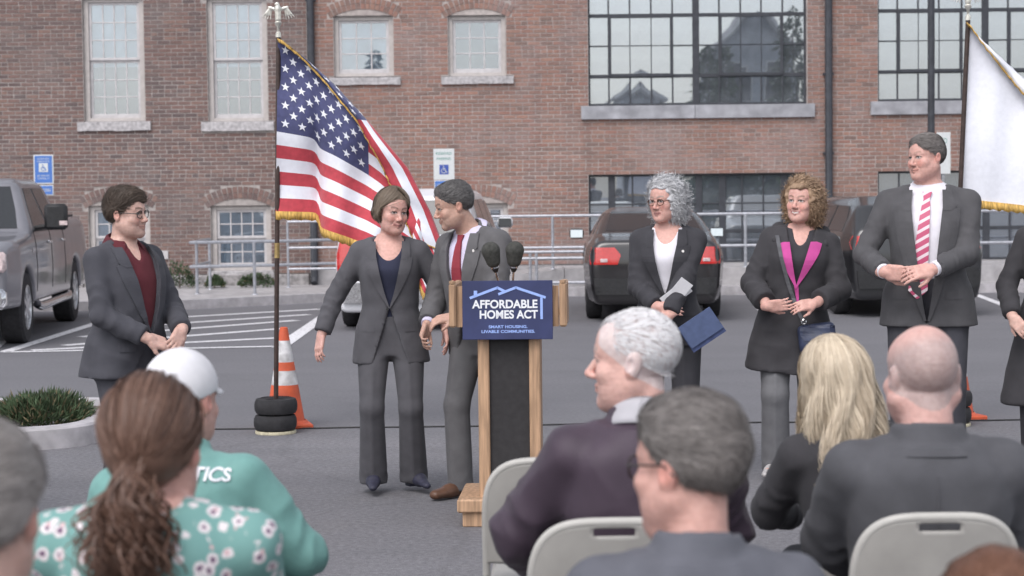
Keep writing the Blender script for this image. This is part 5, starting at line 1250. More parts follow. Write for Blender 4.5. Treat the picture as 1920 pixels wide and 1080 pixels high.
        for s in (-1, 1):
            r1, r2, r3 = [q * k for q in top.get('arm', (0.066, 0.058, 0.050))]
            fj.cap(sh[s], el[s], r1, r2, 0.02, wr=(0.006, 75, px + s, 0.35, 1.3)); 
            u_ = nrm(wr[s] - el[s]); e1 = wr[s] - u_ * ln
            fj.cap(el[s], e1 + u_ * 0.03, r2, r3, 0.014, wr=(0.0065, 90, px * 0.3 + s, -0.3, 0.75))
            def endcut(X, Y, Z, e1=e1, u_=u_, r3=r3):
                x, y, z = X - e1[0], Y - e1[1], Z - e1[2]; q = x * u_[0] + y * u_[1] + z * u_[2]
                return np.maximum(-q, np.maximum(q - 0.11, np.sqrt(np.maximum(x * x + y * y + z * z - q * q, 0)) - r3 * 1.5))
            fj.fn(e1 - 0.14, e1 + 0.14, endcut, 0, 's')
        zb = top.get('V', None); wt = top.get('vw', 0.075); wo = top.get('open', 0.05)
        wfun = lambda z: np.where(z > zb, wt * np.clip((z - zb) / (1.44 - zb), 0, 1.15) ** top.get('vp', 0.85), wo * np.clip((zb - z) / (zb - hem + 1e-6), 0, 1)) if zb else 0
        if zb:
            def vcut(X, Y, Z):
                x, y, z = X - o_[0], Y - o_[1], Z - o_[2]
                zt = (x * M[0][2] + y * M[1][2] + z * M[2][2]) / k + 0.93; xt = (x * M[0][0] + y * M[1][0] + z * M[2][0]) / k; yt = (x * M[0][1] + y * M[1][1] + z * M[2][1]) / k
                return np.maximum(np.abs(xt) - wfun(zt), yt + 0.02) * k
            fj.fn(T(-0.15, -0.4, hem - 0.02), T(0.15, 0.02, 1.6), vcut, 0.0, 's')
        # neck hole and standing collar
        ax0 = T(0, 0.018, 1.43); ax1 = HC + HM @ np.array((0, 0.018, -0.07)) * hs; dv = nrm(ax1 - ax0); cr = nr * k + 0.019
        ch = top.get('coll', 0.062)
        if ch:
            def col2(X, Y, Z):
                x, y, z = X - ax0[0], Y - ax0[1], Z - ax0[2]; u = x * dv[0] + y * dv[1] + z * dv[2]
                rr = np.sqrt(np.maximum(x * x + y * y + z * z - u * u, 0)); yt = x * M[0][1] + y * M[1][1] + z * M[2][1]
                q = np.abs(rr - (cr + 0.28 * np.maximum(ch - u, 0))) - top.get('collth', 0.007)
                q = np.maximum(q, np.maximum(-0.01 - u, u - ch))
                return np.maximum(q, -yt - top.get('collf', 0.012))
            fj.fn(ax0 - 0.16, ax0 + 0.16, col2, 0.006)
        SS('jacket' if top.get('kind', 'jacket') == 'jacket' else top['kind'], fj, top['mat'], top.get('amp', 0.0035), 20, 13)
        X_ = lambda z: T(0, 0, z)[0]; Zc = lambda z: T(0, 0, z)[2]
        if zb and top.get('lapel', True):
            lw = top.get('lw', 0.072); lm = top.get('lapel_mat', top['mat']); zn = top.get('notch', 1.36)
            for s in (-1, 1):
                W = lambda z: float(wfun(np.array(z))) * k
                def row(z, a, b): return (Zc(z), X_(z) + s * (W(z) + a * k), X_(z) + s * (W(z) + b * k))
                zz = np.linspace(zb - 0.01, zn, 10)
                rw = [row(z, -0.004, -0.004 + max(0.006, lw * min(1, ((z - zb + 0.012) / (zn - zb)) * 1.25) ** 0.8)) for z in zz] + [row(zn + 0.012, -0.004, lw * 0.45)]
                patch('lapel', root, fbd, rw, lm, 6, 0.004, 0.007, -1, 22)
                if top.get('upper', True):
                    rw = [row(zn - 0.006, -0.004, lw * 0.42), row(zn + 0.012, -0.004, lw * 0.72), row(1.43, -0.012, 0.035), row(1.455, -0.016, 0.026)]
                    patch('collar', root, fbd, rw, top.get('coll_mat', lm), 6, 0.006, 0.007, -1, 12)
        if top.get('back'):
            cm = top.get('coll_mat', top['mat'])
            patch('collar', root, fbd, [(Zc(1.478), X_(1.478) - 0.045 * k, X_(1.478) + 0.045 * k), (Zc(1.458), X_(1.458) - 0.070 * k, X_(1.458) + 0.070 * k), (Zc(1.440), X_(1.44) - 0.082 * k, X_(1.44) + 0.082 * k)], cm, 14, 0.003, 0.003, 1, 8)
            patch('back_seam', root, fbd, [(Zc(1.39), X_(1.39) - 0.0022, X_(1.39) + 0.0022), (Zc(0.95), X_(0.95) - 0.0022, X_(0.95) + 0.0022)], top['mat'], 2, 0.0006, 0.0014, 1, 16)
        if zb and top.get('pockets', True):
            for s in (-1, 1):
                zc = top.get('pz', 1.0)
                patch('pocket_flap', root, fbd, [(Zc(zc), X_(zc) + s * 0.085 * k * g, X_(zc) + s * 0.155 * k * g), (Zc(zc - 0.045), X_(zc) + s * 0.083 * k * g, X_(zc) + s * 0.157 * k * g)], top['mat'], 5, 0.0015, 0.003, -1, 5)
        if zb and top.get('button', True):
            bx = X_(zb) - 0.012 * k; by = fj.front(bx, Zc(zb - 0.015))
            if by is not None: MB().lathe([(0, 0.004), (0.008, 0.004), (0.009, 0)], (bx, by - 0.001, Zc(zb - 0.015)), 10, Matrix.Rotation(R(90), 3, 'X')).build('button', BUTTON, root)
        if top.get('pin'):
            x_, z_ = top['pin']; xx, zz = X_(z_) + x_ * k, Zc(z_); yy = fj.front(xx, zz)
            MB().lathe([(0, 0.004), (0.007, 0.004), (0.008, 0)], (xx, yy - 0.010, zz), 12, Matrix.Rotation(R(90), 3, 'X')).build('lapel_pin', PINM, root)
    # --- tie
    if o.get('tie'):
        tm, tb = o['tie']; zt_ = o.get('tie_top', 1.445); Zc = lambda z: T(0, 0, z)[2]; X_ = lambda z: T(0, 0, z)[0]; w_ = o.get('tie_w', 0.042)
        rw = [(Zc(z), X_(z) - a * k + o.get('tie_dx', 0) * (1.44 - z), X_(z) + a * k + o.get('tie_dx', 0) * (1.44 - z)) for z, a in ((zt_, 0.022), (zt_ - 0.035, 0.014), (zt_ - 0.06, 0.020), ((zt_ + tb) / 2, 0.033), (tb + 0.04, w_), (tb, 0.004))]
        patch('tie', root, fsH, rw, tm, 6, 0.006 + o.get('tie_off', 0.0), 0.005, -1, 26)
    # --- hair
    if o.get('hair'):
        hm, hst, ho = o['hair']; make_hair('hair', root, HC, HM, hs, hm, hst, ho)
    if o.get('glasses'):
        gm = o['glasses']; mb = MB(); W = lambda x, y, z: HC + HM @ np.array((x, y, z)) * hs
        big = o.get('glass_size', 1.0)
        for s in (-1, 1):
            ring = [W(s * (0.034 + 0.025 * big * math.cos(t)), -0.103 + 0.010 * abs(math.cos(t)), 0.002 + 0.019 * big * math.copysign(abs(math.sin(t)) ** 0.7, math.sin(t))) for t in np.linspace(0, 2 * math.pi, 19)]
            mb.tube(ring, 0.0024, 6); mb.tube([W(s * 0.060, -0.098, 0.008), W(s * 0.078, -0.06, 0.010), W(s * 0.086, 0.012, 0.012), W(s * 0.084, 0.035, -0.008)], 0.0024, 6)
        mb.tube([W(-0.009, -0.106, 0.006), W(0, -0.110, 0.010), W(0.009, -0.106, 0.006)], 0.0022, 6)
        mb.build('glasses', gm, root, smooth=True)
    return dict(root=root, T=T, M=M, HC=HC, HM=HM, hs=hs, ftop=ftop, wr=wr, el=el, sh=sh, k=k, an=an, kn=kn, hip=hip)
BUTTON = mk('dark_button', (0.03, 0.03, 0.032), 0.4)
PINM = mk('pin_enamel', (0.75, 0.72, 0.70), 0.3)
# ------------------------------------------------------------------ people
C_CHAR = cloth('charcoal_suit_cloth', (0.062, 0.062, 0.074))
C_GREY = cloth('grey_suit_cloth', (0.088, 0.086, 0.096))
C_GREYD = cloth('dark_grey_suit_cloth', (0.082, 0.080, 0.086))
C_GREYL = cloth('mid_grey_suit_cloth', (0.115, 0.112, 0.118))
C_BLACK = cloth('black_suit_cloth', (0.046, 0.045, 0.052))
C_COAT = cloth('black_coat_cloth', (0.047, 0.045, 0.050))
C_BURG = cloth('burgundy_shirt_cloth', (0.105, 0.022, 0.030))
C_NAVY = cloth('navy_top_cloth', (0.030, 0.033, 0.060))
C_WHITE = cloth('white_shirt_cloth', (0.72, 0.70, 0.76), namt=0.03)
C_LAV = cloth('pale_lavender_shirt_cloth', (0.62, 0.58, 0.74), namt=0.03)
C_RED = cloth('red_tie_silk', (0.26, 0.035, 0.050), rough=0.5)
C_PINK = cloth('magenta_lapel_cloth', (0.50, 0.075, 0.28))
C_LTGREY = cloth('light_grey_trouser_cloth', (0.155, 0.155, 0.165))
C_TEAL = cloth('teal_green_jacket_cloth', (0.165, 0.335, 0.312), rough=0.6)
C_PURP = cloth('dark_plum_nylon', (0.062, 0.044, 0.062), rough=0.5)
C_SLATE = cloth('slate_grey_wool', (0.115, 0.118, 0.140))
C_CHAR2 = cloth('charcoal_wool', (0.085, 0.085, 0.095))
C_COLL = cloth('grey_collar_lining', (0.42, 0.41, 0.44), namt=0.04)
C_BLUE = cloth('blue_shirt_cloth', (0.20, 0.30, 0.55))
S_BLACK = mk('black_shoe_leather', (0.02, 0.02, 0.022), 0.35, namt=0.05)
S_BROWN = mk('brown_shoe_leather', (0.11, 0.055, 0.035), 0.4, namt=0.08)
S_NAVY = mk('navy_shoe_suede', (0.032, 0.032, 0.055), 0.6)
S_SILV = mk('silver_shoe_leather', (0.42, 0.40, 0.40), 0.35)
H_BROWN = hair_mat('dark_brown_hair', (0.035, 0.025, 0.020), (0.10, 0.072, 0.055))
H_LTBR = hair_mat('light_brown_hair', (0.085, 0.062, 0.046), (0.30, 0.235, 0.175))
H_GREY = hair_mat('silver_grey_hair', (0.26, 0.26, 0.28), (0.78, 0.78, 0.80))
H_PEPPER = hair_mat('dark_grey_hair', (0.045, 0.042, 0.042), (0.19, 0.18, 0.18))
H_PEP2 = hair_mat('greying_brown_hair', (0.065, 0.056, 0.052), (0.27, 0.245, 0.235))
H_GINGER = hair_mat('golden_brown_hair', (0.14, 0.085, 0.055), (0.55, 0.38, 0.25))
H_WHITE = hair_mat('white_hair', (0.66, 0.65, 0.67), (0.82, 0.81, 0.82))
H_BLOND = hair_mat('blonde_hair', (0.26, 0.19, 0.13), (0.78, 0.67, 0.52))
H_AUB = hair_mat('auburn_brown_hair', (0.070, 0.038, 0.028), (0.21, 0.120, 0.088))
H_RED = hair_mat('reddish_brown_hair', (0.10, 0.045, 0.030), (0.28, 0.14, 0.09))
H_MID = hair_mat('grey_brown_hair', (0.17, 0.15, 0.145), (0.46, 0.42, 0.40))
G_DARK = mk('dark_glasses_frame', (0.03, 0.022, 0.02), 0.3)
G_TORT = mk('tortoiseshell_frame', (0.10, 0.045, 0.03), 0.3)
def stripe_mat():
    m, t, b = nodes('pink_striped_tie_silk')
    tc = N(t, 'ShaderNodeTexCoord'); sp = N(t, 'ShaderNodeSeparateXYZ'); t.links.new(tc.outputs['Object'], sp.inputs[0])
    v = math_(t, 'ADD', math_(t, 'MULTIPLY', sp.outputs[2], 21.0), math_(t, 'MULTIPLY', sp.outputs[0], -12.0))
    fr = math_(t, 'FRACT', v)
    t.links.new(mixc(t, ramp(t, fr, [(0.60, 0.0), (0.63, 1.0)]), (0.46, 0.065, 0.15), (0.70, 0.58, 0.62)), b.inputs['Base Color'])
    b.inputs['Roughness'].default_value = 0.5; return m
C_STRIPE = stripe_mat()
def floral_mat():
    m, t, b = nodes('teal_floral_print')
    tc = N(t, 'ShaderNodeTexCoord'); src = tc.outputs['Object']
    def flowers(scale, seed, petals):
        mp = N(t, 'ShaderNodeMapping'); mp.inputs['Location'].default_value = (seed, seed * 1.7, seed * 0.3); t.links.new(src, mp.inputs[0])
        v = N(t, 'ShaderNodeTexVoronoi', Scale=scale); v.inputs['Randomness'].default_value = 0.85; t.links.new(mp.outputs[0], v.inputs['Vector'])
        nz = N(t, 'ShaderNodeTexNoise', Scale=scale * 5.0, Detail=1.0); t.links.new(mp.outputs[0], nz.inputs['Vector'])
        d = math_(t, 'ADD', v.outputs['Distance'], math_(t, 'MULTIPLY', math_(t, 'SUBTRACT', nz.outputs[0], 0.5), 0.30))
        return d, v.outputs['Color']
    base = (0.17, 0.345, 0.325)
    d1, c1 = flowers(32.0, 1.3, 5)
    c = mixc(t, ramp(t, d1, [(0.38, 1.0), (0.43, 0.0)]), base, (0.74, 0.68, 0.70))
    c = mixc(t, ramp(t, d1, [(0.17, 1.0), (0.22, 0.0)]), c, (0.16, 0.09, 0.16))
    d2, c2 = flowers(34.0, 7.1, 5)
    c = mixc(t, ramp(t, d2, [(0.15, 1.0), (0.19, 0.0)]), c, (0.62, 0.42, 0.44))
    t.links.new(c, b.inputs['Base Color']); b.inputs['Roughness'].default_value = 0.8
    return m
C_FLOR = floral_mat()
PALE, PINKY, TAN = (0.60, 0.39, 0.33), (0.60, 0.355, 0.305), (0.50, 0.315, 0.25)

# man at the left in a charcoal suit
clasp = lambda z, y=-0.27, x=0.0: dict(
    armR=dict(w=(x - 0.095, y + 0.05, z + 0.015), d=(0.85, -0.35, -0.35), n=(0.15, 0.75, -0.6), pole=(-0.9, 0.55, 0.95), curl=0.45),
    armL=dict(w=(x + 0.095, y + 0.02, z + 0.04), d=(-0.75, -0.30, -0.5), n=(-0.15, 0.85, -0.4), pole=(0.9, 0.55, 0.95), curl=0.5))
def people_standing():
    o = dict(girth=1.07, belly=0.035, trousers=C_CHAR, shoes=S_BLACK, shirt=C_BURG, coll_h=0.066, coll_gap=1.6, neckline=(1.385, 0.035), skin=PALE, hs=0.93,
             top=dict(mat=C_CHAR, V=1.02, vw=0.105, vp=0.62, open=0.09, hem=0.80, lw=0.070, ease=0.026, arm=(0.068, 0.060, 0.053), pz=0.98, folds=0.006),
             head=(18, 2, -3), face=dict(jaw=1.0, fat=0.003, smile=0.5), tint=dict(smile=0.6, beard=((0.30, 0.20, 0.17), 0.25)), glasses=G_DARK,
             hair=(H_BROWN, 'short', dict(th=0.017, line=0.002, comb=(0.6, -0.3, 0.2), sl=0.045, mess=0.5, lift=0.25, n=6000, slope=0.80, topv=0.4)), **clasp(0.945, -0.30))
    person('young man in charcoal suit and open burgundy shirt, hands clasped, beside the pickup truck', 236, 9.3, 54, 1.675, o)
    # woman in a grey trouser suit
    o = dict(fem=True, trousers=C_GREY, shoes=S_NAVY, heels=True, shirt=C_NAVY, collar=False, neckline=(1.345, 0.085), skin=PINKY, girth=1.04, sw=0.165, hem=0.084, knee=0.068, hs=0.95,
             top=dict(mat=C_GREY, V=1.085, vw=0.088, open=0.10, hem=0.755, lw=0.066, flare=0.045, coll=0.05, pz=0.985, arm=(0.068, 0.058, 0.050), vp=0.7),
             head=(30, 8, 4), face=dict(fem=True, smile=0.5), tint=dict(smile=0.5, brow=(0.12, 0.08, 0.06), lip=(0.40, 0.16, 0.15)),
             hair=(H_LTBR, 'bob', dict(th=0.020, n=1800, len=-0.060, wave=0.005, curl=0.30, front=4, spread=0.9, w=0.0018)),
             armR=dict(w=(-0.375, -0.05, 0.865), d=(-0.16, -0.45, -1), n=(0.7, 0.6, 0.1), pole=(-0.75, 0.65, 1.0), curl=0.4),
             armL=dict(w=(0.30, -0.12, 0.90), d=(0.1, -0.35, -0.9), n=(-1, 0, 0), pole=(0.7, 0.5, 1.0)),
             legR=dict(a=(-0.105, 0.0, 0.105), toe=(0.02, -1, 0)), legL=dict(a=(0.115, 0.03, 0.105), toe=(0.5, -1, 0)), lean=(0.0, 0.0))
    person('woman in grey trouser suit and navy top, left of the podium', 731, 10.45, 2, 1.655, o)
    # man behind the podium, stepping to the left
    o = dict(girth=1.08, belly=0.03, trousers=C_GREYL, shoes=S_BROWN, shirt=C_LAV, coll_h=0.046, cuffs=True, tie=(C_RED, 1.03), skin=TAN, tie_off=0.004,
             top=dict(mat=C_GREYL, V=1.03, vw=0.085, vp=0.6, open=0.11, hem=0.80, lw=0.078, pin=(0.115, 1.36), arm=(0.076, 0.066, 0.056)),
             head=(-38, 16, 2), hoff=(-0.02, -0.035, -0.01), hs=0.96, knee=0.070, face=dict(jaw=1.08, smile=0.3, nose=1.1), tint=dict(smile=0.3, brow=(0.10, 0.08, 0.07), beard=((0.36, 0.26, 0.22), 0.3)),
             hair=(H_PEPPER, 'short', dict(th=0.013, line=0.006, comb=(-0.3, 0.7, 0.1), sl=0.03, n=5500)),
             armR=dict(w=(-0.20, -0.24, 0.93), d=(0.15, -0.55, -0.75), n=(0.8, 0.2, -0.2), pole=(-0.85, 0.6, 0.9), curl=0.75),
             armL=dict(w=(0.05, -0.30, 0.985), d=(-0.55, -0.75, -0.15), n=(-0.3, 0.2, -0.9), pole=(0.9, 0.6, 0.9), curl=0.6),
             legR=dict(a=(-0.08, -0.13, 0.09), toe=(-0.1, -1, 0.0)), legL=dict(a=(0.07, 0.10, 0.10), toe=(0.1, -1, -0.1)), lean=(-0.03, -0.08))
    person('man in grey suit and red tie stepping out behind the podium', 908, 10.3, -40, 1.715, o)
    # woman with silver curls
    o = dict(fem=True, trousers=C_BLACK, shoes=S_BLACK, shirt=C_WHITE, collar=False, neckline=(1.37, 0.07), skin=PINKY, girth=1.06, sw=0.162, hs=0.94,
             top=dict(mat=C_BLACK, V=1.08, vw=0.085, vp=0.7, open=0.04, hem=0.78, lw=0.078, pin=(0.105, 1.33), flare=0.05, arm=(0.066, 0.060, 0.054)),
             head=(-30, 5, -2), face=dict(fem=True), tint=dict(brow=(0.25, 0.22, 0.20), lip=(0.42, 0.19, 0.18)), glasses=G_TORT, glass_size=0.95,
             hair=(H_GREY, 'curly', dict(th=0.016, vol=0.020, n=4400)),
             armR=dict(w=(-0.02, -0.26, 0.985), d=(0.9, -0.2, -0.05), n=(0, 0.9, -0.2), pole=(-0.9, 0.5, 0.85), curl=0.5),
             armL=dict(w=(0.035, -0.30, 0.93), d=(-0.8, -0.2, -0.5), n=(0, 0.9, -0.1), pole=(0.9, 0.4, 0.85), curl=0.6))
    a = person('woman with curly silver hair and glasses in black suit holding papers', 1253, 10.9, -12, 1.70, o)
    # woman with golden brown curls
    o = dict(fem=True, trousers=C_LTGREY, shoes=S_SILV, shirt=C_BLACK, collar=False, neckline=(1.37, 0.05), skin=PINKY, girth=1.06, sw=0.165, hem=0.085, knee=0.080, hs=0.94,
             top=dict(mat=C_COAT, kind='coat', V=1.13, vw=0.075, vp=0.9, open=0.0, hem=0.62, lw=0.070, flare=0.045, arm=(0.070, 0.067, 0.066), sleeve=0.05, ease=0.036, lapel=True, lapel_mat=C_PINK, upper=False, notch=1.38, pockets=False, button=False, folds=0.007, coll=0.085, collth=0.012, amp=0.005),
             head=(-26, -2, 2), face=dict(fem=True, smile=1.0, op=0.5), tint=dict(smile=1.0, teeth=True, brow=(0.16, 0.10, 0.07), lip=(0.45, 0.17, 0.18)),
             hair=(H_GINGER, 'curly', dict(th=0.016, vol=0.024, n=4400)),
             armR=dict(w=(-0.135, -0.26, 0.985), d=(0.9, -0.45, 0.12), n=(0.2, 0.9, 0.2), pole=(-0.95, 0.45, 0.8), curl=0.35),
             armL=dict(w=(0.115, -0.27, 1.00), d=(-0.85, -0.5, -0.1), n=(-0.3, 0.6, -0.5), pole=(0.95, 0.45, 0.8), curl=0.45),
             legR=dict(a=(-0.10, 0.0, 0.09), toe=(-0.35, -1, 0)), legL=dict(a=(0.11, 0.03, 0.09)), lean=(0.05, 0.0))
    b = person('smiling woman with golden brown curls in black hooded coat with magenta lapels', 1486, 10.85, -8, 1.685, o)
    # tall man
    o = dict(girth=1.08, belly=0.05, trousers=C_CHAR, shoes=S_BLACK, shirt=C_WHITE, cuffs=True, tie=(C_STRIPE, 0.93), tie_w=0.046, skin=PINKY, sw=0.19, hs=0.98, tie_dx=-0.10, tie_off=0.010,
             top=dict(mat=C_GREYD, V=0.80, vw=0.085, vp=0.75, open=0.0, hem=0.79, lw=0.085, button=False, arm=(0.064, 0.056, 0.050), pz=0.97, notch=1.36, ease=0.026),
             head=(-45, 2, -3), face=dict(jaw=1.06, fat=0.004, smile=0.4), tint=dict(smile=0.4, browa=0.4, brow=(0.2, 0.15, 0.12)),
             hair=(H_PEP2, 'short', dict(th=0.012, line=0.008, comb=(0.7, 0.5, 0.1), sl=0.032, n=5500)),
             armR=dict(w=(-0.215, -0.33, 1.185), d=(0.9, -0.40, -0.05), n=(0.35, 0.8, 0.1), pole=(-0.95, 0.4, 0.95), curl=0.3),
             armL=dict(w=(0.035, -0.36, 1.20), d=(-0.85, -0.45, -0.15), n=(-0.35, 0.5, -0.5), pole=(0.95, 0.4, 0.95), curl=0.4))
    c = person('tall man in grey suit with pink striped tie, clapping, before the white flag', 1740, 10.5, -14, 1.95, o)
    # people at the edges of the view
    o = dict(girth=1.05, trousers=C_BLACK, shoes=S_BLACK, shirt=C_WHITE, collar=False, neckline=(1.38, 0.07), skin=PALE, fem=True,
             top=dict(mat=C_COAT, kind='coat', V=1.1, vw=0.07, hem=0.46, vox=0.013, open=0.02, flare=0.06, pockets=False), head=(-25, 0, 0), face=dict(fem=True),
             hair=(H_BROWN, 'bob', dict(th=0.018, n=900)), fh=0.006, fhand=0.007,
             armR=dict(w=(-0.20, -0.22, 0.93), d=(0.55, -0.5, -0.6), n=(0.3, 0.7, -0.3), pole=(-0.8, 0.5, 0.9), curl=0.8),
             armL=dict(w=(0.02, -0.27, 0.93), d=(-0.7, -0.4, -0.3), n=(0, 0.8, -0.3), pole=(0.8, 0.5, 0.9), curl=0.6))
    person('person in long dark coat cut off by the right edge of the view', 1978, 10.4, -20, 1.70, o)
    o = dict(girth=1.0, trousers=C_BLACK, shoes=S_BLACK, shirt=C_WHITE, skin=PALE,
             top=dict(mat=C_CHAR, V=1.05, vw=0.08, hem=0.82, vox=0.013), head=(20, 0, 0), hair=(H_BROWN, 'short', dict(n=1500)), fh=0.006, fhand=0,
             **clasp(0.98))
    person('person in dark jacket at the left edge, only an elbow showing', -128, 9.6, 25, 1.66, o)
    return a, b, c

def people_seated():
    # man in white cap and teal jacket
    o = dict(sit=True, girth=1.12, trousers=C_CHAR, shoes=S_BLACK, skin=PINKY, fh=0.0048, fhand=0, pz=0.45, sw=0.185, lean=(0.05, -0.10), hs=1.02,
             top=dict(mat=C_TEAL, hem=0.86, coll=0.085, collth=0.012, collf=0.06, arm=(0.080, 0.074, 0.066), ease=0.030, pad=0.018, flare=0.02, vox=0.010, amp=0.006, folds=0.008),
             head=(-12, 6, 0), hair=(H_WHITE, 'short', dict(th=0.006, n=1500, sl=0.014)),
             armR=dict(w=(-0.16, -0.36, 0.62), d=(0.3, -1, -0.1), n=(0, 0, -1), pole=(-0.9, 0.3, 0.5)), armL=dict(w=(0.16, -0.36, 0.62), d=(-0.3, -1, -0.1), n=(0, 0, -1), pole=(0.9, 0.3, 0.5)))
    cap_man = person('seated man in teal jacket and white baseball cap, seen from behind', 340, 5.0, 170, 1.62, o)
    # woman in floral blouse
    lap = dict(armR=dict(w=(-0.14, -0.36, 0.60), d=(0.4, -1, -0.1), n=(0, 0, -1), pole=(-0.8, 0.3, 0.5)), armL=dict(w=(0.14, -0.36, 0.60), d=(-0.4, -1, -0.1), n=(0, 0, -1), pole=(0.8, 0.3, 0.5)))
    r = np.random.RandomState(5); t = np.linspace(0, 1, 15)[None, :, None]; C = 1000
    b0 = np.array((0.0, 0.135, -0.045)) + r.normal(0, 0.012, (C, 1, 3)); sp = r.normal(0, 1, (C, 1, 3)) * np.array((0.028, 0.020, 0.0))
    tail = b0 + np.array((0.0, 0.015, -0.175)) * t * r.uniform(0.55, 1.12, (C, 1, 1)) + sp * np.sin(np.clip(t * 1.9, 0, 2.4)) ** 0.8 + np.array((0, 0.03, 0)) * np.sin(t * 3.1)
    ph = t * r.uniform(9, 17, (C, 1, 1)) + r.uniform(0, 6, (C, 1, 1)); tail = tail + np.concatenate([np.cos(ph), np.sin(ph), 0 * ph], 2) * 0.011 * np.minimum(1, t * 3)
    o = dict(sit=True, fem=True, trousers=C_CHAR, shoes=S_BLACK, skin=PINKY, fh=0.0048, fhand=0, pz=0.565, sw=0.195, girth=1.12, hs=1.03, hoff=(0, 0, -0.05),
             top=dict(mat=C_FLOR, kind='blouse', hem=0.86, coll=0.03, collth=0.006, arm=(0.070, 0.066, 0.060), ease=0.018, flare=0.02, vox=0.010, amp=0.004),
             head=(-4, 2, 0), hair=(H_AUB, 'tail', dict(th=0.014, n=2800, target=(0, 0.118, -0.045), extra=[(tail, 0.0030, 0.0014)])), **lap)
    person('seated woman in teal floral blouse with curly brown ponytail, from behind', 276, 3.55, 178, 1.62, o)
    # older man in profile
    o = dict(sit=True, girth=1.16, trousers=C_CHAR, shoes=S_BLACK, skin=(0.64, 0.40, 0.35), fh=0.0036, fhand=0, pz=0.505, sw=0.185, hs=1.07, lean=(-0.0, -0.03), shirt=C_LAV, coll_mat=C_COLL, coll_h=0.085,
             top=dict(mat=C_PURP, hem=0.86, coll=0.075, collth=0.013, collf=0.05, arm=(0.086, 0.082, 0.074), ease=0.034, pad=0.016, flare=0.02, vox=0.009, amp=0.009, folds=0.012),
             head=(62, 2, 2), face=dict(jaw=1.06, fat=0.004, nose=1.25), tint=dict(brow=(0.40, 0.34, 0.32), browa=0.6, stubble=((0.66, 0.60, 0.60), 0.16, 0.75)),
             hair=(H_WHITE, 'short', dict(th=0.003, n=5200, sl=0.026, line=0.022, slope=0.70, recede=0.05, streak=0.001, comb=(0, 0.9, -0.3), lift=0.05, topv=0, nobase=True)),
             armR=dict(w=(-0.18, -0.36, 0.60), d=(0.3, -1, -0.1), n=(0, 0, -1), pole=(-0.9, 0.2, 0.55)), armL=dict(w=(0.20, -0.34, 0.62), d=(-0.3, -1, -0.1), n=(0, 0, -1), pole=(1.0, 0.25, 0.6)))
    prof = person('older white-haired man in dark plum jacket seated with face in profile', 1203, 4.95, -170, 1.72, o)
    # man with glasses, head turned to the left
    o = dict(sit=True, girth=1.1, trousers=C_CHAR, shoes=S_BLACK, skin=PINKY, fh=0.0042, fhand=0, pz=0.465, sw=0.185, hs=1.0,
             top=dict(mat=C_SLATE, hem=0.86, back=True, coll=0.075, collth=0.009, arm=(0.074, 0.068, 0.062), ease=0.024, vox=0.010, amp=0.004, flare=0.02),
             head=(46, 4, 0), glasses=G_DARK, glass_size=1.1, face=dict(jaw=1.05, fat=0.006),
             hair=(H_PEP2, 'short', dict(th=0.015, n=6000, sl=0.036, line=0.0, comb=(-0.3, 0.7, -0.1), lift=0.12, mess=0.35)), **lap)
    person('seated man with dark grey hair, glasses and slate jacket, near the camera', 1300, 3.5, 180, 1.66, o)
    # blonde woman
    o = dict(sit=True, fem=True, trousers=C_BLACK, shoes=S_BLACK, skin=PINKY, fh=0.005, fhand=0, pz=0.455, sw=0.170, girth=1.08, lean=(0.05, -0.04), hs=1.10, hoff=(0, 0, -0.04),
             top=dict(mat=C_COAT, hem=0.86, coll=0.04, arm=(0.072, 0.066, 0.060), ease=0.024, vox=0.010, amp=0.006, folds=0.008),
             head=(8, 3, 4), hair=(H_BLOND, 'long', dict(th=0.018, n=2700, len=-0.24, wave=0.019, spread=0.95, w=0.0024)), **lap)
    person('seated woman with long blonde hair in black jacket, from behind', 1616, 5.72, 183, 1.52, o)
    # bald man
    o = dict(sit=True, girth=1.22, trousers=C_CHAR, shoes=S_BLACK, skin=(0.62, 0.385, 0.345), fh=0.0042, fhand=0, pz=0.475, sw=0.205, hs=1.08, neck=0.066,
             top=dict(mat=C_CHAR2, hem=0.86, back=True, coll=0.078, collth=0.010, arm=(0.086, 0.080, 0.070), ease=0.030, pad=0.018, vox=0.009, amp=0.005, flare=0.02),
             head=(10, 4, 2), face=dict(jaw=1.08, fat=0.01), tint=dict(stubble=((0.40, 0.33, 0.32), 0.075, 0.75)), **lap)
    bald = person('large bald man in charcoal jacket seated on the right, from behind', 1738, 4.95, 178, 1.66, o)
    # near people at the edges
    o = dict(sit=True, girth=1.05, trousers=C_CHAR, shoes=S_BLACK, skin=PALE, fh=0.006, fhand=0, pz=0.50, sw=0.18,
             top=dict(mat=C_CHAR2, hem=0.86, vox=0.012), head=(0, 4, 0), hair=(H_MID, 'short', dict(th=0.018, n=4500, sl=0.04, comb=(0.2, 0.6, -0.1), mess=0.4)), **lap)
    person('near seated person with grey-brown hair, cut off by the left edge', -58, 2.75, 180, 1.70, o)
    o = dict(sit=True, girth=1.0, trousers=C_CHAR, shoes=S_BLACK, skin=TAN, fh=0.006, fhand=0, pz=0.40, sw=0.17, fem=True,
             top=dict(mat=C_CHAR2, hem=0.86, vox=0.012), head=(0, 8, 0), hair=(H_RED, 'short', dict(th=0.018, n=4500, sl=0.04, comb=(0.2, 0.6, -0.1), mess=0.4)), **lap)
    person('near seated person with reddish-brown hair in the lower right corner', 1880, 2.75, 180, 1.46, o)
    return cap_man, prof, bald
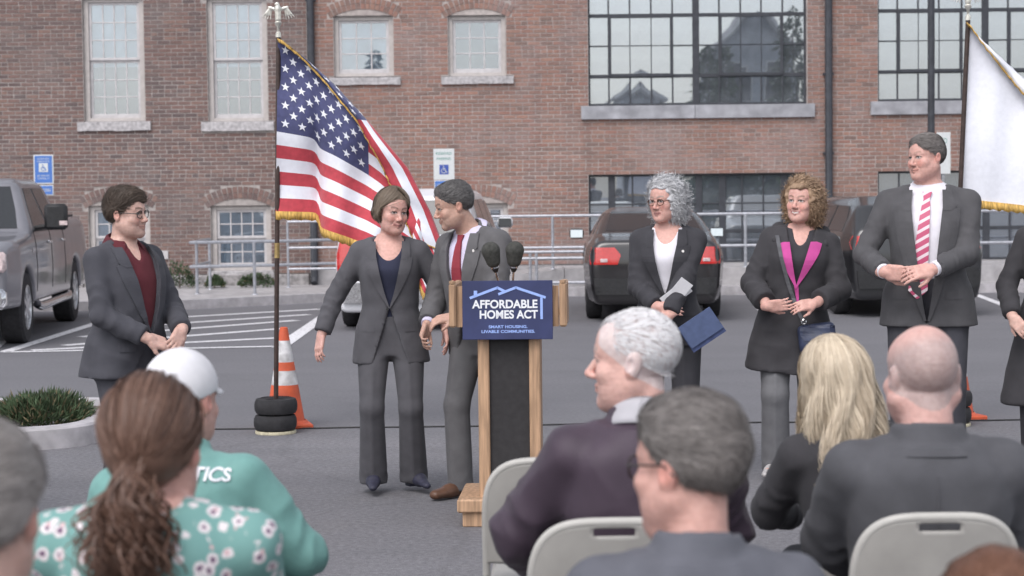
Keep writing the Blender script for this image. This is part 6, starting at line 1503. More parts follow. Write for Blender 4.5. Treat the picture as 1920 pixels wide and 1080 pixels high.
# ------------------------------------------------------------------ vehicles
def paint(name, col, coat=0.8, metal=0.2, rough=0.4):
    return mk(name, col, rough, metal=metal, nscale=3, namt=0.04, spec=0.5, coat=coat)
CARG = mk('tinted_car_glass', (0.030, 0.032, 0.036), 0.10, namt=0.03, spec=0.5)
RUB = mk('tyre_rubber', (0.028, 0.027, 0.030), 0.85, nscale=20, namt=0.12); ALLOY = mk('alloy_rim', (0.55, 0.55, 0.57), 0.3, metal=0.8); CHROME = mk('chrome_trim', (0.75, 0.75, 0.77), 0.15, metal=1.0)
BLKP = mk('black_plastic', (0.022, 0.022, 0.024), 0.55); TAIL = mk('red_tail_light', (0.50, 0.022, 0.020), 0.15, namt=0.05, spec=0.7, coat=0.6); AMB = mk('clear_lamp_lens', (0.62, 0.50, 0.50), 0.15, spec=0.7); MIRG = mk('mirror_glass', (0.50, 0.53, 0.55), 0.03, metal=1.0, namt=0.02)
def carbody(L, prof, widths, plan, W, wheels, wr_, h=0.033, zb=0.22, kk=0.10, extra=None):
    Hh = max(p[1] for p in prof); f = Field((-W / 2 - 0.1, -0.15, 0.05), (W / 2 + 0.1, L + 0.15, Hh + 0.12), h)
    pr = np.array(prof, float); wd = np.array(widths, float); pl = np.array(plan, float)
    def smx(a, b, k):
        q = np.clip(0.5 + 0.5 * (a - b) / k, 0, 1); return b + (a - b) * q + k * q * (1 - q)
    def fn(X, Y, Z):
        zt = np.interp(Y[0, :, 0], pr[:, 0], pr[:, 1])[None, :, None]; sl_ = np.gradient(np.interp(Y[0, :, 0], pr[:, 0], pr[:, 1]), Y[0, :, 0])[None, :, None]
        top = (Z - zt) / np.sqrt(1 + sl_ * sl_); hw = np.interp(Z[0, 0, :], wd[:, 0], wd[:, 1])[None, None, :] * np.interp(Y[0, :, 0], pl[:, 0], pl[:, 1])[None, :, None]
        d = smx(top + 0 * X, np.abs(X) - hw, kk); d = smx(d, -Y + 0.0 + 0 * X, 0.08); d = smx(d, Y - L + 0 * X, 0.08); return smx(d, zb - Z + 0 * X + 0 * Y, 0.05)
    f.fn((-W, -0.1, 0.1), (W, L + 0.1, Hh + 0.1), fn)
    if extra: extra(f)
    for y in wheels:
        def cyl(X, Y, Z, y=y): return np.maximum(np.sqrt((Y - y) ** 2 + (Z - wr_) ** 2) - (wr_ + 0.055), (W / 2 - 0.27) - np.abs(X))
        f.fn((-W, y - 0.6, 0), (W, y + 0.6, 1.2), cyl, 0.01, 's')
    return f
def hitx(f, y, z, side):
    g = Field.__new__(Field); g.ax = [f.ax[1], f.ax[0], f.ax[2]]; g.d = f.d.transpose(1, 0, 2); return g.front(y, z, side)
def sidepatch(name, parent, f, rows, mat, side, off=0.004, m=6, n=12):
    """rows of (z, y0, y1) on the flank of a body"""
    g = Field.__new__(Field); g.ax = [f.ax[1], f.ax[0], f.ax[2]]; g.d = f.d.transpose(1, 0, 2)
    V, F = strip(g, dens(rows, n), m, off, 0.004, side); V = V[:, [1, 0, 2]]
    return link(name, npmesh(name, V, F, mat, smooth=False), parent)
def wheel(parent, x, y, r, wd, side, spokes=6):
    root = None
    mb = MB(); rot = Matrix.Rotation(R(90), 3, 'Y')
    mb.lathe([(r * 0.62, -wd / 2 + 0.01), (r * 0.70, -wd / 2), (r * 0.93, -wd / 2 + 0.01), (r, -wd / 2 + 0.04), (r * 1.003, 0), (r, wd / 2 - 0.04), (r * 0.93, wd / 2 - 0.01), (r * 0.70, wd / 2), (r * 0.62, wd / 2 - 0.01), (r * 0.60, 0.0), (r * 0.62, -wd / 2 + 0.01)], (0, 0, 0), 28, rot)
    t = mb.build('tyre', RUB, parent, smooth=True, loc=(x, y, r))
    mb = MB(); xo = side * (wd / 2 - 0.015)
    mb.lathe([(r * 0.66, xo + side * 0.004), (r * 0.60, xo + side * 0.008), (r * 0.55, xo - side * 0.03), (r * 0.52, xo - side * 0.10)], (0, 0, 0), 28, rot); mb.lathe([(0, xo + side * 0.006), (r * 0.14, xo + side * 0.004), (r * 0.17, xo - side * 0.03)], (0, 0, 0), 14, rot)
    for k in range(spokes):
        a = 2 * math.pi * k / spokes; M_ = Matrix.Rotation(a, 3, 'X'); mb.box(M_ @ Vector((xo - side * 0.012, 0, r * 0.36)), (0.014, r * 0.075, r * 0.25), M_, bev=0.006)
    mb.build('rim', ALLOY, t, smooth=True)
    mb = MB(); mb.lathe([(0, 0), (r * 0.55, 0)], (side * (wd / 2 - 0.12), 0, 0), 20, rot); mb.build('brake_disc', BLKP, t)
def pickup():
    g = G(36, 643); gr = G(140, 596); hd = Vector((g.x - gr.x, g.y - gr.y, 0)).normalized(); W = 2.0
    rz = math.atan2(hd.x, -hd.y)
    prof = [(0, 0.80), (0.04, 1.08), (0.35, 1.16), (1.30, 1.22), (1.42, 1.24), (2.05, 1.80), (2.3, 1.86), (3.4, 1.86), (3.75, 1.80), (4.0, 1.38), (5.9, 1.36)]
    wd = [(0.2, 0.90), (0.45, 0.985), (0.8, 1.0), (1.1, 0.985), (1.25, 0.955), (1.3, 0.93), (1.8, 0.72), (1.9, 0.66)]
    f = carbody(5.9, prof, wd, [(0, 0.90), (0.5, 1.0), (5.4, 1.0), (5.9, 0.98)], W, (1.0, 4.7), 0.40, zb=0.42)
    root = empty('pickup_truck', (0, 0, 0), rz, 'grey pickup truck parked at the left edge, front towards the camera', 'pickup truck')
    off = Matrix.Rotation(rz, 3, 'Z') @ Vector((W / 2 - 0.13, 1.0, 0)); root.location = (g.x - off.x, g.y - off.y, 0)
    GP = paint('grey_metallic_paint', (0.235, 0.23, 0.255), metal=0.45)
    fmesh('body', root, f, GP, 2)
    for s in (-1, 1):
        sidepatch('front_window', root, f, [(1.26, 1.70, 2.66), (1.5, 1.90, 2.66), (1.74, 2.16, 2.66)], CARG, s); sidepatch('rear_window', root, f, [(1.26, 2.76, 3.62), (1.5, 2.76, 3.58), (1.74, 2.76, 3.46)], CARG, s)
        sidepatch('window_trim', root, f, [(1.235, 1.62, 3.72), (1.255, 1.62, 3.72)], BLKP, s, 0.003, 10, 3)
        for y in (1.58, 2.71, 3.76): sidepatch('door_seam', root, f, [(0.55, y, y + 0.012), (1.24, y, y + 0.012)], BLKP, s, 0.0005, 2, 10)
        for y in (2.50, 3.55):
            x = hitx(f, y, 1.10, s); MB().box((x + s * 0.02, y, 1.10), (0.016, 0.09, 0.014), bev=0.006).build('door_handle', CHROME, root)
        x = hitx(f, 1.9, 1.25, s); m_ = MB().box((x + s * 0.24, 1.78, 1.40), (0.13, 0.07, 0.15), bev=0.035).build('side_mirror', BLKP, root, smooth=True); MB().tube([(x - s * 0.02, 1.85, 1.27), (x + s * 0.16, 1.80, 1.30)], 0.028, 8).build('mirror_arm', BLKP, m_); MB().box((x + s * 0.33, 1.72, 1.33), (0.045, 0.012, 0.025)).build('mirror_marker', AMB, m_)
        MB().tube([(s * 0.98, 1.62, 0.40), (s * 1.0, 1.75, 0.37), (s * 1.0, 3.9, 0.37), (s * 0.98, 4.05, 0.40)], 0.05, 10).build('running_board', CHROME, root, smooth=True)
        x = hitx(f, 1.42, 1.03, s); MB().box((x + s * 0.004, 1.42, 1.03), (0.006, 0.10, 0.028), bev=0.004).build('fender_badge', CHROME, root)
        for y in (1.0, 4.7): wheel(root, s * (W / 2 - 0.15), y, 0.40, 0.27, s)
        MB().box((s * 0.72, 0.02, 0.94), (0.20, 0.07, 0.11), bev=0.03).build('headlight', AMB, root, smooth=True)
    patch('windscreen', root, f, [(1.28, -0.80, 0.80), (1.5, -0.74, 0.74), (1.76, -0.64, 0.64)], CARG, 12, 0.004, 0.004, -1, 14)
    patch('grille', root, f, [(0.72, -0.50, 0.50), (1.02, -0.50, 0.50)], BLKP, 8, 0.01, 0.01, -1, 4)
    MB().box((0, -0.06, 0.55), (0.93, 0.08, 0.11), bev=0.04).build('bumper', CHROME, root, smooth=True)
    MB().box((0, 5.05, 1.375), (0.80, 0.80, 0.012)).build('bed_cover', BLKP, root)
def rearcar(name, label, px, D, rz, L, W, prof, wd, plan, col, wheels, wr_, lamps, glass, bumper, sideglass, mir, extra=None):
    c = P(px, 560, D); root = empty(name, (c.x, D, 0), rz, label, 'car')
    f = carbody(L, prof, wd, plan, W, wheels, wr_, extra=extra)
    fmesh('body', root, f, col, 2)
    patch('rear_window', root, f, glass, CARG, 12, 0.004, 0.004, -1, 14)
    for s in (-1, 1):
        lp_ = patch('tail_light', root, f, [(z, s * a, s * b) for z, a, b in lamps], TAIL, 6, 0.006, 0.006, -1, 10)
        z_, a, b = lamps[0]; MB().box((s * (a + b) / 2, (f.front(s * (a + b) / 2, z_ + 0.06) or 0) - 0.012, z_ + 0.05), (0.045, 0.010, 0.022), bev=0.006).build('reversing_lamp', AMB, lp_)
        for i, rw in enumerate(sideglass): sidepatch('side_window', root, f, rw, CARG, s)
        for y in (wheels[0] + 0.75, wheels[0] + 1.65): sidepatch('door_seam', root, f, [(0.4, y, y + 0.012), (0.92, y, y + 0.012)], BLKP, s, 0.0005, 2, 10)
        x = hitx(f, mir[0], mir[1] - 0.1, s); m_ = MB().box((x + s * 0.13, mir[0], mir[1]), (0.10, 0.06, 0.07), bev=0.03).build('side_mirror', col, root, smooth=True); MB().box((x + s * 0.13, mir[0] - 0.066, mir[1]), (0.085, 0.004, 0.055), Matrix.Rotation(R(-5), 3, 'X'), bev=0.003).build('mirror_glass', MIRG if 'sedan' in name else CARG, m_)
        for y in wheels: wheel(root, s * (W / 2 - 0.13), y, wr_, 0.21, s, 5)
    bz, bh, bm_ = bumper; patch('bumper', root, f, [(bz - bh, -W * 0.42, W * 0.42), (bz + bh, -W * 0.43, W * 0.43)], bm_, 16, 0.03, 0.03, -1, 5)
    yf = f.front(0, bz + bh + 0.12) or 0; MB().box((0, yf - 0.012, bz + bh + 0.12), (0.15, 0.006, 0.075), bev=0.003).build('number_plate', WHT, root)
    return root, f
def cars():
    BK = paint('black_car_paint', (0.016, 0.014, 0.016), coat=1.0); BK2 = paint('black_suv_paint', (0.020, 0.020, 0.023), coat=1.0); WH = paint('white_car_paint', (0.70, 0.70, 0.73), coat=0.6, metal=0.0)
    rearcar('black_sedan', 'black sedan parked behind the silver-haired woman, rear towards the camera', 1229, 23.6, R(-2), 4.5, 1.76,
            [(0, 0.86), (0.04, 1.0), (0.30, 1.06), (0.55, 1.09), (1.45, 1.35), (2.0, 1.41), (2.6, 1.38), (3.3, 1.04), (3.7, 0.98), (4.3, 0.82), (4.5, 0.6)], [(0.2, 0.80), (0.45, 0.86), (0.75, 0.88), (0.92, 0.85), (1.03, 0.77), (1.25, 0.665), (1.40, 0.56), (1.46, 0.46)], [(0, 0.90), (0.5, 1), (3.6, 1), (4.5, 0.84)], BK, (0.95, 3.6), 0.32,
            [(0.72, 0.46, 0.80), (0.84, 0.42, 0.81), (0.93, 0.50, 0.78)], [(1.12, -0.60, 0.60), (1.25, -0.56, 0.56), (1.37, -0.50, 0.50)], (0.45, 0.10, BLKP), [[(1.06, 1.35, 2.25), (1.2, 1.4, 2.25), (1.34, 1.6, 2.25)], [(1.06, 2.32, 3.1), (1.2, 2.32, 2.9), (1.34, 2.32, 2.65)]], (2.95, 1.04))
    rearcar('white_suv', 'white sport utility vehicle with tall red tail lights behind the two central figures', 764, 22.6, R(-3), 4.7, 1.82,
            [(0, 0.95), (0.05, 1.10), (0.30, 1.58), (0.7, 1.68), (2.8, 1.66), (3.3, 1.45), (3.7, 1.10), (4.4, 0.98), (4.7, 0.7)], [(0.2, 0.84), (0.45, 0.89), (0.8, 0.91), (1.05, 0.88), (1.6, 0.70), (1.7, 0.62)], [(0, 0.93), (0.5, 1), (3.9, 1), (4.7, 0.85)], WH, (0.95, 3.7), 0.36,
            [(0.70, 0.66, 0.83), (0.90, 0.66, 0.84), (1.08, 0.66, 0.80)], [(1.14, -0.62, 0.62), (1.35, -0.58, 0.58), (1.54, -0.52, 0.52)], (0.46, 0.12, CHROME), [[(1.12, 0.55, 1.5), (1.35, 0.6, 1.5), (1.54, 0.7, 1.5)], [(1.12, 1.58, 2.45), (1.35, 1.58, 2.45), (1.54, 1.58, 2.45)], [(1.12, 2.52, 3.35), (1.35, 2.52, 3.1), (1.52, 2.52, 2.9)]], (3.2, 1.22))
    rearcar('black_suv', 'black hatchback car parked at an angle behind the tall man', 1722, 24.0, R(3.5), 4.5, 1.82,
            [(0, 0.90), (0.05, 1.10), (0.40, 1.40), (0.9, 1.52), (2.5, 1.51), (3.4, 1.08), (4.2, 0.96), (4.5, 0.7)], [(0.2, 0.84), (0.45, 0.89), (0.8, 0.91), (1.02, 0.86), (1.40, 0.68), (1.54, 0.56)], [(0, 0.91), (0.5, 1), (3.7, 1), (4.5, 0.85)], BK2, (0.9, 3.55), 0.34,
            [(0.86, 0.60, 0.83), (0.95, 0.52, 0.83), (1.03, 0.56, 0.80)], [(1.08, -0.62, 0.62), (1.24, -0.57, 0.57), (1.38, -0.50, 0.50)], (0.48, 0.11, BLKP), [[(1.08, 0.55, 1.35), (1.25, 0.6, 1.35), (1.40, 0.75, 1.35)], [(1.08, 1.42, 2.3), (1.25, 1.42, 2.3), (1.40, 1.42, 2.3)], [(1.08, 2.37, 3.1), (1.25, 2.37, 2.9), (1.38, 2.37, 2.7)]], (3.0, 1.16))
# ------------------------------------------------------------------ podium, microphones
WOOD = mk('oak_veneer', (0.42, 0.265, 0.165), 0.5, nscale=7, namt=0.16, stretch=(9, 9, 0.7), coord='Object'); WOODP = mk('dark_podium_panel', (0.030, 0.028, 0.030), 0.75, namt=0.08)
NAVYB = mk('navy_sign_board', (0.030, 0.038, 0.110), 0.5, nscale=5, namt=0.12); INKW = mk('white_print', (0.75, 0.76, 0.80), 0.6, namt=0.02); INKB = mk('light_blue_print', (0.30, 0.42, 0.80), 0.6, namt=0.02)
def podium():
    D = 9.40; c = P(953, 700, D); s = D / F_PX; root = empty('podium', (c.x, D, 0), R(-3), 'oak podium with dark front panel carrying the campaign sign', 'podium')
    X = lambda px, py: P(px, py, D).x - c.x; Z = lambda py: P(953, py, D).z
    zt, zs = Z(530), Z(612)
    for a, b in ((896, 917), (992, 1013)): MB().box(((X(a, 650) + X(b, 650)) / 2, 0.10, (0.13 + 1.0) / 2), ((X(b, 650) - X(a, 650)) / 2, 0.12, (1.0 - 0.13) / 2), bev=0.006).build('side_panel', WOOD, root)
    MB().box(((X(917, 650) + X(992, 650)) / 2, 0.02, 0.57), ((X(992, 650) - X(917, 650)) / 2 - 0.001, 0.015, 0.43)).build('front_panel', WOODP, root)
    MB().box((X(955, 950), 0.16, 0.105), (0.25, 0.27, 0.033), bev=0.008).build('base_slab', WOOD, root); MB().box((X(955, 950), 0.16, 0.036), (0.225, 0.245, 0.036), bev=0.004).build('plinth', WOOD, root)
    for a, b in ((843, 856), (1049, 1063)):
        MB().box(((X(a, 560) + X(b, 560)) / 2, 0.14, (zt + zs) / 2), ((X(b, 560) - X(a, 560)) / 2, 0.20, (zt - zs) / 2), bev=0.008).build('top_side', WOOD, root)
        MB().lathe([(0.016, 0), (0.016, 0.012), (0, 0.016)], ((X(a, 560) + X(b, 560)) / 2, -0.045, zt), 10).build('end_cap', WOOD, root)
    MB().box((0.0, -0.012, (Z(536) + zs) / 2), (X(1049, 560) - 0.004, 0.012, (Z(536) - zs) / 2)).build('top_front', WOOD, root)
    MB().box((0.0, 0.17, zs + 0.06), (X(1049, 560) - 0.006, 0.165, 0.012), Matrix.Rotation(R(-6), 3, 'X')).build('reading_shelf', WOOD, root)
    # sign board hung on the front
    rb = empty('sign_board', (c.x, D - 0.055, Z(580)), R(-3), 'navy campaign board reading AFFORDABLE HOMES ACT on the podium', 'sign'); rb.rotation_euler = (R(-3), 0, R(-3))
    w_, h_ = 169 * s, 110 * s; MB().box((0, 0, 0), (w_ / 2, 0.006, h_ / 2), bev=0.002).build('board', NAVYB, rb)
    U = lambda x, y: ((x / 3.725 + 820 - 952.5) * s, -(y / 3.725 + 430 - 580) * s)
    def sx_(pts, wd=0.0062):
        mb = MB()
        for (a, b), (c_, d) in zip(pts, pts[1:]):
            p, q = Vector(U(a, b)), Vector(U(c_, d)); v = (q - p).normalized(); n = Vector((-v.y, v.x)) * wd; p = p - v * wd * 0.6; q = q + v * wd * 0.6
            mb.prism([(p.x + n.x, p.y + n.y), (q.x + n.x, q.y + n.y), (q.x - n.x, q.y - n.y), (p.x - n.x, p.y - n.y)], -0.0085, -0.0062)
        return mb
    mb = sx_([(237, 472), (425, 403), (478, 430)]); o = mb.build('roof_outline', INKB, rb); mb = sx_([(436, 447), (553, 403), (755, 472)]); mb.v = [(a, b - 0.0006, c_) for a, b, c_ in mb.v]; mb.build('roof_outline', INKB, rb)
    mb = sx_([(272, 430), (272, 452)], 0.0085); mb.v = [(a, b - 0.0012, c_) for a, b, c_ in mb.v]; mb.build('chimney_mark', INKB, rb); mb = sx_([(731, 478), (731, 618)]); mb.v = [(a, b - 0.0012, c_) for a, b, c_ in mb.v]; mb.build('wall_mark', INKB, rb)
    for tx, x0, x1, y0, y1, mt, bd in (('AFFORDABLE', 247, 703, 487, 547, INKW, 0.03), ('HOMES ACT', 300, 705, 559, 619, INKW, 0.03), ('SMART HOUSING.', 362, 632, 664, 685, INKB, 0.03), ('LIVABLE COMMUNITIES.', 312, 684, 697, 718, INKB, 0.03)):
        a, b = U((x0 + x1) / 2, (y0 + y1) / 2); text('lettering', tx, (x1 - x0) / 3.725 * s, (y1 - y0) / 3.725 * s, (a, -0.0075, b), mt, rb, bold=bd)
    FOAM = mk('foam_windshield', (0.06, 0.06, 0.055), 0.95, nscale=60, namt=0.15, bump=0.6, bscale=300); MBLK = mk('black_mic_body', (0.02, 0.02, 0.022), 0.4)
    for lab, hx, hy, bx in (('left foam-covered gooseneck microphone on the podium', 921, 474, 947), ('right foam-covered gooseneck microphone on the podium', 965, 473, 958)):
        Dm = D + 0.06; h3 = P(hx, hy, Dm); b3 = Vector((P(bx, 530, Dm).x, Dm + 0.05, zs + 0.075)); r = empty('microphone', b3, 0, lab, 'microphone'); hv = h3 - b3
        n3 = hv * 0.62 + Vector((0, -0.0, 0)); top = hv + Vector((0, -0.02, 0))
        MB().tube([(0, 0, 0), hv * 0.3 + Vector((0, 0.01, 0)), n3, hv * 0.70], 0.0055, 8).build('gooseneck', CHROME, r, smooth=True); d = (hv * 0.30).normalized()
        MB().tube([hv * 0.66, hv * 0.72, hv * 0.80], [0.010, 0.018, 0.020], 12).build('mic_body', MBLK, r, smooth=True); MB().tube([hv * 0.735, hv * 0.76], [0.0205, 0.0205], 12).build('silver_ring', CHROME, r, smooth=True)
        ff = Field(np.array(hv) - 0.09, np.array(hv) + 0.09, 0.006); ff.cap(np.array(hv * 0.86), np.array(hv * 1.03), 0.036, 0.047); fmesh('foam_windshield', r, ff, FOAM, 2); MB().lathe([(0.03, 0), (0.03, 0.008), (0, 0.012)], (0, 0, -0.006), 12).build('base', MBLK, r)
# ------------------------------------------------------------------ flags, stands, cones
RED = mk('flag_red', (0.48, 0.055, 0.075), 0.75, namt=0.06, sheen=0.2); FWH = mk('flag_white', (0.78, 0.79, 0.86), 0.75, namt=0.02, sheen=0.2); FBL = mk('flag_blue', (0.065, 0.070, 0.165), 0.75, namt=0.08, sheen=0.2); GOLD = mk('gold_fringe', (0.52, 0.32, 0.085), 0.7, nscale=90, namt=0.22, stretch=(1, 1, 0.2))
POLE = mk('dark_wood_pole', (0.05, 0.032, 0.028), 0.4, namt=0.15); BRASS = mk('brass_ferrule', (0.50, 0.36, 0.16), 0.3, metal=0.8); SILV = mk('silver_finial', (0.70, 0.68, 0.62), 0.3, metal=0.6)
ORNG = mk('cone_orange', (0.62, 0.11, 0.045), 0.6, nscale=6, namt=0.12, low=(9.0, 0.35, (0.28, 0.07, 0.05))); CWH = mk('cone_white_band', (0.62, 0.61, 0.62), 0.5, nscale=9, namt=0.08, low=(14.0, 0.6, (0.25, 0.24, 0.24))); CBK = mk('cone_black_base', (0.03, 0.03, 0.03), 0.8)
def spl(pts, t):
    pts = np.array(pts, float); u = pts[:, 0]; return np.array([np.interp(t, u, pts[:, c]) for c in range(1, pts.shape[1])])
def smooth_spl(pts):
    us = np.linspace(pts[0][0], pts[-1][0], 241); v = np.array([spl(pts, t) for t in us]); k = np.exp(-np.linspace(-2, 2, 15) ** 2); k /= k.sum()
    vp = np.pad(v, ((7, 7), (0, 0)), mode='reflect', reflect_type='odd'); v = np.stack([np.convolve(vp[:, c], k, 'valid') for c in range(v.shape[1])], 1)
    return lambda t: np.array([np.interp(t, us, v[:, c]) for c in range(v.shape[1])])
def flag(name, label, D, ridge, bottom, fold_v, top_edge, design, depth_f, root_px):
    Rg, Bt, Te = smooth_spl(ridge), smooth_spl(bottom), smooth_spl(top_edge)
    c0 = P(root_px[0], root_px[1], D); root = empty(name, c0, 0, label, 'flag')
    def pos(u, v, dy=0.0):
        vr = fold_v(u)
        if v >= vr:
            t = (v - vr) / (1 - vr); a, b = Rg(u), Bt(u); px, py = a + (b - a) * t; y = depth_f(u, v, t)
        else:
            t = v / max(vr, 1e-6); a, b = Te(u), Rg(u); px, py = a + (b - a) * t; y = depth_f(u, vr, 0.0) - 0.05 * math.sin(math.pi * min(1, (1 - t) * 0.9)) - 0.02 * (1 - t)
        return P(px, py, D + y + dy) - c0
    nu, nv = 90, 13 * 5; us = np.linspace(0, 1, nu + 1); vs = np.linspace(0, 1, nv + 1)
    V = np.array([pos(u, v) for u in us for v in vs]); F = []; mi = []
    for i in range(nu):
        for j in range(nv):
            a = i * (nv + 1) + j; F.append((a, a + 1, a + nv + 2, a + nv + 1)); mi.append(design((us[i] + us[i + 1]) / 2, (vs[j] + vs[j + 1]) / 2))
    ob = link('cloth', npmesh('cloth', V, np.array(F), [FWH, RED, FBL], True, mi), root)
    # fringe along three edges
    def fringe(path, dv):
        Vf = []; Ff = []; n = len(path)
        for k, p in enumerate(path):
            q = Vector(p) + Vector((0, -0.002, 0)); e = q + Vector(dv) * (1 + 0.12 * math.sin(k * 2.1)); Vf += [tuple(q), tuple(e + Vector((0, -0.006 * math.sin(k * 1.7), 0)))]
        for k in range(n - 1): Ff.append((2 * k, 2 * k + 2, 2 * k + 3, 2 * k + 1))
        o_ = link('fringe', npmesh('fringe', np.array(Vf), np.array(Ff), GOLD, True), root); md = o_.modifiers.new('thick', 'SOLIDIFY'); md.thickness = 0.006
    fringe([pos(u, 1.0) for u in np.linspace(0, 1, 80)], (0, -0.004, -0.055)); fringe([pos(u, 0.0) + Vector((0, -0.012, 0)) for u in np.linspace(0, 1, 80)], (0.012, -0.004, -0.030)); fringe([pos(1.0, v) for v in np.linspace(0, 1, 40)], (0.05, 0, -0.03))
    return root, pos
def us_flag():
    D = 13.1
    ridge = [(0, 521, 72), (0.12, 572, 108), (0.25, 628, 158), (0.40, 690, 226), (0.6, 766, 316), (0.8, 808, 398), (1.0, 838, 478)]
    bottom = [(0, 517, 396), (0.14, 592, 398), (0.155, 600, 402), (0.17, 600, 424), (0.19, 604, 428), (0.39, 690, 458), (0.6, 775, 500), (1.0, 812, 590)]
    edge = [(0, 522, 71), (0.12, 560, 100), (0.25, 610, 152), (0.40, 668, 224), (0.6, 714, 308), (0.8, 744, 372), (1.0, 770, 440)]
    fv = lambda u: 0.20 * min(1, u * 2.2)
    def des(u, v):
        if u < 0.40 and v < 7 / 13: return 2
        return 1 if int(v * 13) % 2 == 0 else 0
    def dep(u, v, t): return 0.05 * math.sin(u * 15) * t + 0.035 * math.sin(u * 31 + v * 4) * (0.3 + t) * min(1, u * 6) + 0.03 * math.sin(v * 9 + u * 7) + (0.07 * math.exp(-((u - 0.165) / 0.03) ** 2) * t) - 0.03
    root, pos = flag('flag', 'United States flag with gold fringe on the eagle-topped pole', D, ridge, bottom, fv, edge, des, dep, (517, 400))
    # fifty stars
    V = []; F = []
    for r_ in range(9):
        for q in range(6 if r_ % 2 == 0 else 5):
            cu = 0.40 * (q + (0.5 if r_ % 2 == 0 else 1.0)) / 6.0; cv = (7 / 13) * (r_ + 1) / 10
            for sd_ in (-1, 1):
                n0 = len(V); V.append(pos(cu, cv, sd_ * 0.005))
                for k in range(10):
                    rr = 0.0275 if k % 2 == 0 else 0.0108; a = math.pi * k / 5; V.append(pos(min(max(cu + rr * math.sin(a) / 1.5, 0), 0.4), max(cv - rr * math.cos(a), 0.002), sd_ * 0.005))
                F += [(n0, n0 + 1 + k, n0 + 1 + (k + 1) % 10) for k in range(10)]
    link('stars', npmesh('stars', np.array([tuple(v) for v in V]), np.array(F), FWH, False), root)
def state_flag():
    D = 13.1
    ridge = [(0, 1812, 42), (0.1, 1846, 78), (0.25, 1900, 128), (0.5, 1985, 205), (1.0, 2110, 330)]; edge = [(0, 1812, 40), (0.1, 1838, 76), (0.25, 1880, 130), (0.5, 1950, 212), (1.0, 2060, 330)]; bottom = [(0, 1799, 372), (0.25, 1912, 384), (0.5, 2010, 400), (1.0, 2160, 470)]
    def dep(u, v, t): return 0.04 * math.sin(u * 14 + 1.2) * t + 0.02 * math.sin(u * 27 + v * 3) * min(1, u * 6) + 0.015 * math.sin(v * 7)
    flag('flag', 'plain white flag with gold fringe at the right edge', D, ridge, bottom, lambda u: 0.10 * min(1, u * 2.5), edge, lambda u, v: 0, dep, (1799, 372))
def flag_stand(label, px_top, px_bot, D, eagle):
    b = P(px_bot, 800, D); root = empty('flagpole', (b.x, D, 0), 0, label, 'flagpole'); top = P(px_top, 70 if eagle else 38, D); tv = Vector((top.x - b.x, 0, top.z))
    MB().tube([(0, 0, 0.02), tv * 0.5, tv], 0.0165, 12).build('pole', POLE, root, smooth=True); fa, fb_ = 0.445, 0.485; MB().tube([tv * fa, tv * (fb_ - 0.002)], 0.0185, 12).build('ferrule', BRASS, root, smooth=True)
    fr = empty if False else None
    mb = MB(); z = tv; mb.lathe([(0.0, 0.0), (0.019, 0.0), (0.019, 0.03), (0.008, 0.04), (0.010, 0.07), (0.022, 0.085), (0.024, 0.10), (0.010, 0.115), (0, 0.12)], tv, 12); fin = mb.build('finial', SILV, root, smooth=True)
    ff = Field(np.array(tv) + (-0.13, -0.08, 0.06), np.array(tv) + (0.13, 0.08, 0.30), 0.005); t = np.array(tv)
    ff.cap(t + (0, 0, 0.12), t + (0, 0, 0.19), 0.020, 0.022); ff.cap(t + (0, 0, 0.19), t + (-0.004, -0.006, 0.225), 0.016, 0.014, 0.01); ff.cap(t + (-0.004, -0.01, 0.226), t + (-0.022, -0.014, 0.222), 0.008, 0.003, 0.005)
    for s in (-1, 1):
        ff.cap(t + (s * 0.018, 0.006, 0.19), t + (s * 0.062, 0.012, 0.205), 0.012, 0.010, 0.008, sq=((0, 1, 0), 0.6))
        for k in range(4): ff.cap(t + (s * (0.045 + 0.007 * k), 0.012, 0.20 - 0.004 * k), t + (s * (0.055 + 0.018 * k), 0.014, 0.120 + 0.006 * k), 0.009, 0.005, 0.002, sq=((0, 1, 0), 0.6))
    for s in (-0.01, 0, 0.01): ff.cap(t + (0, 0.01, 0.13), t + (s, 0.02, 0.09), 0.008, 0.006, 0.004)
    fmesh('eagle', fin, ff, SILV, 1)
    for k, lab in ((0, 'lower small tyre weighting the %s'), (1, 'upper small tyre weighting the %s')):
        o = empty('tyre', (b.x + (0.004 if k else -0.002), D, 0.022 + 0.112 * k), 0, lab % ('flagpole beside the traffic cone at left' if eagle else 'white flag\'s pole behind the bald man'), 'tyre')
        MB().lathe([(0.075, 0.012), (0.11, 0.002), (0.135, 0.006), (0.146, 0.03), (0.148, 0.055), (0.146, 0.08), (0.135, 0.104), (0.11, 0.108), (0.075, 0.098), (0.070, 0.055), (0.075, 0.012)], (0, 0, 0), 30).build('tread', RUB, o, smooth=True)
        MB().lathe([(0.10, 0.110), (0.104, 0.112), (0.108, 0.110)], (0, 0, 0), 30).build('sidewall_ring', RUB, o, smooth=True)
    MB().lathe([(0, 0.0205), (0.138, 0.0205), (0.14, 0.018), (0.14, 0.004), (0.138, 0)], (0, 0, 0), 30).build('base_plate', mk('pale_yellow_board' if eagle else 'yellow_board', (0.55, 0.50, 0.36), 0.7), root)
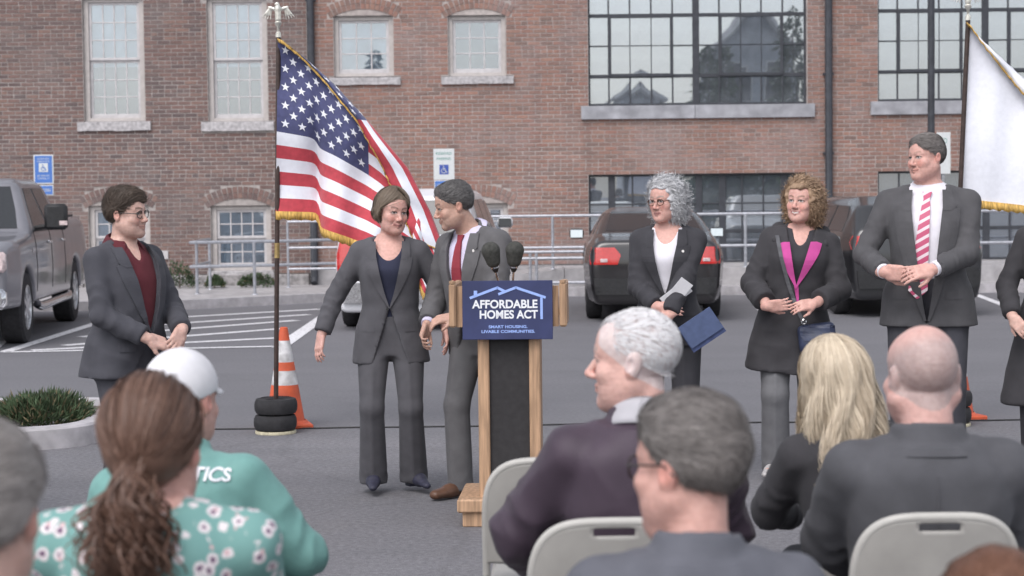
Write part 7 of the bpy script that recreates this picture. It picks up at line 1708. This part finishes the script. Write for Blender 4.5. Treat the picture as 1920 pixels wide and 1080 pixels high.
def cone(label, px, D):
    b = P(px, 790, D); root = empty('traffic_cone', (b.x, D, 0), R(14), label, 'traffic cone'); H = 0.70
    rad = lambda z: 0.145 - 0.118 * (z / H)
    bands = [(0.035, 0.30, ORNG, 'cone_body'), (0.30, 0.40, CWH, 'white_band'), (0.40, 0.46, ORNG, 'orange_band'), (0.46, 0.61, CWH, 'white_band'), (0.61, H, ORNG, 'cone_tip')]
    for z0, z1, m_, nm in bands: MB().lathe([(rad(z0), z0), (rad((z0 + z1) / 2), (z0 + z1) / 2), (rad(z1), z1)] + ([(rad(z1) - 0.008, z1 + 0.004), (rad(z1) - 0.012, z1 - 0.03)] if z1 == H else []), (0, 0, 0), 26).build(nm, m_, root, smooth=True)
    MB().box((0, 0, 0.016), (0.175, 0.175, 0.0155), bev=0.008).build('base', ORNG if True else CBK, root); MB().lathe([(rad(0.035) + 0.02, 0.030), (rad(0.035) + 0.004, 0.050)], (0, 0, 0), 26).build('base_collar', ORNG, root)
# ------------------------------------------------------------------ chairs
CHR = mk('beige_chair_enamel', (0.36, 0.345, 0.325), 0.45, nscale=8, namt=0.05, spec=0.4); CHR2 = mk('pale_chair_rim', (0.45, 0.435, 0.41), 0.4, nscale=8, namt=0.04)
def chair_proto():
    """folding chair facing -Y, its back at y = +0.20"""
    root = empty('folding_chair'); w_, zt = 0.205, 0.823
    outl = []
    for k in range(33):
        t = math.pi * k / 32; x = -w_ * math.copysign(abs(math.cos(t)) ** 0.55, math.cos(t)); z = 0.60 + (zt - 0.60) * abs(math.sin(t)) ** 0.62; outl.append((x, z))
    yb = lambda x, z: 0.16 + 0.16 * (z - 0.45) + 0.03 * (1 - (x / w_) ** 2)
    path = [(-w_, yb(w_, 0.46), 0.46)] + [(x, yb(x, z), z) for x, z in outl] + [(w_, yb(w_, 0.46), 0.46)]
    MB().tube(path, 0.0125, 10).build('back_rim', CHR2, root, smooth=True)
    V = []; F = []; nx, nz = 32, 32; slot = lambda x, z: abs(x) < 0.062 and 0.785 < z < 0.806
    top = lambda x: 0.60 + (zt - 0.60) * max(0, 1 - (abs(x) / w_) ** (2 / 0.55)) ** 0.31
    xs = np.linspace(-w_, w_, nx + 1)
    for i, x in enumerate(xs):
        zt_ = max(0.60, min(zt, top(x * 0.999))) - 0.004
        for j in range(nz + 1): z = 0.50 + (zt_ - 0.50) * j / nz; V.append((x, yb(x, z) + 0.004, z))
    for i in range(nx):
        for j in range(nz):
            a = i * (nz + 1) + j; cx = (xs[i] + xs[i + 1]) / 2; cz = (V[a][2] + V[a + 1][2]) / 2
            if abs(cx) < 0.052 and 0.79 < cz < 0.812: continue
            F.append((a, a + nz + 1, a + nz + 2, a + 1))
    o = link('backrest', npmesh('backrest', np.array(V), np.array(F), CHR, True), root); md = o.modifiers.new('thick', 'SOLIDIFY'); md.thickness = 0.006
    s_ = MB(); s_.box((0, -0.04, 0.425), (0.20, 0.20, 0.014), bev=0.012); s_.build('seat', CHR, root, smooth=True)
    for s in (-1, 1):
        MB().tube([(s * w_, yb(w_, 0.46), 0.46), (s * w_, 0.14, 0.42), (s * w_, -0.22, 0.012)], 0.0125, 8).build('leg', CHR2, root, smooth=True); MB().tube([(s * (w_ - 0.03), -0.16, 0.42), (s * (w_ - 0.03), 0.26, 0.012)], 0.0115, 8).build('leg', CHR2, root, smooth=True)
    MB().tube([(-w_, -0.17, 0.08), (w_, -0.17, 0.08)], 0.008, 8).build('crossbar', CHR2, root, smooth=True); MB().tube([(-w_ + 0.03, 0.20, 0.10), (w_ - 0.03, 0.20, 0.10)], 0.008, 8).build('crossbar', CHR2, root, smooth=True)
    return root
def chairs():
    pr = chair_proto(); first = True
    for px, Db, rz, lab in ((1036, 5.80, 178, 'empty beige folding chair in the front row beside the podium'), (1140, 4.72, 182, 'beige folding chair under the older man in the plum jacket'), (1757, 4.74, 180, 'beige folding chair under the large bald man'),
                            (318, 4.77, 174, 'beige folding chair under the man in the white cap'), (276, 3.34, 179, 'beige folding chair under the woman in floral blouse'), (1300, 3.28, 180, 'beige folding chair under the man with glasses and slate jacket'), (1672, 5.48, 183, 'beige folding chair under the blonde woman'),
                            (-40, 2.54, 180, 'beige folding chair under the near person at the left edge'), (1880, 2.54, 180, 'beige folding chair under the near person with reddish-brown hair')):
        o = pr if first else copy_tree(pr); first = False; c = P(px, 540, Db); o.location = (c.x, Db + 0.22, 0); o.rotation_euler = (0, 0, R(rz)); tag(o, lab, 'chair', 'beige folding chairs of the audience')
# ------------------------------------------------------------------ things worn and held
def extras(ppl, aud):
    a, b, c = ppl; capm, prof, bald = aud
    # cap on the man in teal
    r = capm; HC, HM, hs = r['HC'], r['HM'], r['hs']; CAPM = cloth('white_cap_cotton', (0.70, 0.69, 0.72), namt=0.04); T = lambda V: np.array(HC) + (np.asarray(V) * hs) @ HM.T
    f = Field((-0.12, -0.14, -0.06), (0.12, 0.16, 0.17), 0.005); f.ell((0, 0.016, 0.040), (0.092, 0.112, 0.100)); f.fn((-1, -1, -1), (1, 1, 1), lambda X, Y, Z: -(Z + 0.28 * Y - 0.020) + 0 * X, 0, 'i'); f.ell((0, 0.125, 0.012), (0.035, 0.03, 0.024), None, 0.004, 's'); f.ell((0, 0.016, 0.1385), (0.008, 0.008, 0.004), None, 0.002)
    V, F = f.mesh(1); cp = link('cap', npmesh('cap', T(V), F, CAPM), r['root'])
    Vb = []; Fb = []
    for i in range(13):
        t = R(-62 + 124 * i / 12); 
        for j in range(5): q = j / 4; Vb.append((math.sin(t) * (0.088 + 0.0 * q), -math.cos(t) * (0.10 + 0.075 * q * math.cos(t) ** 0.5) + 0.016, 0.052 - 0.018 * q - 0.02 * math.sin(t) ** 2))
    for i in range(12):
        for j in range(4): k = i * 5 + j; Fb.append((k, k + 1, k + 6, k + 5))
    br = link('cap_brim', npmesh('cap_brim', T(Vb), np.array(Fb), CAPM), r['root']); md = br.modifiers.new('thick', 'SOLIDIFY'); md.thickness = 0.004
    # lettering on the back of the teal jacket
    fj = r['ftop']; tx = text('lettering', 'ETICS', 0.112, 0.033, (0, 0, 0), INKW, r['root'], rot=(0, 0, 0), bold=0.03); me = tx.data
    for v in me.vertices:
        x, z = -(v.co.x) - 0.072, 0.915 + v.co.y - 0.10 * (v.co.x); y = fj.front(x, z, 1) or 0.1; v.co = Vector((x, y + 0.010, z))
    # hood of the black coat, crossbody strap and bag
    r = b; T2 = r['T']; f = Field(T2(0, 0, 1.42) - 0.30, T2(0, 0, 1.42) + 0.30, 0.009)
    pts = [T2(-0.14, -0.075, 1.385), T2(-0.125, 0.05, 1.445), T2(0, 0.115, 1.44), T2(0.125, 0.05, 1.445), T2(0.14, -0.075, 1.385)]; rr = (0.024, 0.044, 0.055, 0.044, 0.024)
    for p, q, r0, r1 in zip(pts, pts[1:], rr, rr[1:]): f.cap(p, q, r0, r1, 0.02, wr=(0.006, 60, 1, 0, 1))
    fmesh('hood', r['root'], f, C_COAT, 1)
    Zq = lambda z: T2(0, 0, z)[2]; Xq = lambda z: T2(0, 0, z)[0]
    patch('front_edging', r['root'], r['ftop'], [(Zq(1.14), Xq(1.14) - 0.012, Xq(1.14) + 0.012), (Zq(1.08), Xq(1.08) + 0.002, Xq(1.08) + 0.020), (Zq(1.02), Xq(1.02) + 0.018, Xq(1.02) + 0.026)], C_PINK, 3, 0.003, 0.004, -1, 8)
    rl = r['root'].location; rz = r['root'].rotation_euler.z; fc = r['ftop']
    bag = empty('handbag', rl, rz, 'small dark navy crossbody handbag on the curly-haired woman\'s hip', 'handbag'); STR = mk('grey_bag_strap', (0.09, 0.09, 0.10), 0.6); BAGM = mk('navy_bag_leather', (0.040, 0.050, 0.095), 0.4, namt=0.1)
    Z = lambda z: T2(0, 0, z)[2]
    rows = [(Z(z), x - 0.011, x + 0.011) for z, x in ((1.43, -0.085), (1.30, -0.062), (1.15, -0.025), (1.0, 0.025), (0.92, 0.06))]
    patch('strap', bag, fc, rows, STR, 4, 0.012, 0.004, -1, 26)
    fb2 = Field((-0.02, -0.42, 0.64), (0.30, -0.05, 0.98), 0.008); yb = (fc.front(0.13, Z(0.83)) or -0.2) - 0.045
    fb2.rbox((0.135, yb, Z(0.83)), (0.105, 0.035, 0.085), 0.03, rotm(0, 0, -8)); fb2.ell((0.135, yb - 0.02, Z(0.80)), (0.09, 0.035, 0.06), None, 0.03); fmesh('bag_body', bag, fb2, BAGM, 1)
    patch('flap', bag, fb2, [(Z(0.91), 0.04, 0.23), (Z(0.855), 0.037, 0.233), (Z(0.82), 0.065, 0.205)], BAGM, 8, 0.003, 0.004, -1, 8); MB().lathe([(0.011, -0.003), (0.016, 0), (0.011, 0.003)], (0.06, yb - 0.03, Z(0.93)), 12, Matrix.Rotation(R(90), 3, 'X')).build('buckle', CHROME, bag)
    # folder and papers held by the silver-haired woman
    r = a; T2 = r['T']; fc = r['ftop']; rl = r['root'].location; rz = r['root'].rotation_euler.z
    fo = empty('folder', rl, rz, 'blue paper folder tucked under the silver-haired woman\'s arm', 'folder'); FB = mk('blue_folder_card', (0.085, 0.115, 0.22), 0.6, namt=0.05); FB2 = mk('dark_blue_folder_card', (0.055, 0.075, 0.17), 0.6); PAP = mk('white_paper', (0.68, 0.67, 0.70), 0.8, namt=0.03)
    k_ = r['k']; q = rotm(6, 8, 0); cc = np.array((0.215, -0.285, 0.90 * k_)); Mf = Matrix([list(x) for x in (rotm(12, 6, -34))])
    MB().box(cc, (0.105, 0.005, 0.070), Mf).build('front_cover', FB, fo); MB().box(cc + np.array((0.008, 0.012, -0.018)), (0.108, 0.004, 0.075), Mf).build('back_cover', FB2, fo); MB().box(cc + np.array((0.0, 0.0065, -0.004)), (0.102, 0.001, 0.068), Mf).build('sheets', PAP, fo)
    pp = empty('papers', rl, rz, 'folded white papers held at the silver-haired woman\'s chest', 'papers'); c2 = np.array((0.075, -0.245, 1.085 * k_)); M2 = Matrix([list(x) for x in rotm(20, 10, -38)])
    MB().box(c2, (0.085, 0.002, 0.042), M2).build('sheet', PAP, pp); MB().box(c2 + np.array((0.02, -0.008, 0.022)), (0.070, 0.002, 0.040), Matrix([list(x) for x in rotm(10, 14, -52)])).build('sheet', PAP, pp)
def cable():
    pts = [G(-300, 812), G(420, 806), G(700, 803), G(1060, 797), G(1400, 794), G(1700, 791), G(2300, 785)]; rr = random.Random(2); path = []
    for p, q in zip(pts, pts[1:]):
        for k in range(8): t = k / 8; v = p.lerp(q, t); path.append((v.x, v.y + rr.uniform(-0.02, 0.02), 0.0058))
    tag(MB().tube(path, 0.006, 6).build('cable', BLKP, smooth=True), 'black cable lying across the asphalt behind the podium', 'cable')
# ------------------------------------------------------------------ place everything
pickup(); cars(); podium(); us_flag(); state_flag()
flag_stand('dark wooden flagpole with silver eagle holding the United States flag', 522, 517, 13.1, True); flag_stand('leaning dark flagpole of the white flag behind the tall man', 1815, 1781, 13.1, False)
cone('orange and white traffic cone behind the eagle-topped flagpole', 535, 13.45); cone('orange and white traffic cone half hidden beyond the bald man', 1788, 13.5)
ppl = people_standing(); aud = people_seated(); chairs(); extras(ppl, aud); cable()
